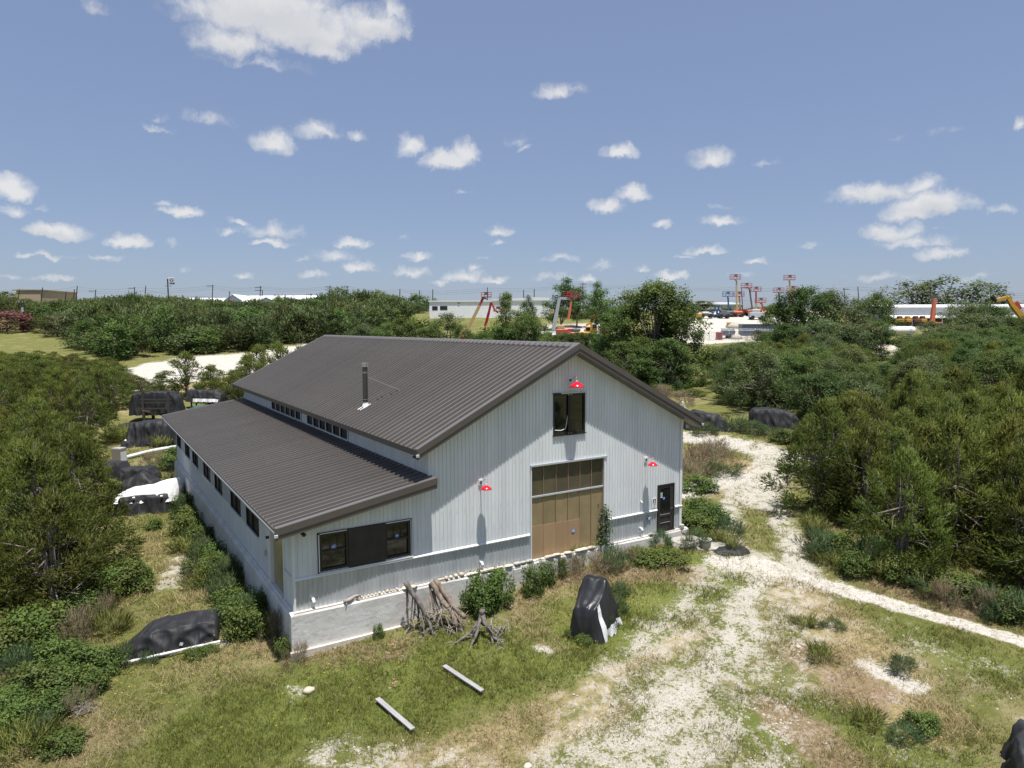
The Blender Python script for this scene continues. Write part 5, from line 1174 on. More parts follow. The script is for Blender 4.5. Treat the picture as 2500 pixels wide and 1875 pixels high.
def make_flowers(name, spots, per, seed, m, size):
    rng = np.random.default_rng(seed); Vs = []
    for px, py, sp in spots:
        q = at(px, py); x = q[0]+rng.normal(0, sp, per); y = q[1]+rng.normal(0, sp, per)
        ok = ~((x > -.3) & (x < W_+.3) & (y > -.4) & (y < L_)); x, y = x[ok], y[ok]
        z = hfun(x, y)+rng.uniform(.12, .32, len(x))
        for dx, dy in ((1, 0), (-.5, .87), (-.5, -.87)):
            c = np.stack([x, y, z], 1); a = size*rng.uniform(.7, 1.3, (len(x), 1))
            Vs.append(np.stack([c, c+a*np.array([dx-.4*dy, dy+.4*dx, .25]), c+a*np.array([dx+.4*dy, dy-.4*dx, .25])], 1))
    V = np.concatenate(Vs); tag(part(name, tri_mesh(name, V, np.full(len(V), .5), m)), kind='stuff')
make_flowers('yellow_flowers', [(240, 1365, .5), (280, 1400, .8), (330, 1450, 1.0), (360, 1220, 1.2), (430, 1330, 1.2), (600, 1420, 1.2), (720, 1470, 1.2), (800, 1440, 1.2), (1080, 1350, .9), (1220, 1345, .4), (1245, 1395, .4), (1330, 1310, .5), (100, 1570, .8), (260, 1510, 1.0), (1420, 1320, .4), (1960, 1590, 1.2), (2080, 1480, 1.2), (560, 1500, 1.5), (60, 1630, .6), (420, 1440, .8)], 16, 5, M['flower'], .024)
make_flowers('pink_flowers', [(850, 1412, .05), (836, 1430, .06), (848, 1496, .08)], 5, 6, M['pinkflower'], .035)

# ------------------------------------------------------------------ covered machines and boats
def onz(px, py, z):
    d = ray(px, py); t = (z-CAM[2])/d[2]; return CAM+d*t
def ony(px, py, y):
    d = ray(px, py); t = (y-CAM[1])/d[1]; return CAM+d*t

def tarp(name, label, loc, rz, st, m, seed, folds=.06, cat='tarpaulin', nu=60, nv=44, group=None, hem=.0, ground=True, peaks=()):
    """a sheet hanging over something: stations (u, half width at the hem, half width at the shoulder, height)"""
    e = thing(name, label, cat, loc, rz, group); rnd = random.Random(seed)
    us = np.array([s[0] for s in st], float); uu = np.linspace(us[0], us[-1], nu)
    wb, wt, hh = (np.interp(uu, us, [s[k] for s in st]) for k in (1, 2, 3))
    ker = np.array([0, 1, 2, 1, 0])/4.0
    def sm(a): return np.convolve(np.pad(a, 2, mode='edge'), ker, 'valid')
    wb, wt, hh = sm(wb), sm(wt), sm(hh)
    grid = []
    off = Vector((seed*3.7, seed*1.3, 0))
    cr, sr = math.cos(rz), math.sin(rz)
    for i, u in enumerate(uu):
        pv = np.array([-1, -.78, -.58, -.44, -.22, 0, .22, .44, .58, .78, 1]); b, w, h = wb[i], wt[i], hh[i]
        px_ = np.array([-b, -(b*.62+w*.38), -(b*.22+w*.80), -w*.93, -w*.5, 0, w*.5, w*.93, b*.22+w*.80, b*.62+w*.38, b]); pz_ = np.array([0, h*.45, h*.82, h*.985, h*.998, h*1.0, h*.998, h*.985, h*.82, h*.45, 0])
        row = []
        for j in range(nv):
            v = -1+2*j/(nv-1); x = np.interp(v, pv, px_); z = np.interp(v, pv, pz_); low = abs(v)**1.5
            f1 = .9-2.4*abs(mnoise.noise(Vector((u*1.5+v*.45, 0.5*v*h, seed))+off)); f2 = mnoise.noise(Vector((u*6.5+z*.8, v*1.2, seed*2.0)))
            f3 = 1-abs(mnoise.noise(Vector((u*1.7-v*1.6, v*2.2+u*.7, seed*5.1))))*2.4
            f4 = 1-abs(mnoise.noise(Vector((u*1.2+v*2.4, v*1.1-u*.4, seed*9.7))))*3.0
            d = folds*(f1*1.5*low+f2*.4*low+max(0, f3)*.8+max(0, f4)*.7-.45)
            sgn = 1 if v > 0 else -1
            X = x+sgn*d*(.35+low); Z = max(0.0, z+d*(1-low)*.7*min(1, h/.5))
            for (pu, pvv, pr, ph) in peaks: Z += ph*math.exp(-((u-pu)**2+(x-pvv)**2)/(pr*pr))
            if ground:
                gxw, gyw = loc[0]+cr*u-sr*X, loc[1]+sr*u+cr*X
                g = hcache(gxw, gyw)-loc[2]; Z = Z+g*(1-min(1, z/max(h, .05)))
            row.append((u, X, Z-.01+(rnd.uniform(-.03, .05) if abs(v) == 1 else 0)))
        grid.append(row)
    mb = MB()
    for row in grid: mb.v += row
    for i in range(nu-1):
        for j in range(nv-1): mb.f.append((i*nv+j, (i+1)*nv+j, (i+1)*nv+j+1, i*nv+j+1)); mb.m.append(0)
    c0 = len(mb.v)
    for i in (0, nu-1):                                          # gather the ends to the ground
        q = grid[i]; mb.v.append((q[nv//2][0], 0, min(p[2] for p in q))); k = len(mb.v)-1
        for j in range(nv-1): mb.f.append((i*nv+j, i*nv+j+1, k) if i == 0 else (i*nv+j+1, i*nv+j, k)); mb.m.append(0)
    mb.build('cover', m, e, smooth=True)
    return e, grid
def hcache(x, y): return gz(x, y)
def hem_band(e, grid, j0, j1, i0, i1, m, off=.012):
    """a pale band along part of the hem"""
    mb = MB()
    for i in range(i0, i1):
        a, b = [Vector(grid[i][j]) for j in (j0, j1)], [Vector(grid[i+1][j]) for j in (j0, j1)]
        n = (b[0]-a[0]).cross(a[1]-a[0]); n = n.normalized()*off if n.length > 0 else Vector((0, 0, off))
        if n.y*a[0].y < 0: n = -n
        mb.face(a[0]+n, b[0]+n, b[1]+n, a[1]+n)
    mb.build('edge_band', m, e)
IMG = math.atan2(RGT[1], RGT[0])                                # heading of the photograph's left-right direction on the ground

# covered trailer on the grass, front left
q = at(228, 1436); q2 = at(474, 1386); hd = math.atan2(q2[1]-q[1], q2[0]-q[0])
ctr = q+np.array([-math.sin(hd), math.cos(hd), 0])*.72; ctr[2] = gz(ctr[0], ctr[1]); Lt = math.hypot(*(q2-q)[:2])
e, g = tarp('covered_trailer', 'long black tarp over a low trailer on the grass left of the barn', ctr, hd,
     [(0, .25, .12, .08), (.4, .45, .25, .20), (1.05, .74, .52, .72), (1.3, .78, .58, .84), (2.2, .80, .60, .93), (Lt-.35, .78, .60, 1.0), (Lt-.12, .74, .56, .97), (Lt-.04, .70, .5, .8)], M['tarp'], 3, .085, nu=84, nv=60)
s = MB(); s.box(-.05, .05, -.05, .05, 0, .012); s.build('clip', M['board'], e, loc=(Lt-1.15, -.78, .40), rot=(1.15, .3, 0))
pa, pb = at(236, 1446), at(476, 1394); s = MB(); pts = [tuple(pa*(1-t)+pb*t+np.array([0, 0, .07+.05*t])) for t in np.linspace(0, 1, 7)]; s.tube(pts, .045, 10)
tag(s.build('white_pole', M['pipe'], None, smooth=True), 'long white pole lying along the foot of the black covered trailer', 'pole')

# upright cover in front of the barn
q = at(1262, 1386); hd = IMG+math.radians(62)
e, g = tarp('covered_grill', 'tall shiny black cover with white hem bands standing on the grass before the barn', (q[0], q[1], q[2]), hd,
     [(-.06, .30, .20, .80), (.04, .42, .34, 1.10), (.3, .50, .40, 1.24), (.55, .56, .42, 1.46), (.85, .62, .36, 1.82), (1.05, .63, .33, 1.86), (1.4, .58, .32, 1.56), (1.62, .5, .3, 1.18), (1.72, .4, .24, .8)], M['tarp2'], 8, .085, 'cover', nu=54)
hem_band(e, g, 0, 1, 14, 48, M['band'], .02); hem_band(e, g, 1, 2, 14, 48, M['band'], .02)
for k_ in range(0, 12): hem_band(e, g, k_, k_+1, 7, 11, M['band'], .02)

# group by the left wall
def place(px, py, ang=0.0):
    q = at(px, py); return q, IMG+math.radians(ang)
qa, qb = at(252, 1116), at(372, 1108); hd = math.atan2(qb[1]-qa[1], qb[0]-qa[0]); Lg = math.hypot(*(qb-qa)[:2]); nrm = np.array([-math.sin(hd), math.cos(hd), 0])
c = qa+nrm*1.25; c[2] = gz(c[0], c[1])
tarp('covered_boat', 'black tarp skirt under the white tarp by the left wall', c, hd, [(-.25, 1.1, .6, .35), (.1, 1.25, 1.05, .95), (1.4, 1.28, 1.1, 1.05), (Lg-.25, 1.25, 1.08, 1.12), (Lg, 1.15, .9, .8)], M['tarp'], 5, .08)
tarp('white_tarp', 'white tarp spread over the black covered load by the left wall', (c[0]+nrm[0]*.25, c[1]+nrm[1]*.25, c[2]+.62), hd, [(-.2, 1.30, .8, .34), (.2, 1.36, 1.0, .46), (1.3, 1.38, 1.05, .60), (2.1, 1.38, 1.05, .86), (Lg-.1, 1.34, .95, .98), (Lg+.12, 1.2, .8, .55)], M['wtarp'], 12, .05, ground=False)
for t in (.32, .82):
    p = qa*(1-t)+qb*t; s = MB(); s.box(-.06, .06, -.05, .05, 0, .03); o = s.build('white_clip', M['wtarp'], None, (p[0], p[1]+.02, p[2]+1.02), (.5, 0, hd)); tag(o, 'white clip near the %s end of the black tarp edge below the white tarp' % ('left' if t < .5 else 'right'), 'clip')
q, hd = place(255, 1062); tarp('covered_load', 'peaked black tarp just behind the white tarp', q, hd, [(0, .5, .2, .2), (.5, .9, .5, .7), (1.7, 1.0, .22, 1.35), (2.6, .9, .5, .8), (3.1, .6, .3, .3)], M['tarp'], 14, .07)
q, hd = place(262, 1034); tarp('covered_load', 'low black tarp with straps behind the peaked one', q, hd, [(0, .6, .4, .5), (.3, .8, .6, .8), (2.2, .8, .6, .85), (2.6, .6, .4, .4)], M['tarp'], 15, .05)
q, hd = place(218, 1026); tarp('covered_load', 'small dark tarp half hidden by the left thicket beside the cabinet', q, hd, [(0, .6, .4, .5), (.4, .8, .6, .95), (1.6, .8, .6, .95), (2.1, .6, .4, .4)], M['tarp'], 16, .05)
# cabinet
q, hd = place(259, 1008, -12); cab = thing('metal_cabinet', 'tan metal cabinet standing on end at the edge of the left thicket', 'cabinet', q, hd)
s = MB(); s.box(-.38, .38, -.35, .35, 0, 1.42, .02); s.build('body', M['fridge'], cab); s = MB(); s.box(-.34, .34, -.31, .31, 1.422, 1.45); s.box(-.20, -.02, -.2, .2, 1.452, 1.47); s.build('lid', M['lightgrey'], cab); s = MB(); s.box(.382, .40, -.3, .3, .1, 1.15); s.build('door', M['whitetrim'], cab)
pa, pb = at(272, 993), at(392, 968); s = MB(); s.tube([tuple(pa*(1-t)+pb*t+np.array([0, 0, .16+.10*math.sin(t*3.1)])) for t in np.linspace(0, 1, 10)], .15, 12)
tag(s.build('white_pipe', M['pipe'], None, smooth=True), 'fat white pipe lying in the grass behind the barn corner', 'pipe')
# large bundle and the rack behind it
q, hd = place(292, 958, -3); tarp('covered_stack', 'large wrinkled black tarp draped over a stack at the rear left of the barn', (q[0], q[1]+.6, gz(q[0], q[1]+.6)), hd, [(0, 1.3, .9, .9), (.3, 1.55, 1.15, 1.75), (2.0, 1.6, 1.2, 1.9), (4.2, 1.6, 1.2, 2.0), (4.6, 1.3, .9, 1.2)], M['tarp'], 21, .16, nu=76, nv=56)
q, hd = place(258, 938, 4); tarp('covered_stack', 'flat black tarp sticking out left behind the large wrinkled one', q, hd, [(0, .9, .6, .5), (.3, 1.0, .8, 1.0), (3.5, 1.0, .8, 1.1), (3.9, .9, .6, .7)], M['tarp'], 22, .06)
q, hd = place(264, 966); tarp('wrapped_drum', 'small dark bundle with a white top beside the large wrinkled tarp', q, hd, [(0, .3, .15, .2), (.2, .4, .3, .55), (.8, .4, .3, .55), (1.0, .3, .15, .2)], M['tarp'], 23, .05, nu=20, nv=20)
s = MB(); s.lathe([(.0, .1), (.18, .08), (.3, .0)], 12, (q[0]+.45, q[1]+.05, q[2]+.56)); tag(s.build('white_sheet', M['wtarp']), 'white cap lying on the small dark bundle', 'cap')
SR = 69.0; rk0 = ps(305, SR); hd = IMG
rack = thing('storage_rack', 'tall grey post rack carrying a tarp bundle behind the large wrinkled tarp', 'rack', rk0, hd)
kx = SR/FPX*1.1302
for x, y in ((10*kx, -.9), (65*kx, -.9), (10*kx, .9), (65*kx, .9)):
    s = MB(); s.box(x-.11, x+.11, y-.11, y+.11, -.2, 3.15 if y < 0 else 2.9); s.build('post', M['post'], rack)
for z, y in ((2.35, -.95), (2.05, -.95), (1.45, -.95), (1.45, .95)):
    s = MB(); s.bar((10*kx-.3, y, z), (65*kx+.3, y, z), .09, .12); s.build('beam', M['post'], rack)
s = MB(); s.bar((10*kx, -1.2, 1.3), (10*kx+.9, -1.5, 1.2), .1); s.build('brace', M['rust'], rack)
s = MB()
b0 = P3(290, 890, SR+.4); tarp('covered_bundle', 'black tarp bundle carried on the grey post rack', (b0[0], b0[1], rk0[2]+.72), hd, [(-.1, .7, .4, 1.3), (.25, .84, .74, 2.15), (2.4, .86, .77, 2.35), (3.9, .86, .76, 2.3), (4.7, .7, .55, 1.7), (4.9, .6, .4, .8)], M['tarp'], 24, .09, ground=False)
# boat covers farther back
q, hd = place(404, 880, -4)
e, g = tarp('covered_boat', 'long black boat cover with a white edge behind the rear left corner of the barn', (q[0], q[1], q[2]+.7), hd, [(0, .25, .18, .75), (.35, .72, .45, 1.25), (1.6, .85, .55, 1.25), (3.6, .85, .5, 1.15), (4.2, .7, .4, .8)], M['tarp'], 31, .07, ground=False)
hem_band(e, g, 0, 3, 16, 56, M['wtarp'], .02)
s = MB()
for x in (.8, 3.2):
    for y in (-.5, .5): s.box(x-.06, x+.06, y-.06, y+.06, -.75, .02)
s.box(.4, 3.6, -.55, .55, .022, .10); s.build('trestle', M['post'], e)
q, hd = place(402, 889); tarp('covered_boat', 'teal covered hull under the black boat cover with the white edge', q, hd, [(0, .3, .1, .15), (1.0, .7, .4, .62), (2.6, .7, .4, .7), (3.2, .6, .3, .4)], M['teal'], 32, .03)
q, hd = place(458, 868, -6); tarp('covered_boat', 'black crumpled tarp beside the brown rail fence behind the barn', q, hd, [(0, .8, .5, .7), (.4, 1.0, .8, 1.15), (2.6, 1.0, .8, 1.05), (3.6, .7, .4, .5)], M['tarp'], 33, .12)
fr = ps(432, 86); k = 86/FPX*1.1302; fen = thing('rail_fence', 'brown pipe rail fence behind the barn at the left', 'fence', fr, IMG); zt = P3(455, 838, 86)[2]-fr[2]
for x in (22*k, 47*k): s = MB(); s.box(x-.10, x+.10, -.10, .10, -.2, zt); s.build('post', M['post'], fen)
for (xa, xb, za, zb_) in ((-2*k, 22*k-.1, zt-.25, zt-.1), (22*k+.1, 47*k-.1, zt-.12, zt+.0), (47*k+.1, 68*k, zt-.15, zt-.05), (22*k+.1, 47*k-.1, zt-.50, zt-.42)): s = MB(); s.tube([(xa, 0, za), (xb, 0, zb_)], .045, 8); s.build('rail', M['rust'], fen)
# covered machines at the right
q, hd = place(1478, 925, -8); tarp('covered_machine', 'black tarp over a machine by the drive, nearer the barn', q, hd, [(0, .7, .4, .8), (.4, .8, .6, 1.35), (.8, .85, .5, 1.55), (2.3, .9, .55, 1.20), (2.75, .85, .3, 1.25), (3.2, .8, .4, .75), (3.9, .5, .2, .15)], M['tarp'], 41, .10)
q, hd = place(1618, 920, -14); tarp('covered_machine', 'black tarp over a long machine beside the right-hand junipers', q, hd, [(0, .75, .6, 1.1), (.25, .85, .72, 1.5), (1.7, .95, .6, 1.55), (3.0, .9, .6, 1.35), (3.6, .85, .6, 1.1), (3.9, .7, .5, .7)], M['tarp'], 42, .09)
q = at(1474, 890); fa = thing('folding_easel', 'small white folding easel behind the barn roof edge at the right', 'frame', q, IMG)
for xa, xb in ((-.35, .0), (.45, .05)):
    for y in (-.2, .2): s = MB(); s.bar((xa, y, 0), (xb, y, .95), .05); s.build('leg', M['white'], fa)
s = MB(); s.box(-.06, .10, -.23, .23, .952, .99); s.build('top_bar', M['white'], fa)
q = at(1425, 851); s = MB(); s.tube([(q[0], q[1], q[2]-.2), (q[0]+.02, q[1], q[2]+float(P3(1424, 816, depth(q[0], q[1]))[2]-q[2]))], .05, 8); tag(s.build('fence_post', M['twig']), 'lone pale fence post on the meadow behind the barn', 'post')
q = ps(1868, 62); z = P3(1868, 872, 62)[2]; bd = thing('white_board', 'white board showing among the trees at the right', 'board', q, IMG+.5)
s = MB(); s.box(-.32, .32, -.03, .03, z-q[2]-.3, z-q[2]+.25); s.build('panel', M['white'], bd); s = MB(); s.box(-.05, .05, .032, .11, -.2, z-q[2]+.1); s.build('post', M['post'], bd)
q = at(2252, 1684); tarp('covered_load', 'dark tarp cut by the lower right corner', q, IMG+.9, [(-.9, .5, .3, .5), (-.5, .65, .5, .85), (.7, .7, .5, .95), (1.2, .5, .3, .4)], M['tarp'], 43, .08)

# ------------------------------------------------------------------ dead trees, planks, stones
def dead(name, label, s0, limbs_, m, seed, twigs=0):
    rnd = random.Random(seed); p0 = limbs_[0][0][0]; b = ps(p0[0], s0); e = thing(name, label, 'dead tree', b)
    mbs = MB(); tips = []
    for pts, r0, r1 in limbs_:
        P = []
        for (px, py, ds) in pts: P.append(Vector(P3(px, py, s0+ds)-b))
        Q = []
        for a, c in zip(P[:-1], P[1:]):
            for k in range(4): Q.append(a.lerp(c, k/4)+Vector((rnd.uniform(-1, 1), rnd.uniform(-1, 1), rnd.uniform(-1, 1)))*r0*.25*(k > 0))
        Q.append(P[-1]); n = len(Q); r0 *= .82; r1 *= .82; mbs.tube(Q, [r0+(r1-r0)*i/(n-1) for i in range(n)], 9, jit=.14, rnd=rnd); tips.append((Q, r1))
    mbs.build('trunk', m, e, smooth=True)
    tw = MB()
    for Q, r in tips:
        for _ in range(twigs):
            a = Q[rnd.randrange(len(Q)//2, len(Q))]; d = Vector((rnd.uniform(-1, 1), rnd.uniform(-1, 1), rnd.uniform(-1, .5))).normalized()*rnd.uniform(.2, .6)
            mid = a+d*.5+Vector((0, 0, rnd.uniform(-.05, .08))); gzv = gz(b[0]+(a+d).x, b[1]+(a+d).y)-b[2]; t = a+d; t.z = max(t.z, gzv)
            tw.tube([a, mid, t], [.014, .010, .004], 5)
    if tw.f: tw.build('twig', M['twig'], e)['kind'] = 'stuff'
    return e
dead('dead_tree', 'dead grey cedar propped upside down by the front foundation, left of the logs', 22.4, [
    ([(876, 1256, .3), (899, 1292, .2), (928, 1346, 0), (938, 1375, -.2), (946, 1406, -.4)], .115, .03), ([(879, 1272, .3), (880, 1320, .3), (884, 1392, .0)], .055, .03), ([(905, 1305, .2), (915, 1350, -.2), (917, 1378, -.3), (921, 1412, -.4)], .04, .018),
    ([(897, 1290, .2), (896, 1318, .3), (893, 1338, .3)], .035, .02), ([(928, 1346, 0), (950, 1366, .3), (986, 1383, .5)], .05, .015), ([(905, 1300, .2), (903, 1345, .3), (895, 1375, .4)], .04, .02), ([(917, 1390, -.3), (912, 1420, -.7), (905, 1436, -1.0)], .018, .008), ([(892, 1285, .3), (888, 1340, .2), (876, 1398, .0)], .03, .012), ([(910, 1320, .2), (930, 1380, .4), (958, 1396, .3)], .03, .012), ([(900, 1300, .2), (910, 1370, .3), (906, 1400, .2)], .028, .012), ([(936, 1362, -.1), (925, 1392, -.2), (912, 1404, -.2)], .02, .01)], M['loggrey'], 1, 12)
dead('log_bundle', 'bundle of brown dead cedar logs leaning on the foundation ledge', 22.6, [
    ([(940, 1252, .55), (962, 1285, .3), (985, 1315, 0), (1004, 1334, -.2)], .12, .10), ([(931, 1257, .5), (950, 1288, .3), (975, 1320, .0), (986, 1354, -.2)], .13, .085), ([(934, 1276, .5), (946, 1320, .3), (962, 1370, .0)], .075, .05),
    ([(955, 1286, .4), (985, 1330, .2), (1003, 1364, .0)], .08, .055), ([(930, 1290, .4), (928, 1320, .2), (927, 1330, .1)], .035, .02), ([(920, 1322, -.2), (942, 1326, -.3), (957, 1324, -.3)], .025, .012), ([(990, 1345, -.1), (1003, 1368, -.2)], .05, .03), ([(945, 1262, .6), (978, 1318, .4), (1010, 1372, .1)], .07, .045), ([(928, 1262, .5), (940, 1330, .3), (950, 1372, .0)], .05, .03), ([(926, 1290, .3), (918, 1340, -.1), (906, 1372, -.3)], .035, .015), ([(950, 1300, .3), (970, 1350, -.2), (996, 1388, -.5)], .04, .02)], M['log'], 2, 12)
dead('dead_tree', 'dead grey cedar stump standing on its spread limbs on the grass', 22.0, [
    ([(1041, 1318, .2), (1043, 1330, .2), (1050, 1350, 0), (1062, 1374, -.1), (1082, 1388, -.2), (1105, 1399, -.3)], .12, .045), ([(1038, 1325, .2), (1036, 1342, .1), (1012, 1370, -.1), (984, 1391, -.3)], .075, .05), ([(1037, 1338, .1), (1028, 1372, -.3), (1018, 1394, -.5), (1004, 1412, -.7)], .07, .03),
    ([(1060, 1368, -.1), (1064, 1388, -.3), (1065, 1404, -.4)], .055, .04), ([(1040, 1345, .2), (1056, 1360, .5), (1072, 1372, .7)], .055, .03), ([(1072, 1378, 0), (1086, 1366, .1), (1096, 1342, .1)], .03, .012), ([(1060, 1365, .1), (1063, 1352, .2), (1060, 1346, .2)], .028, .014), ([(1030, 1352, .1), (1018, 1366, .4), (1010, 1372, .5)], .03, .02), ([(1070, 1376, .1), (1078, 1360, .2), (1082, 1352, .2)], .03, .012), ([(1034, 1345, .1), (1020, 1380, .1), (990, 1398, -.1)], .04, .02), ([(1050, 1352, 0), (1078, 1380, -.4), (1096, 1410, -.6)], .035, .015)], M['loggrey'], 3, 10)
for (a, b, lb) in (((959, 1450), (1042, 1503), 'weathered grey plank lying on the grass, nearer the barn'), ((815, 1521), (892, 1588), 'weathered grey plank lying on the grass, nearer the bottom edge')):
    A, B = at(*a), at(*b); L = math.hypot(*(B-A)[:2]); hd = math.atan2(B[1]-A[1], B[0]-A[0])
    s = MB(); s.box(0, L, -.075, .075, .10, .145, .004); o = s.build('plank', M['board'], None, tuple(A), (0, -math.atan2(B[2]-A[2], L), hd)); tag(o, lb, 'plank', 'planks on the grass')
def rock(name, label, cat, loc, sx, sy, sz, m, seed, rz=0, group=None, flat=False, seg=10):
    rnd = random.Random(seed); mb = MB(); vs = []; nr = 7
    for i in range(nr):
        ph = math.pi*i/(nr-1)
        for j in range(seg):
            th = 2*math.pi*j/seg; d = Vector((math.sin(ph)*math.cos(th), math.sin(ph)*math.sin(th), math.cos(ph)))
            k = 1+.22*mnoise.noise(d*1.4+Vector((seed, 0, 0)))+.08*mnoise.noise(d*4+Vector((0, seed, 0)))
            if flat: d = Vector((math.copysign(abs(d.x)**.55, d.x), math.copysign(abs(d.y)**.55, d.y), math.copysign(abs(d.z)**.6, d.z)))
            vs.append((d.x*sx*k, d.y*sy*k, d.z*sz*(k if not flat else 1+.3*(k-1))+sz*.9))
    fs = [(i*seg+j, (i+1)*seg+j, (i+1)*seg+(j+1) % seg, i*seg+(j+1) % seg) for i in range(nr-1) for j in range(seg)]
    mb.add(vs, fs); o = mb.build(name, m, None, loc, (0, 0, rz), smooth=not flat); return tag(o, label, cat, group)
for k, px in enumerate((772, 781, 789, 796, 804, 812, 820, 829, 837, 845, 851, 858)):
    p = ony(px, 1298-(px-772)*.19, -.118); r = R.uniform(.045, .07); rock('ledge_stone', 'small rounded pale stone in the row on the foundation ledge left of the logs', 'stone', (p[0], -.115, .012), r, r*.8, r*.75, M['stone'], k, R.uniform(0, 3), 'small stones on the ledge left of the logs')
for k, (px, r) in enumerate(((946, .08), (952, .07), (957, .07), (964, .095), (974, .085), (985, .10), (997, .11))):
    p = ony(px, 1255-(px-946)*.22, -.118); rock('ledge_stone', 'round pale stone in the row on the foundation ledge right of the logs', 'stone', (p[0], -.115, .012), r, r*.8, r*.72, M['stone'], 20+k, R.uniform(0, 3), 'round stones on the ledge right of the logs')
for k, (px, sx, mt, lb) in enumerate(((884, .28, 'stone', 'thin flat stone on the ledge behind the upside-down dead cedar'), (1016, .16, 'stone', 'flat stone on the ledge, leftmost of the flat ones by the big bush'), (1030, .14, 'stone', 'thick flat stone on the ledge behind the left of the big bush'), (1046, .16, 'stone', 'flat stone on the ledge above the middle of the big bush'), (1062, .17, 'stone', 'long flat stone on the ledge above the big bush'), (1080, .14, 'stone', 'flat stone on the ledge above the right of the big bush'), (1098, .17, 'stone', 'broad tan stone on the ledge left of the grey stones'),
        (1117, .16, 'lime', 'pale grey stone on the ledge at the pier'), (1130, .13, 'lime', 'grey stone on the ledge right of the pier'), (1143, .15, 'lime', 'dark grey stone on the ledge at the left jamb of the big door'), (1186, .20, 'stone', 'flat tan stone on the sill of the big door, leftmost'), (1202, .18, 'stone', 'flat tan stone on the sill of the big door, second from the left'), (1227, .18, 'stone', 'flat stone in the middle of the big door sill'), (1256, .36, 'stone', 'large yellowish flat stone at the right of the big door sill'), (1276, .16, 'stone', 'tan stone beside the vine on the big door sill'), (1312, .12, 'lime', 'whitish stone on the ledge right of the vine'), (1321, .10, 'lime', 'small whitish stone on the ledge right of the vine'), (1405, .12, 'lime', 'flat grey chip on the ledge left of the entry door'))):
    yy = 1245-(px-1000)*.2; p = ony(px, yy, -.13); dx, dy = sx, sx*.62
    rock('ledge_stone', lb, 'stone', (p[0], -.14, .010), sx, min(.115, dy), R.uniform(.028, .045), M[mt], 40+k, R.uniform(-.15, .15), None, True)
rock('ledge_stone', 'white block-like stone on the ledge right of the entry door', 'stone', (16.95, -.13, .012), .13, .10, .10, M['lime'], 70, .3, None, True)
p = ony(745, 1300, -.14); s = MB(); rnd = random.Random(5); s.tube([(p[0]-.05, -.20, .06), (p[0]+.15, -.16, .07), (p[0]+.35, -.12, .12), (p[0]+.55, -.13, .13)], [.05, .07, .06, .03], 8, jit=.25, rnd=rnd); s.tube([(p[0]+.3, -.13, .10), (p[0]+.42, -.2, .16), (p[0]+.5, -.22, .2)], [.03, .02, .01], 6); s.tube([(p[0]+.05, -.18, .06), (p[0]+.02, -.24, -.02), (p[0]-.01, -.26, -.08)], [.03, .02, .01], 6)
tag(s.build('driftwood', M['twig'], None, smooth=True), 'gnarled piece of grey driftwood on the ledge at the left of the stones', 'driftwood')
q = onz(1455, 1166, -.30); rock('step_stone', 'large rough limestone block forming the upper step at the entry door', 'step', (16.55, -.85, gz(16.5, -.8)-.12), .78, .52, .20, M['lime'], 81, -.15, None, True, 14)
rock('step_stone', 'broad flat limestone slab forming the lower step', 'step', (17.25, -1.55, gz(17.2, -1.5)-.10), .80, .55, .10, M['lime'], 82, -.35, None, True, 14)
q = at(1524, 1188); bk = thing('bucket', 'pale round tub standing at the edge of the drive beside the steps', 'bucket', q)
s = MB(); s.lathe([(.0, .02), (.20, .0), (.235, .42), (.255, .43), (.25, .455), (.225, .45), (.19, .05), (.0, .06)], 20); s.build('body', M['pebble'], bk, smooth=True)
q, hd = place(1540, 1190, 8); tarp('black_mat', 'black sheet lying flat on the drive beside the tub', q, hd, [(0, .35, .25, .05), (.3, .5, .35, .12), (1.0, .55, .4, .10), (1.5, .4, .2, .04)], M['tarp'], 51, .03, 'sheet', nu=26, nv=22)
s = MB(); rnd = random.Random(9); q = at(175, 1545)
for _ in range(34):
    a = rnd.uniform(-.9, .9); d = Vector((math.cos(a), math.sin(a), 0))*rnd.uniform(.35, .8); o = Vector((q[0]+rnd.uniform(-.3, .3), q[1]+rnd.uniform(-.3, .3), q[2]+rnd.uniform(.03, .25))); s.tube([o-d*.5, o+Vector((0, 0, rnd.uniform(0, .12))), o+d*.5], [.010, .009, .005], 5)
tag(s.build('stick_pile', M['twig']), 'pile of bare grey sticks in the left foreground grass', 'stick pile')
s = MB(); q = at(1420, 1230)
for k in range(4): s.tube([(q[0]+k*.15, q[1]+rnd.uniform(-.2, .2), q[2]+.12), (q[0]+.5+k*.2, q[1]+rnd.uniform(-.1, .3), q[2]+.28), (q[0]+.95+k*.15, q[1]+rnd.uniform(0, .4), q[2]+.14)], [.03, .025, .01], 6)
tag(s.build('dead_branch', M['log'], None, smooth=True), 'dead branches lying in the weeds below the entry door', 'branch')
for k, (px, py, r) in enumerate(((668, 1497, .14), (1725, 1400, .08), (1140, 1660, .1))):
    q = at(px, py); rock('field_stone', ('yellowish stone in the grass before the foundation corner', 'small white stone in the worn ground', 'pale stone at the bottom edge')[k], 'stone', (q[0], q[1], q[2]-.04), r*1.2, r, r*.7, M['stone'], 90+k)
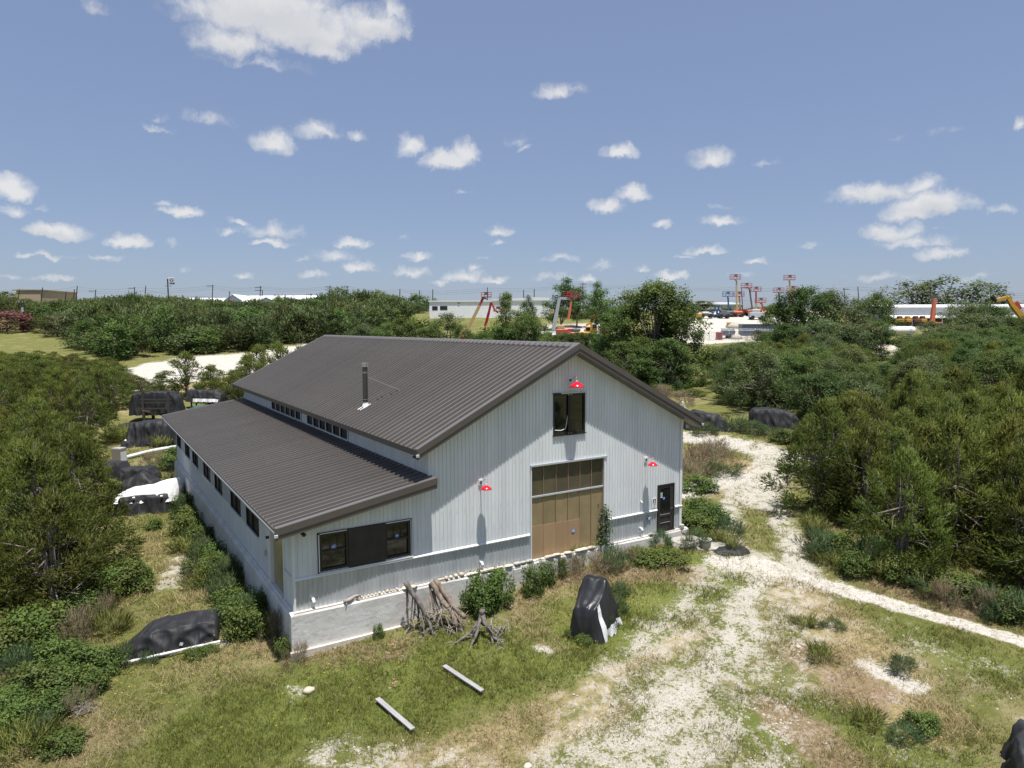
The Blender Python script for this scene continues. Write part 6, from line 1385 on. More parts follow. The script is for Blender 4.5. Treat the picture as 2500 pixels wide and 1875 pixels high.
# loose caliche pebbles
def pebbles():
    rng = np.random.default_rng(9); n = 26000; s = np.exp(rng.uniform(math.log(13.5), math.log(48), n)); tl = rng.uniform(-.4, .8, n)
    x = CAM[0]+FWD[0]*s+RGT[0]*tl*s; y = CAM[1]+FWD[1]*s+RGT[1]*tl*s; cal = masks(x, y)[0]
    ok = (rng.uniform(0, 1, n) < (cal-.3)*1.3) & ~((x > -.3) & (x < W_+.4) & (y > -.4)); x, y, s = x[ok], y[ok], s[ok]; z = hfun(x, y); r = rng.uniform(.012, .04, len(x))*(1+.012*s)
    c = np.stack([x, y, z], 1); V = []
    a = rng.uniform(0, 6.28, len(x)); k = [np.stack([np.cos(a+t)*r, np.sin(a+t)*r, -r*.2], 1) for t in (0, 1.57, 3.14, 4.71)]; top = c+np.stack([r*.1, r*.1, r*.62], 1)
    for i in range(4): V.append(np.stack([c+k[i], c+k[(i+1) % 4], top], 1))
    V = np.concatenate(V); tag(part('pebbles', tri_mesh('pebbles', V, np.full(len(V), .5), M['pebblew'])), kind='stuff')
pebbles()

# ------------------------------------------------------------------ the far buildings, machines and lines
def lib(name, label, cat, px, s, group=None, z=None):
    q = ps(px, s); e = thing(name, label, cat, q if z is None else (q[0], q[1], z), IMG, group); e['s'] = s
    def loc(px2, py2, dy=0.0):
        P = P3(px2, py2, s+dy)-np.array(e.location); c, sn = math.cos(-IMG), math.sin(-IMG)
        return Vector((P[0]*c-P[1]*sn, P[0]*sn+P[1]*c, P[2]))
    return e, loc
def building(name, label, px0, px1, s, pyt, dep, wallm, roofm, pyr=None, gable=None, wins=(), under=.0, over=.4, sill=None):
    e, loc = lib(name, label, 'building', px0, s); w = loc(px1, pyt).x; h = loc(px0, pyt).z
    m = MB(); m.box(0, w, 0, dep, -2, h); m.build('wall', wallm, e)
    if gable == 'front':
        hr = loc((px0+px1)/2, pyr).z; m = MB(); m.prism([(0, h), (w, h), (w/2, hr)], 0, dep); m.build('gable', wallm, e)
        m = MB(); m.prism([(-over, h-.1), (w/2, hr+.05), (w+over, h-.1), (w+over, h+.12), (w/2, hr+.30), (-over, h+.12)], -over, dep+over); m.build('roof', roofm, e)
    elif gable == 'side':
        hr = loc(px0, pyr).z; m = MB(); vs = [(-over, -over, h-.1), (w+over, -over, h-.1), (w+over, dep*.5, hr), (-over, dep*.5, hr), (-over, dep+over, h-.1), (w+over, dep+over, h-.1)]
        vs2 = vs+[(x, y, z+.2) for x, y, z in vs]; m.add(vs2, [(0,3,2,1),(3,4,5,2),(6,7,8,9),(9,8,11,10),(0,1,7,6),(4,10,11,5),(0,6,9,3),(3,9,10,4),(1,2,8,7),(2,5,11,8)]); m.build('roof', roofm, e)
    else:
        m = MB(); m.box(-over, w+over, -over, dep+over, h+.002, h+.35); m.build('roof', roofm, e)
    for (a, b, c, d) in wins:
        A, B = loc(a, c), loc(b, d); m = MB(); m.box(A.x, B.x, -.06, .05, B.z, A.z); f = m.build('window', M['dark'], e)
        m = MB(); m.face((A.x+.12, -.07, B.z+.12), (B.x-.12, -.07, B.z+.12), (B.x-.12, -.07, A.z-.12), (A.x+.12, -.07, A.z-.12)); m.build('pane', M['glass'], f)
    return e, loc, w, h
e, loc, w, h = building('warehouse', 'long white metal warehouse behind the tan and maroon boom lifts', 929, 1187, 206, 652, 22, M['bldg'], M['bldgroof'], wins=((933.5, 945.5, 661.5, 670), (950.5, 966.5, 661, 669.5)), over=.25)
A, B = loc(1062, 652), loc(1187, 644); m = MB(); m.prism([(A.x, A.z+.36), (B.x+.2, A.z+.36), (B.x+.2, B.z+.1), (A.x+(B.x-A.x)*.75, B.z+.25), (A.x, A.z+.7)], -.3, 22); m.build('raised_roof_end', M['bldg'], e)
C0 = loc(991, 656); m = MB(); m.lathe([(0, 0), (.45, 0), (.45, .08), (0, .08)], 14); m.build('wall_emblem', M['lightgrey'], e, loc=(C0.x, -.02, C0.z), rot=(math.pi/2, 0, 0))
m = MB()
for k in range(60):
    x = w*(k+.5)/60; m.box(x-.04, x+.04, -.05, -.002, -.5, h-.1)
m.build('rib', M['bldg'], e)['kind'] = 'stuff'
building('shed', 'low white-roofed shed far left on the skyline, left of two', 383, 480, 272, 652, 26, M['cream'], M['bldgroof'], 642, 'side')
building('shed', 'long white-roofed shed far away with a white gable end', 521, 668, 276, 655, 24, M['bldg'], M['bldgroof'], 637, 'side', over=.2)
e, loc, w, h = building('shed', 'white gabled shed end with a red sign far left', 489, 522, 274, 650, 20, M['bldg'], M['bldgroof'], 637, 'front')
A, B = loc(495, 648.5), loc(506, 652.5); m = MB(); m.box(A.x, B.x, -.12, -.02, B.z, A.z); m.build('red_sign', M['liftred'], e)
building('shed', 'small white gabled shed far away, beside the round oak', 563, 592, 270, 652, 14, M['bldg'], M['bldgroof'], 643, 'front')
e, loc, w, h = building('store', 'flat-roofed beige store on the skyline at the far left', 44, 87, 262, 627.5, 22, M['beige'], M['tan'], over=.3)
A = loc(22, 634); m = MB(); m.box(A.x, -.01, 1, 20, -2, A.z); m.build('wing', M['beige'], e)
building('house', 'small grey house with a white metal roof left of the warehouse', 840, 857, 228, 668, 9, M['housegrey'], M['bldgroof'], 656, 'front', wins=((844, 849, 670, 676),))
building('cream_building', 'cream metal building behind the blue lifts', 1498, 1604, 262, 658, 30, M['cream'], M['lightgrey'], 651, 'side', wins=((1534, 1548, 683, 690),), over=.2)
e, loc, w, h = building('white_shed', 'long white metal shed with an open lean-to behind the propane tank', 1912, 2290, 184, 664, 24, M['shadewall'], M['bldgroof'], 657, 'side', over=.5)
A, B = loc(1912, 681), loc(1912, 686); m = MB(); m.add([(0, -.1, A.z), (w, -.1, A.z), (w, -3.5, B.z), (0, -3.5, B.z), (0, -.1, A.z-.2), (w, -.1, A.z-.2), (w, -3.5, B.z-.25), (0, -3.5, B.z-.25)], [(0,3,2,1),(4,5,6,7),(3,7,6,2),(0,4,7,3),(1,2,6,5)]); m.build('awning', M['bldgroof'], e)
m = MB(); m.box(.2, w-.2, -.22, -.05, -2, B.z-.3); m.build('recess_shade', M['rust'], e)  # dark sheet: its colour stands in for the shade below the awning
for k in range(9): m = MB(); x = w*(k+.5)/9; m.box(x-.12, x+.12, -3.4, -3.16, -1, B.z-.26); m.build('post', M['lightgrey'], e)

def basket(loc, bx, by, mrail, e, s, wpx=21.5, hpx=9.5):
    c = loc(bx, by); k = s/FPX*1.1302; w = wpx*k/2; h = hpx*k/2; d = .45; mb = MB(); t = .075
    for z in (-h, 0, h):
        for y in (-d, d): mb.bar((c.x-w, c.y+y, c.z+z), (c.x+w, c.y+y, c.z+z), t*(1.6 if z == -h else 1))
        for x in (-w, w): mb.bar((c.x+x, c.y-d, c.z+z), (c.x+x, c.y+d, c.z+z), t)
    for x in (-w, -w*.35, w*.35, w):
        for y in (-d, d): mb.bar((c.x+x, c.y+y, c.z-h), (c.x+x, c.y+y, c.z+h), t)
    mb.box(c.x-w, c.x+w, c.y-d, c.y+d, c.z-h-.12, c.z-h-.03); b = mb.build('basket', mrail, e)
    m2 = MB(); m2.box(c.x-.35, c.x+.35, c.y-d-.12, c.y-d+.1, c.z+h*.1, c.z+h*1.1); m2.build('control_box', M['machgrey'], b)
    return c
def lift(label, px, s, bas, path, mb_, mr, mbase=None, base=True, two=None, th=.42, name='boom_lift', wpx=21.5):
    """chassis on four wheels, a turret, a boom along path (photograph places) and a basket"""
    e, loc = lib(name, label, 'boom lift', px, s, 'lifts in the equipment yard')
    mbase = mbase or M['orange']
    if base:
        m = MB(); m.box(-1.1, 1.1, -.9, .9, .45, .85, .06); m.build('chassis', M['machgrey'], e)
        for x in (-.95, .95):
            for y in (-1.0, 1.0): m = MB(); m.tube([(x, y-.16, .48), (x, y+.16, .48)], .48, 14); m.build('wheel', M['tyre'], e)
        m = MB(); m.box(-1.5, 1.25, -.85, .85, .87, 1.75, .22); m.build('turret', mbase, e)
    P = [loc(*p) for p in path]
    for i, (a, b) in enumerate(zip(P[:-1], P[1:])):
        m = MB(); m.bar(a, b, th*(1-.16*i), th*(1-.16*i), up=(0, 1, 0)); m.build('boom', mb_ if (two is None or i < two[0]) else two[1], e)
    c = basket(loc, bas[0], bas[1], mr, e, s, wpx); m = MB(); m.bar(P[-1], c+Vector((0, .3, -.9)), .22); m.build('jib', M['machgrey'], e)
    return e
S = 198
lift('tall lift with an upright tan boom and red basket, left of the two highest', 1592, S, (1588.5, 598), [(1592, 694), (1591.5, 660), (1591, 606)], M['tan'], M['liftred'])
lift('lift with a bent dark grey boom and red basket beside the tallest', 1622, S+3, (1612.5, 616.5), [(1621, 690), (1625, 668), (1619, 624), (1612, 620)], M['machgrey'], M['liftred'], two=(2, M['liftred']))
lift('lift with an upright boom and red basket right of the bent grey boom', 1633.5, S+8, (1633, 624.5), [(1634, 684), (1633.5, 655), (1633, 631)], M['tan'], M['liftred'], two=(1, M['liftred']))
lift('low orange lift leaning left with a red basket', 1655, S-3, (1643, 648.5), [(1655, 688), (1650, 668), (1644.5, 655)], M['orange'], M['liftred'])
lift('blue lift with an upright blue boom and blue basket', 1574, S, (1572, 635), [(1575, 692), (1574, 665), (1572.5, 642)], M['liftblue'], M['liftblue'], M['machgrey'])
lift('lift with an orange upright boom half hidden behind the tallest one', 1600, S+5, (1596.5, 635), [(1600, 690), (1598.5, 662), (1597, 641)], M['tan'], M['liftred'])
lift('tall lift with a tan mast rising behind the tall dark tree', 1708, S, (1705.3, 599.5), [(1708, 690), (1707.5, 650), (1705.5, 607)], M['tan'], M['liftred'], wpx=23)
lift('lift with a dark mast and red basket left of the tall tree', 1683, S+4, (1682, 626.5), [(1685, 690), (1684, 660), (1682.5, 633)], M['machgrey'], M['liftred'])
lift('lift whose red basket shows beside the second tall mast', 1712, S+6, (1711.5, 623), [(1714, 690), (1713, 655), (1712, 629)], M['tan'], M['liftred'])
for px, pyt, lb in ((1538, 665, 'blue mast lift, left of three'), (1547, 662, 'blue mast lift, middle of three'), (1553.5, 660.5, 'blue mast lift, right of three')):
    e, loc = lib('mast_lift', lb, 'mast lift', px, S-2, 'blue mast lifts'); T = loc(px, pyt).z
    m = MB(); m.box(-.7, .7, -.6, .6, .2, .9, .06); m.build('chassis', M['liftblue'], e)
    for x in (-.5, .5):
        for y in (-.62, .62): m = MB(); m.tube([(x, y-.1, .26), (x, y+.1, .26)], .26, 10); m.build('wheel', M['tyre'], e)
    m = MB(); m.box(-.22, .22, -.2, .2, .9, T-1.2); m.build('mast', M['liftblue'], e); m = MB(); m.box(-.55, .55, -.45, .45, T-1.3, T-1.15); 
    for x in (-.5, .5):
        for y in (-.4, .4): m.box(x-.06, x+.06, y-.06, y+.06, T-1.15, T)
    m.box(-.56, .56, -.46, -.36, T-.1, T); m.box(-.56, .56, .36, .46, T-.1, T); m.build('basket', M['liftblue'], e)
S2 = 150
lift('tan boom lift with an orange top and basket in front of the warehouse', 1010, S2, (1050.5, 636.5), [(1009, 714), (1036, 660), (1044, 643)], M['tan'], M['liftred'], two=(1, M['liftred']), th=.62)
lift('maroon lift with a hooked boom right of the tan one', 1046, S2-2, (1076, 667), [(1046, 713), (1056, 675), (1061, 653), (1069, 670)], M['maroon'], M['liftred'], M['maroon'], two=(2, M['liftred']), th=.55, wpx=20)
lift('light grey boom lift leaning before the pecan trees', 1198, S2, (1238.5, 637), [(1195, 713), (1202, 678), (1208.5, 644), (1232, 645)], M['lightgrey'], M['liftred'], M['lightgrey'], th=.8, wpx=26)
lift('red mast lift behind the light grey boom', 1228, S2+14, (1229, 634), [(1228, 690), (1232, 664), (1234.5, 647)], M['pink'], M['liftred'], M['liftred'], th=.5)

def excavator(label, px, s, body, path, arm_m, group=None, flip=False):
    e, loc = lib('excavator', label, 'excavator', px, s, group); 
    for y in (-1.0, 1.0): m = MB(); m.box(-1.6, 1.6, y-.25, y+.25, .0, .75, .18); m.build('track', M['tyre'], e)
    m = MB(); m.box(-1.5, 1.4, -1.1, 1.1, .85, 1.75, .12); m.build('body', body, e); m = MB(); m.box(.2, 1.3, -1.05, 0, 1.76, 2.9, .1); c = m.build('cab', body, e)
    m = MB(); m.face((.3, -1.06, 1.95), (1.2, -1.06, 1.95), (1.2, -1.06, 2.75), (.3, -1.06, 2.75)); m.build('pane', M['glass'], c)
    P = [loc(*p) for p in path]
    for i, (a, b) in enumerate(zip(P[:-1], P[1:])): m = MB(); m.bar(a, b, .42, .62-.08*i, up=(0, 1, 0)); m.build('boom', arm_m, e)
    t = P[-1]; m = MB(); m.prism([(t.x-.5, t.z+.3), (t.x+.4, t.z+.2), (t.x+.5, t.z-.5), (t.x-.1, t.z-.8), (t.x-.6, t.z-.4)], t.y-.45, t.y+.45); m.build('bucket', M['machgrey'], e)
    return e
excavator('yellow excavator with its boom folded up behind the hedge', 1276, 160, M['yellow'], [(1272, 700), (1280, 692), (1284, 682), (1292, 683), (1290, 694)], M['yellow'])
excavator('small yellow digger with its arm down in front of the other excavator', 1262, 154, M['yellow'], [(1266, 703), (1276, 697), (1278, 706), (1274, 716)], M['yellow'])
def machine(name, label, cat, px, s, w, h, m1, m2=None, wheels=True, hopper=False):
    e, loc = lib(name, label, cat, px, s); b = .55 if wheels else .1
    m = MB(); m.box(-w/2, w/2, -.8, .8, b, b+h*.6, .1); m.build('body', m1, e)
    m = MB(); m.box(-w*.35, w*.2, -.7, .7, b+h*.6+.002, b+h, .12); m.build('hood', m2 or m1, e)
    if wheels:
        for x in (-w*.32, w*.32):
            for y in (-.85, .85): m = MB(); m.tube([(x, y-.18, .5), (x, y+.18, .5)], .5, 12); m.build('wheel', M['tyre'], e)
    return e
machine('tractor', 'orange tractor-like machine beside the yellow excavator', 'machine', 1247, 154, 3.2, 1.9, M['orange'], M['machgrey'])
machine('generator', 'red machine with tan boxes behind the grey boom', 'machine', 1214, 158, 2.8, 2.4, M['liftred'], M['tan'])
machine('flatbed_truck', 'white flatbed truck under the grey boom', 'truck', 1212, 149, 4.4, 1.2, M['white'], M['liftblue'])
machine('compressor', 'red machine peeping over the hedge near the wide dark bush', 'machine', 1098, 146, 1.8, 1.1, M['liftred'])
machine('scrap_bin', 'dark machine in shade right of the yellow excavator', 'machine', 1308, 152, 3.0, 1.6, M['machgrey'], M['orange'])
machine('forklift', 'yellow forklift at the left edge of the equipment yard', 'forklift', 1502, 190, 2.8, 2.2, M['yellow'], M['machgrey'])
machine('flat_trailer', 'dark flat trailer at the back of the equipment yard', 'trailer', 1524, 194, 3.6, 1.1, M['machgrey'], M['whitetrim'])
machine('skid_loader', 'light grey machine among the lifts above the container', 'machine', 1632, 190, 4.0, 2.2, M['lightgrey'])
machine('dark_loader', 'dark machine at the foot of the tallest lift', 'machine', 1562, 194, 3.0, 1.5, M['machgrey'])
for px, lb in ((1941, 'yellow forklift under the white shed awning, leftmost'), (1958, 'yellow forklift under the white shed awning, second'), (1990, 'orange-brown forklift under the white shed awning, right'), (1975, 'dark red forklift under the white shed awning')):
    machine('forklift', lb, 'forklift', px, 178.8, 1.5, 1.9, M['rust'] if 'dark red' in lb else M['yellow'], M['yellow'] if 'second' in lb else M['rust'])
# hopper, container, dumpster, red box
e, loc = lib('hopper', 'small orange-yellow hopper beside the container', 'hopper', 1580, 176); m = MB(); m.prism([(-1.3, 1.3), (1.6, 1.3), (1.0, .55), (-.9, .55)], -.8, .8); m.build('bin', M['yellow'], e)
for x in (-.8, .8): m = MB(); m.box(x-.1, x+.1, -.6, .6, -.1, .56); m.build('leg', M['machgrey'], e)
e, loc = lib('shipping_container', 'grey corrugated shipping container behind the chain-link fence', 'container', 1601.5, 158); T = loc(1601.5, 700).z; Wc = loc(1667, 700).x+1.5
m = MB(); n = 26
for k in range(n):
    a, b = Wc*k/n, Wc*(k+1)/n; c = (b-a); q4 = [(a, 0), (a+c*.3, 0), (a+c*.5, .12), (a+c*.8, .12), (b, 0)]
    for (xa, ya), (xb, yb) in zip(q4, q4[1:]): m.face((xa, ya, .15), (xb, yb, .15), (xb, yb, T-.12), (xa, ya, T-.12))
m.build('side_panel', M['cont'], e); m = MB(); m.box(0, Wc, .14, 2.44, .0, T-.13); m.box(-.05, Wc+.05, -.04, 2.5, T-.118, T); m.box(-.05, .1, -.05, .0, 0, T-.13); m.build('frame', M['cont'], e)
m = MB(); m.box(-.04, Wc+.04, -.03, 2.48, T+.002, T+.03); m.build('roof', M['bldgroof'], e)
e, loc = lib('dump_trailer', 'grey dump trailer with a pale mark on its side in front of the container', 'trailer', 1571, 153)
m = MB(); m.prism([(-1.3, 2.25), (1.0, 2.25), (1.45, 1.6), (1.2, .7), (-1.1, .7)], -.9, .9); m.build('bin', M['cont'], e)
for y in (-.95, .95): m = MB(); m.tube([(.2, y-.12, .4), (.2, y+.12, .4)], .4, 12); m.build('wheel', M['tyre'], e)
m = MB(); m.box(-.35, .45, -.93, -.905, 1.85, 2.0); m.box(-.02, .12, -.93, -.905, 1.25, 1.85); m.box(-.2, .3, -.93, -.905, 1.15, 1.26); m.build('side_mark', M['lightgrey'], e)
e, loc = lib('red_compressor', 'red box-shaped compressor at the fence left of the dump trailer', 'compressor', 1552.5, 151); m = MB(); m.box(-.6, .6, -.5, .5, .2, 1.65, .06); m.build('body', M['liftred'], e); m = MB(); m.box(-.65, .65, -.55, .55, .0, .18); m.build('skid', M['machgrey'], e); m = MB()
for z in (.6, .9, 1.2): m.box(-.4, .4, -.52, -.505, z, z+.12)
m.build('vent', M['machgrey'], e)
q = ps(1590, 152); rock('rubble_heap', 'heap of pale rubble beside the dump trailer at the fence', 'rubble', (q[0], q[1], q[2]-.4), 1.5, 1.2, .75, M['debris'], 101)
q = ps(1590, 175); rock('gravel_bank', 'pale gravel bank sloping down left of the container', 'gravel', (q[0], q[1], q[2]-.9), 2.2, 3.0, 1.3, M['debris'], 102)
e, loc = lib('rusty_tray', 'rusty brown tray machine behind the fence in front of the container', 'machine', 1654, 153); m = MB(); m.prism([(-1.2, 1.5), (1.2, 1.3), (.9, .8), (-1.0, .9)], -.7, .7); m.build('tray', M['rust'], e); m = MB()
for x in (-.7, .7): m.box(x-.08, x+.08, -.5, .5, -.1, .95)
m.build('stand', M['machgrey'], e)
# chain-link fence
mesh_m = bpy.data.materials.new('chain_link'); mesh_m.use_nodes = True; nt = mesh_m.node_tree; b = nt.nodes['Principled BSDF']; b.inputs['Base Color'].default_value = (.30, .31, .32, 1); b.inputs['Metallic'].default_value = .6; b.inputs['Roughness'].default_value = .5
tcn = nt.nodes.new('ShaderNodeTexCoord'); sx = nt.nodes.new('ShaderNodeSeparateXYZ'); nt.links.new(tcn.outputs['Object'], sx.inputs[0]); fs_ = []
for sg in ('ADD', 'SUBTRACT'):
    a1 = nt.nodes.new('ShaderNodeMath'); a1.operation = sg; nt.links.new(sx.outputs[0], a1.inputs[0]); nt.links.new(sx.outputs[2], a1.inputs[1])
    a2 = nt.nodes.new('ShaderNodeMath'); a2.operation = 'MULTIPLY'; a2.inputs[1].default_value = 9.0; nt.links.new(a1.outputs[0], a2.inputs[0])
    a3 = nt.nodes.new('ShaderNodeMath'); a3.operation = 'FRACT'; nt.links.new(a2.outputs[0], a3.inputs[0]); a4 = nt.nodes.new('ShaderNodeMath'); a4.operation = 'LESS_THAN'; a4.inputs[1].default_value = .11; nt.links.new(a3.outputs[0], a4.inputs[0]); fs_.append(a4)
mxm = nt.nodes.new('ShaderNodeMath'); mxm.operation = 'MAXIMUM'; nt.links.new(fs_[0].outputs[0], mxm.inputs[0]); nt.links.new(fs_[1].outputs[0], mxm.inputs[1]); nt.links.new(mxm.outputs[0], b.inputs['Alpha'])
e, loc = lib('chain_link_fence', 'chain-link fence with barbed top along the front of the equipment yard', 'fence', 1480, 149); xs = [loc(px, 730).x for px in (1482, 1532, 1581, 1631, 1670, 1690)]
zs = []
for x in xs:
    wx, wy = e.location.x+math.cos(IMG)*x, e.location.y+math.sin(IMG)*x; zs.append(gz(wx, wy)-e.location.z)
for x, z in zip(xs, zs): m = MB(); m.tube([(x, 0, z-.3), (x, 0, z+2.1), (x-.1, -.3, z+2.45)], .05, 8); m.build('post', M['galv'], e)
for i in range(len(xs)-1):
    (xa, za), (xb, zb_) = (xs[i], zs[i]), (xs[i+1], zs[i+1]); m = MB(); m.face((xa, .06, za), (xb, .06, zb_), (xb, .06, zb_+2.1), (xa, .06, za+2.1)); m.build('mesh_panel', mesh_m, e); m = MB(); m.tube([(xa, 0, za+2.1), (xb, 0, zb_+2.1)], .03, 6); m.tube([(xa-.1, -.3, za+2.42), (xb-.1, -.3, zb_+2.42)], .02, 5); m.build('rail', M['galv'], e)
# propane tank
e, loc = lib('propane_tank', 'long white propane tank below the white shed', 'tank', 1944, 156, None); a, b_ = loc(1911, 714), loc(1977, 714); r = .92; pts = []; rad = []
for t in np.linspace(0, 1, 22):
    x = a.x+(b_.x-a.x)*t; dd = min(x-a.x, b_.x-x); rad.append(r*math.sqrt(max(.02, 1-(1-min(1, dd/.8))**2))); pts.append((x, 0, a.z))
m = MB(); m.tube(pts, rad, 20); m.build('tank', M['white'], e, smooth=True)
for x in (a.x*.6, b_.x*.6): m = MB(); m.box(x-.2, x+.2, -.6, .6, -.3, a.z-r*.8); m.build('saddle', M['lightgrey'], e)
m = MB(); m.tube([(b_.x*.55, -1.2, 0), (b_.x*.55, -1.2, a.z+2.6)], .06, 8); m.build('vent_pipe', M['lightgrey'], e)
# orange telehandler and the yellow arm at the right edge
e, loc = lib('telehandler', 'faded orange boom standing upright in front of the white shed', 'telehandler', 2013, 174); P = [loc(2012, 708), loc(2014, 690), (loc(2016.5, 668)), loc(2018.5, 645)]
for i, (p, q_) in enumerate(zip(P, P[1:])): m = MB(); m.bar(p, q_, 1.05-.18*i, .8, up=(0, 1, 0)); m.build('boom', M['pink'], e)
m = MB(); t = P[-1]; m.box(t.x-1.0, t.x+.7, t.y-.3, t.y+.3, t.z+.1, t.z+.75); m.bar((t.x-1.4, t.y, t.z+.3), (t.x+.9, t.y, t.z+.3), .12); m.bar((t.x-.9, t.y, t.z+1.6), (t.x+1.2, t.y, t.z+1.65), .14); m.bar((t.x, t.y, t.z+.7), (t.x, t.y, t.z+1.6), .2); m.build('fork_head', M['machgrey'], e)
m = MB(); m.box(-1.6, 1.6, -1, 1, .5, 1.5, .1); m.build('body', M['pink'], e)
for x in (-1.2, 1.2):
    for y in (-1.1, 1.1): m = MB(); m.tube([(x, y-.2, .6), (x, y+.2, .6)], .6, 12); m.build('wheel', M['tyre'], e)
e, loc = lib('yellow_telehandler', 'yellow telehandler with its black-tipped arm raised at the right edge', 'telehandler', 2203, 128); P = [loc(2212, 690), loc(2199, 675), loc(2184, 656), loc(2176, 642), loc(2150, 650)]
for i, (p, q_) in enumerate(zip(P, P[1:])): m = MB(); m.bar(p, q_, .85-.1*i, .6, up=(0, 1, 0)); m.build('boom', M['yellow'], e)
m = MB(); a, b_ = loc(2204, 668), loc(2194, 652); m.bar(a, b_, .6, .4, up=(0, 1, 0)); m.build('red_panel', M['liftred'], e)
m = MB(); t = P[-1]; u_ = loc(2143, 640); m.bar(t, u_, .35, .8, up=(0, 1, 0)); m.bar(loc(2153, 653), loc(2146, 645), .3); m.bar(loc(2163, 655), loc(2172, 652), .35); m.build('fork_head', M['dark'], e)
m = MB(); m.box(-1, 3, -1, 1, .5, 1.8, .1); m.build('body', M['yellow'], e)
for x in (-.6, 2.4):
    for y in (-1.1, 1.1): m = MB(); m.tube([(x, y-.2, .6), (x, y+.2, .6)], .6, 12); m.build('wheel', M['tyre'], e)
# limestone heap in the right-hand trees
def heap():
    q = ps(1905, 126); n = 34; rng = random.Random(4); mb = MB(); vs = []; Rx, Ry = 5.2, 4.2
    for i in range(n):
        for j in range(n):
            a, b = -1+2*i/(n-1), -1+2*j/(n-1); x, y = a*Rx, b*Ry; r2 = math.hypot(a, b); wx, wy = q[0]+x, q[1]+y
            h = max(0, 1-r2)**.8*(2.3+.5*mnoise.noise(Vector((x*.4, y*.4, 2))))+(.34*mnoise.noise(Vector((x*1.3, y*1.3, 5)))+.2*mnoise.noise(Vector((x*3, y*3, 1))))*min(1, max(0, 1.1-r2)*2)
            vs.append((wx, wy, gz(wx, wy)+h-.2))
    mb.add(vs, [(i*n+j, (i+1)*n+j, (i+1)*n+j+1, i*n+j+1) for i in range(n-1) for j in range(n-1)])
    tag(mb.build('limestone_heap', M['gravel'], None), 'heap of cream-coloured limestone rubble among the right-hand trees', 'rubble heap')
heap()
# utility poles
def pole(px, pyt, s, label, arms=1, group='utility poles along the skyline', w=2.4, mt='pole', lean=0.0, tilt=.0):
    e, loc = lib('utility_pole', label, 'utility pole', px, s, group); T = loc(px, pyt); m = MB(); m.tube([(0, 0, -.5), (T.x, 0, T.z)], [.20, .14], 8); m.build('shaft', M[mt], e)
    for k in range(arms):
        z = T.z-.5-k*1.1; m = MB(); m.bar((-w/2, 0, z), (w/2, 0, z+tilt), .16); f = m.build('crossarm', M[mt], e); m = MB()
        for x in (-w*.46, -w*.2, w*.2, w*.46): m.box(x-.06, x+.06, -.06, .06, z+.1, z+.38)
        m.build('insulator', M['lightgrey'], f)
    return e, loc, T
for px, pyt, s, arms, lb in [(42, 624, 262, 1, 'pole with a crossarm above the beige store'), (92, 621, 255, 0, 'bare pole right of the beige store'), (143, 630, 262, 1, 'short pole with a crossarm left of a close pair'), (161, 625, 255, 0, 'leaning pole, left of a close pair'), (167, 618, 252, 0, 'tall bare pole, right of a close pair'), (207, 626, 262, 1, 'pole with one crossarm between the close pair and the sign'), (226, 637, 270, 0, 'tiny pole on the left skyline'), (291, 620, 262, 1, 'pole with one crossarm left of the pole sign'), (315, 617, 255, 0, 'bare pole just left of the pole sign'),
        (460, 615, 256, 1, 'tall pole with a crossarm before the first white shed'), (496, 629, 256, 0, 'bare pole in front of the gabled shed end'), (563, 618, 256, 2, 'double-armed pole before the long white shed'), (567, 626, 254, 0, 'bare pole beside the double-armed pole before the long shed'), (672, 634, 266, 1, 'short pole right of the long white shed'), (713, 617, 258, 2, 'double-armed pole left of a pair near the skyline oaks'), (750, 617, 258, 2, 'double-armed pole right of a pair near the skyline oaks'), (783, 633, 266, 1, 'short pole left of the grey house'),
        (864, 624, 240, 0, 'tall bare pole beside the grey house'), (906, 627, 262, 0, 'thin pole left of the warehouse'), (935, 625, 255, 0, 'dark pole at the left corner of the warehouse'), (1053, 621, 262, 0, 'pole behind the orange basket'), (1087, 632, 266, 1, 'pole behind the small open tree'), (1131, 626, 262, 0, 'thin pole above the warehouse, left of two'), (1154, 624, 262, 0, 'thin pole above the warehouse, right of two'), (1259, 611, 262, 2, 'double-armed pole between the pecan trees'), (1391, 613, 262, 0, 'pole behind the big dark tree'),
        (1823, 622, 262, 1, 'pole with a transformer right of the boom lifts'), (1853, 619, 262, 0, 'pole left of the feathery trees'), (2139, 625, 262, 0, 'pole at the far right near the yellow arm'), (1602, 622, 262, 0, 'pole behind the lifts')]:
    pole(px, pyt, s, lb, arms)
e, loc, T = pole(52, 650, 184, 'pole with a grey transformer standing in the grass field at the left', 1, 'utility pole in the field'); m = MB(); zt_ = loc(55, 668).z; m.tube([(.45, -.1, zt_-.7), (.45, -.1, zt_+.5)], .32, 10); m.build('transformer', M['lightgrey'], e)
m = MB(); a = loc(55, 676); b_ = loc(27, 743); m.tube([(0, 0, a.z), (b_.x, -.5, 0)], .06, 6); m.build('guy_wire', M['olive'] if False else M['tan'], e)
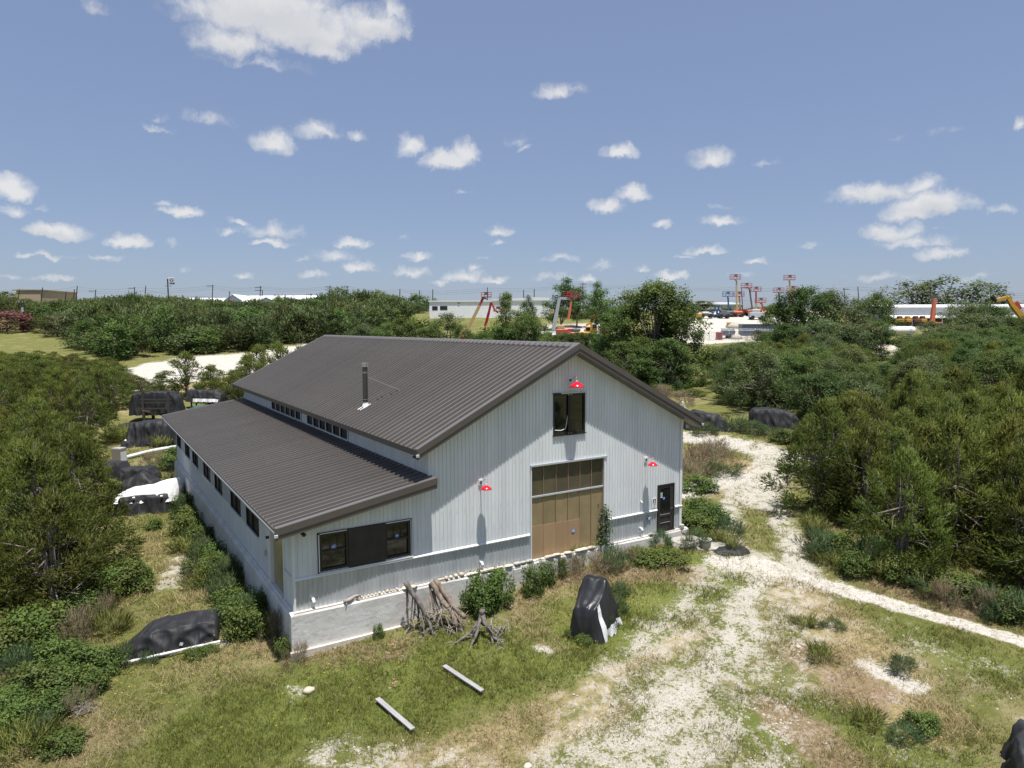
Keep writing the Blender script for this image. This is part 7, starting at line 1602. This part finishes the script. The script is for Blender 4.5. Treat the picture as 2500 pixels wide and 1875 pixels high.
# pole sign
e, loc = lib('pole_sign', 'tall pole sign with a dark green round emblem over a narrow panel', 'sign', 369.5, 246); A, B = loc(364.5, 599.5), loc(376, 614); c = loc(369.5, 615)
m = MB(); m.tube([(0, 0, -1), (0, 0, A.z-.5)], .22, 10); m.build('shaft', M['pole'], e)
m = MB(); m.box(A.x, B.x, -.3, .3, loc(370, 610.2).z, A.z, .04); f = m.build('sign_box', M['white'], e); xc = (A.x+B.x)/2+.15; zc = loc(370, 605).z
m = MB(); ang = [2*math.pi*k/28 for k in range(28)]; m.face(*[(xc+.70*math.cos(t), -.31, zc+.58*math.sin(t)) for t in ang]); m.cur = 1
m.face((xc-.42, -.318, zc+.20), (xc-.25, -.318, zc+.38), (xc, -.318, zc+.05), (xc+.25, -.318, zc+.38), (xc+.44, -.318, zc+.20), (xc+.1, -.318, zc-.42), (xc-.1, -.318, zc-.42)); m.build('emblem', [M['signgreen'], M['white']], f)
m = MB(); m.box(A.x+.35, B.x+.1, -.28, .28, B.z, loc(370, 610.6).z); f = m.build('lower_panel', M['signgreen'], e); m = MB(); m.face((A.x+.6, -.29, B.z+.32), (B.x-.2, -.29, B.z+.30), (B.x-.2, -.29, B.z+.52), (A.x+.6, -.29, B.z+.55)); m.build('panel_stripe', M['lightgrey'], f)
for x in (-.9, .7): m = MB(); m.bar((x, 0, loc(370, 618).z), (x+.5, 0, loc(370, 618).z), .18); m.build('bracket', M['pole'], e)
# overhead lines
def line(label, pts, s, sag=.9):
    mb = MB()
    for (a, b) in zip(pts[:-1], pts[1:]):
        A, B = Vector(P3(a[0], a[1], s)), Vector(P3(b[0], b[1], s)); mb.tube([A.lerp(B, t)+Vector((0, 0, -4*sag*t*(1-t))) for t in np.linspace(0, 1, 7)], .025, 4, cap=False)
    tag(mb.build('power_line', M['wire']), label, 'power line', 'overhead lines along the skyline')
PX = [-40, 42, 167, 291, 460, 563, 713, 750, 864, 1053, 1259, 1391, 1602, 1853, 2139, 2260]
line('topmost overhead line along the whole skyline', [(x, y) for x, y in zip(PX, [628, 624.5, 619, 621, 616, 619, 618, 618, 625, 622, 612, 614, 620, 619.5, 626, 632])], 258)
line('second overhead line below the topmost', [(x, y) for x, y in zip(PX, [633, 629, 624, 626, 620, 622, 621, 621, 628, 626, 614, 617, 623, 624, 630, 636])], 259)
line('third overhead line from the top', [(x, y) for x, y in zip(PX, [636, 632, 628, 630, 624, 626, 624, 624, 631, 630, 617, 620, 626, 627, 634, 641])], 260)
line('heavy sagging cable at the left skyline through the bare poles', [(92, 648), (161, 641), (207, 640), (315, 627), (440, 640), (600, 644)], 254, .7)
line('lower overhead line behind the boom lifts', [(1391, 648), (1500, 650), (1602, 649), (1700, 648), (1853, 640)], 261, .3)
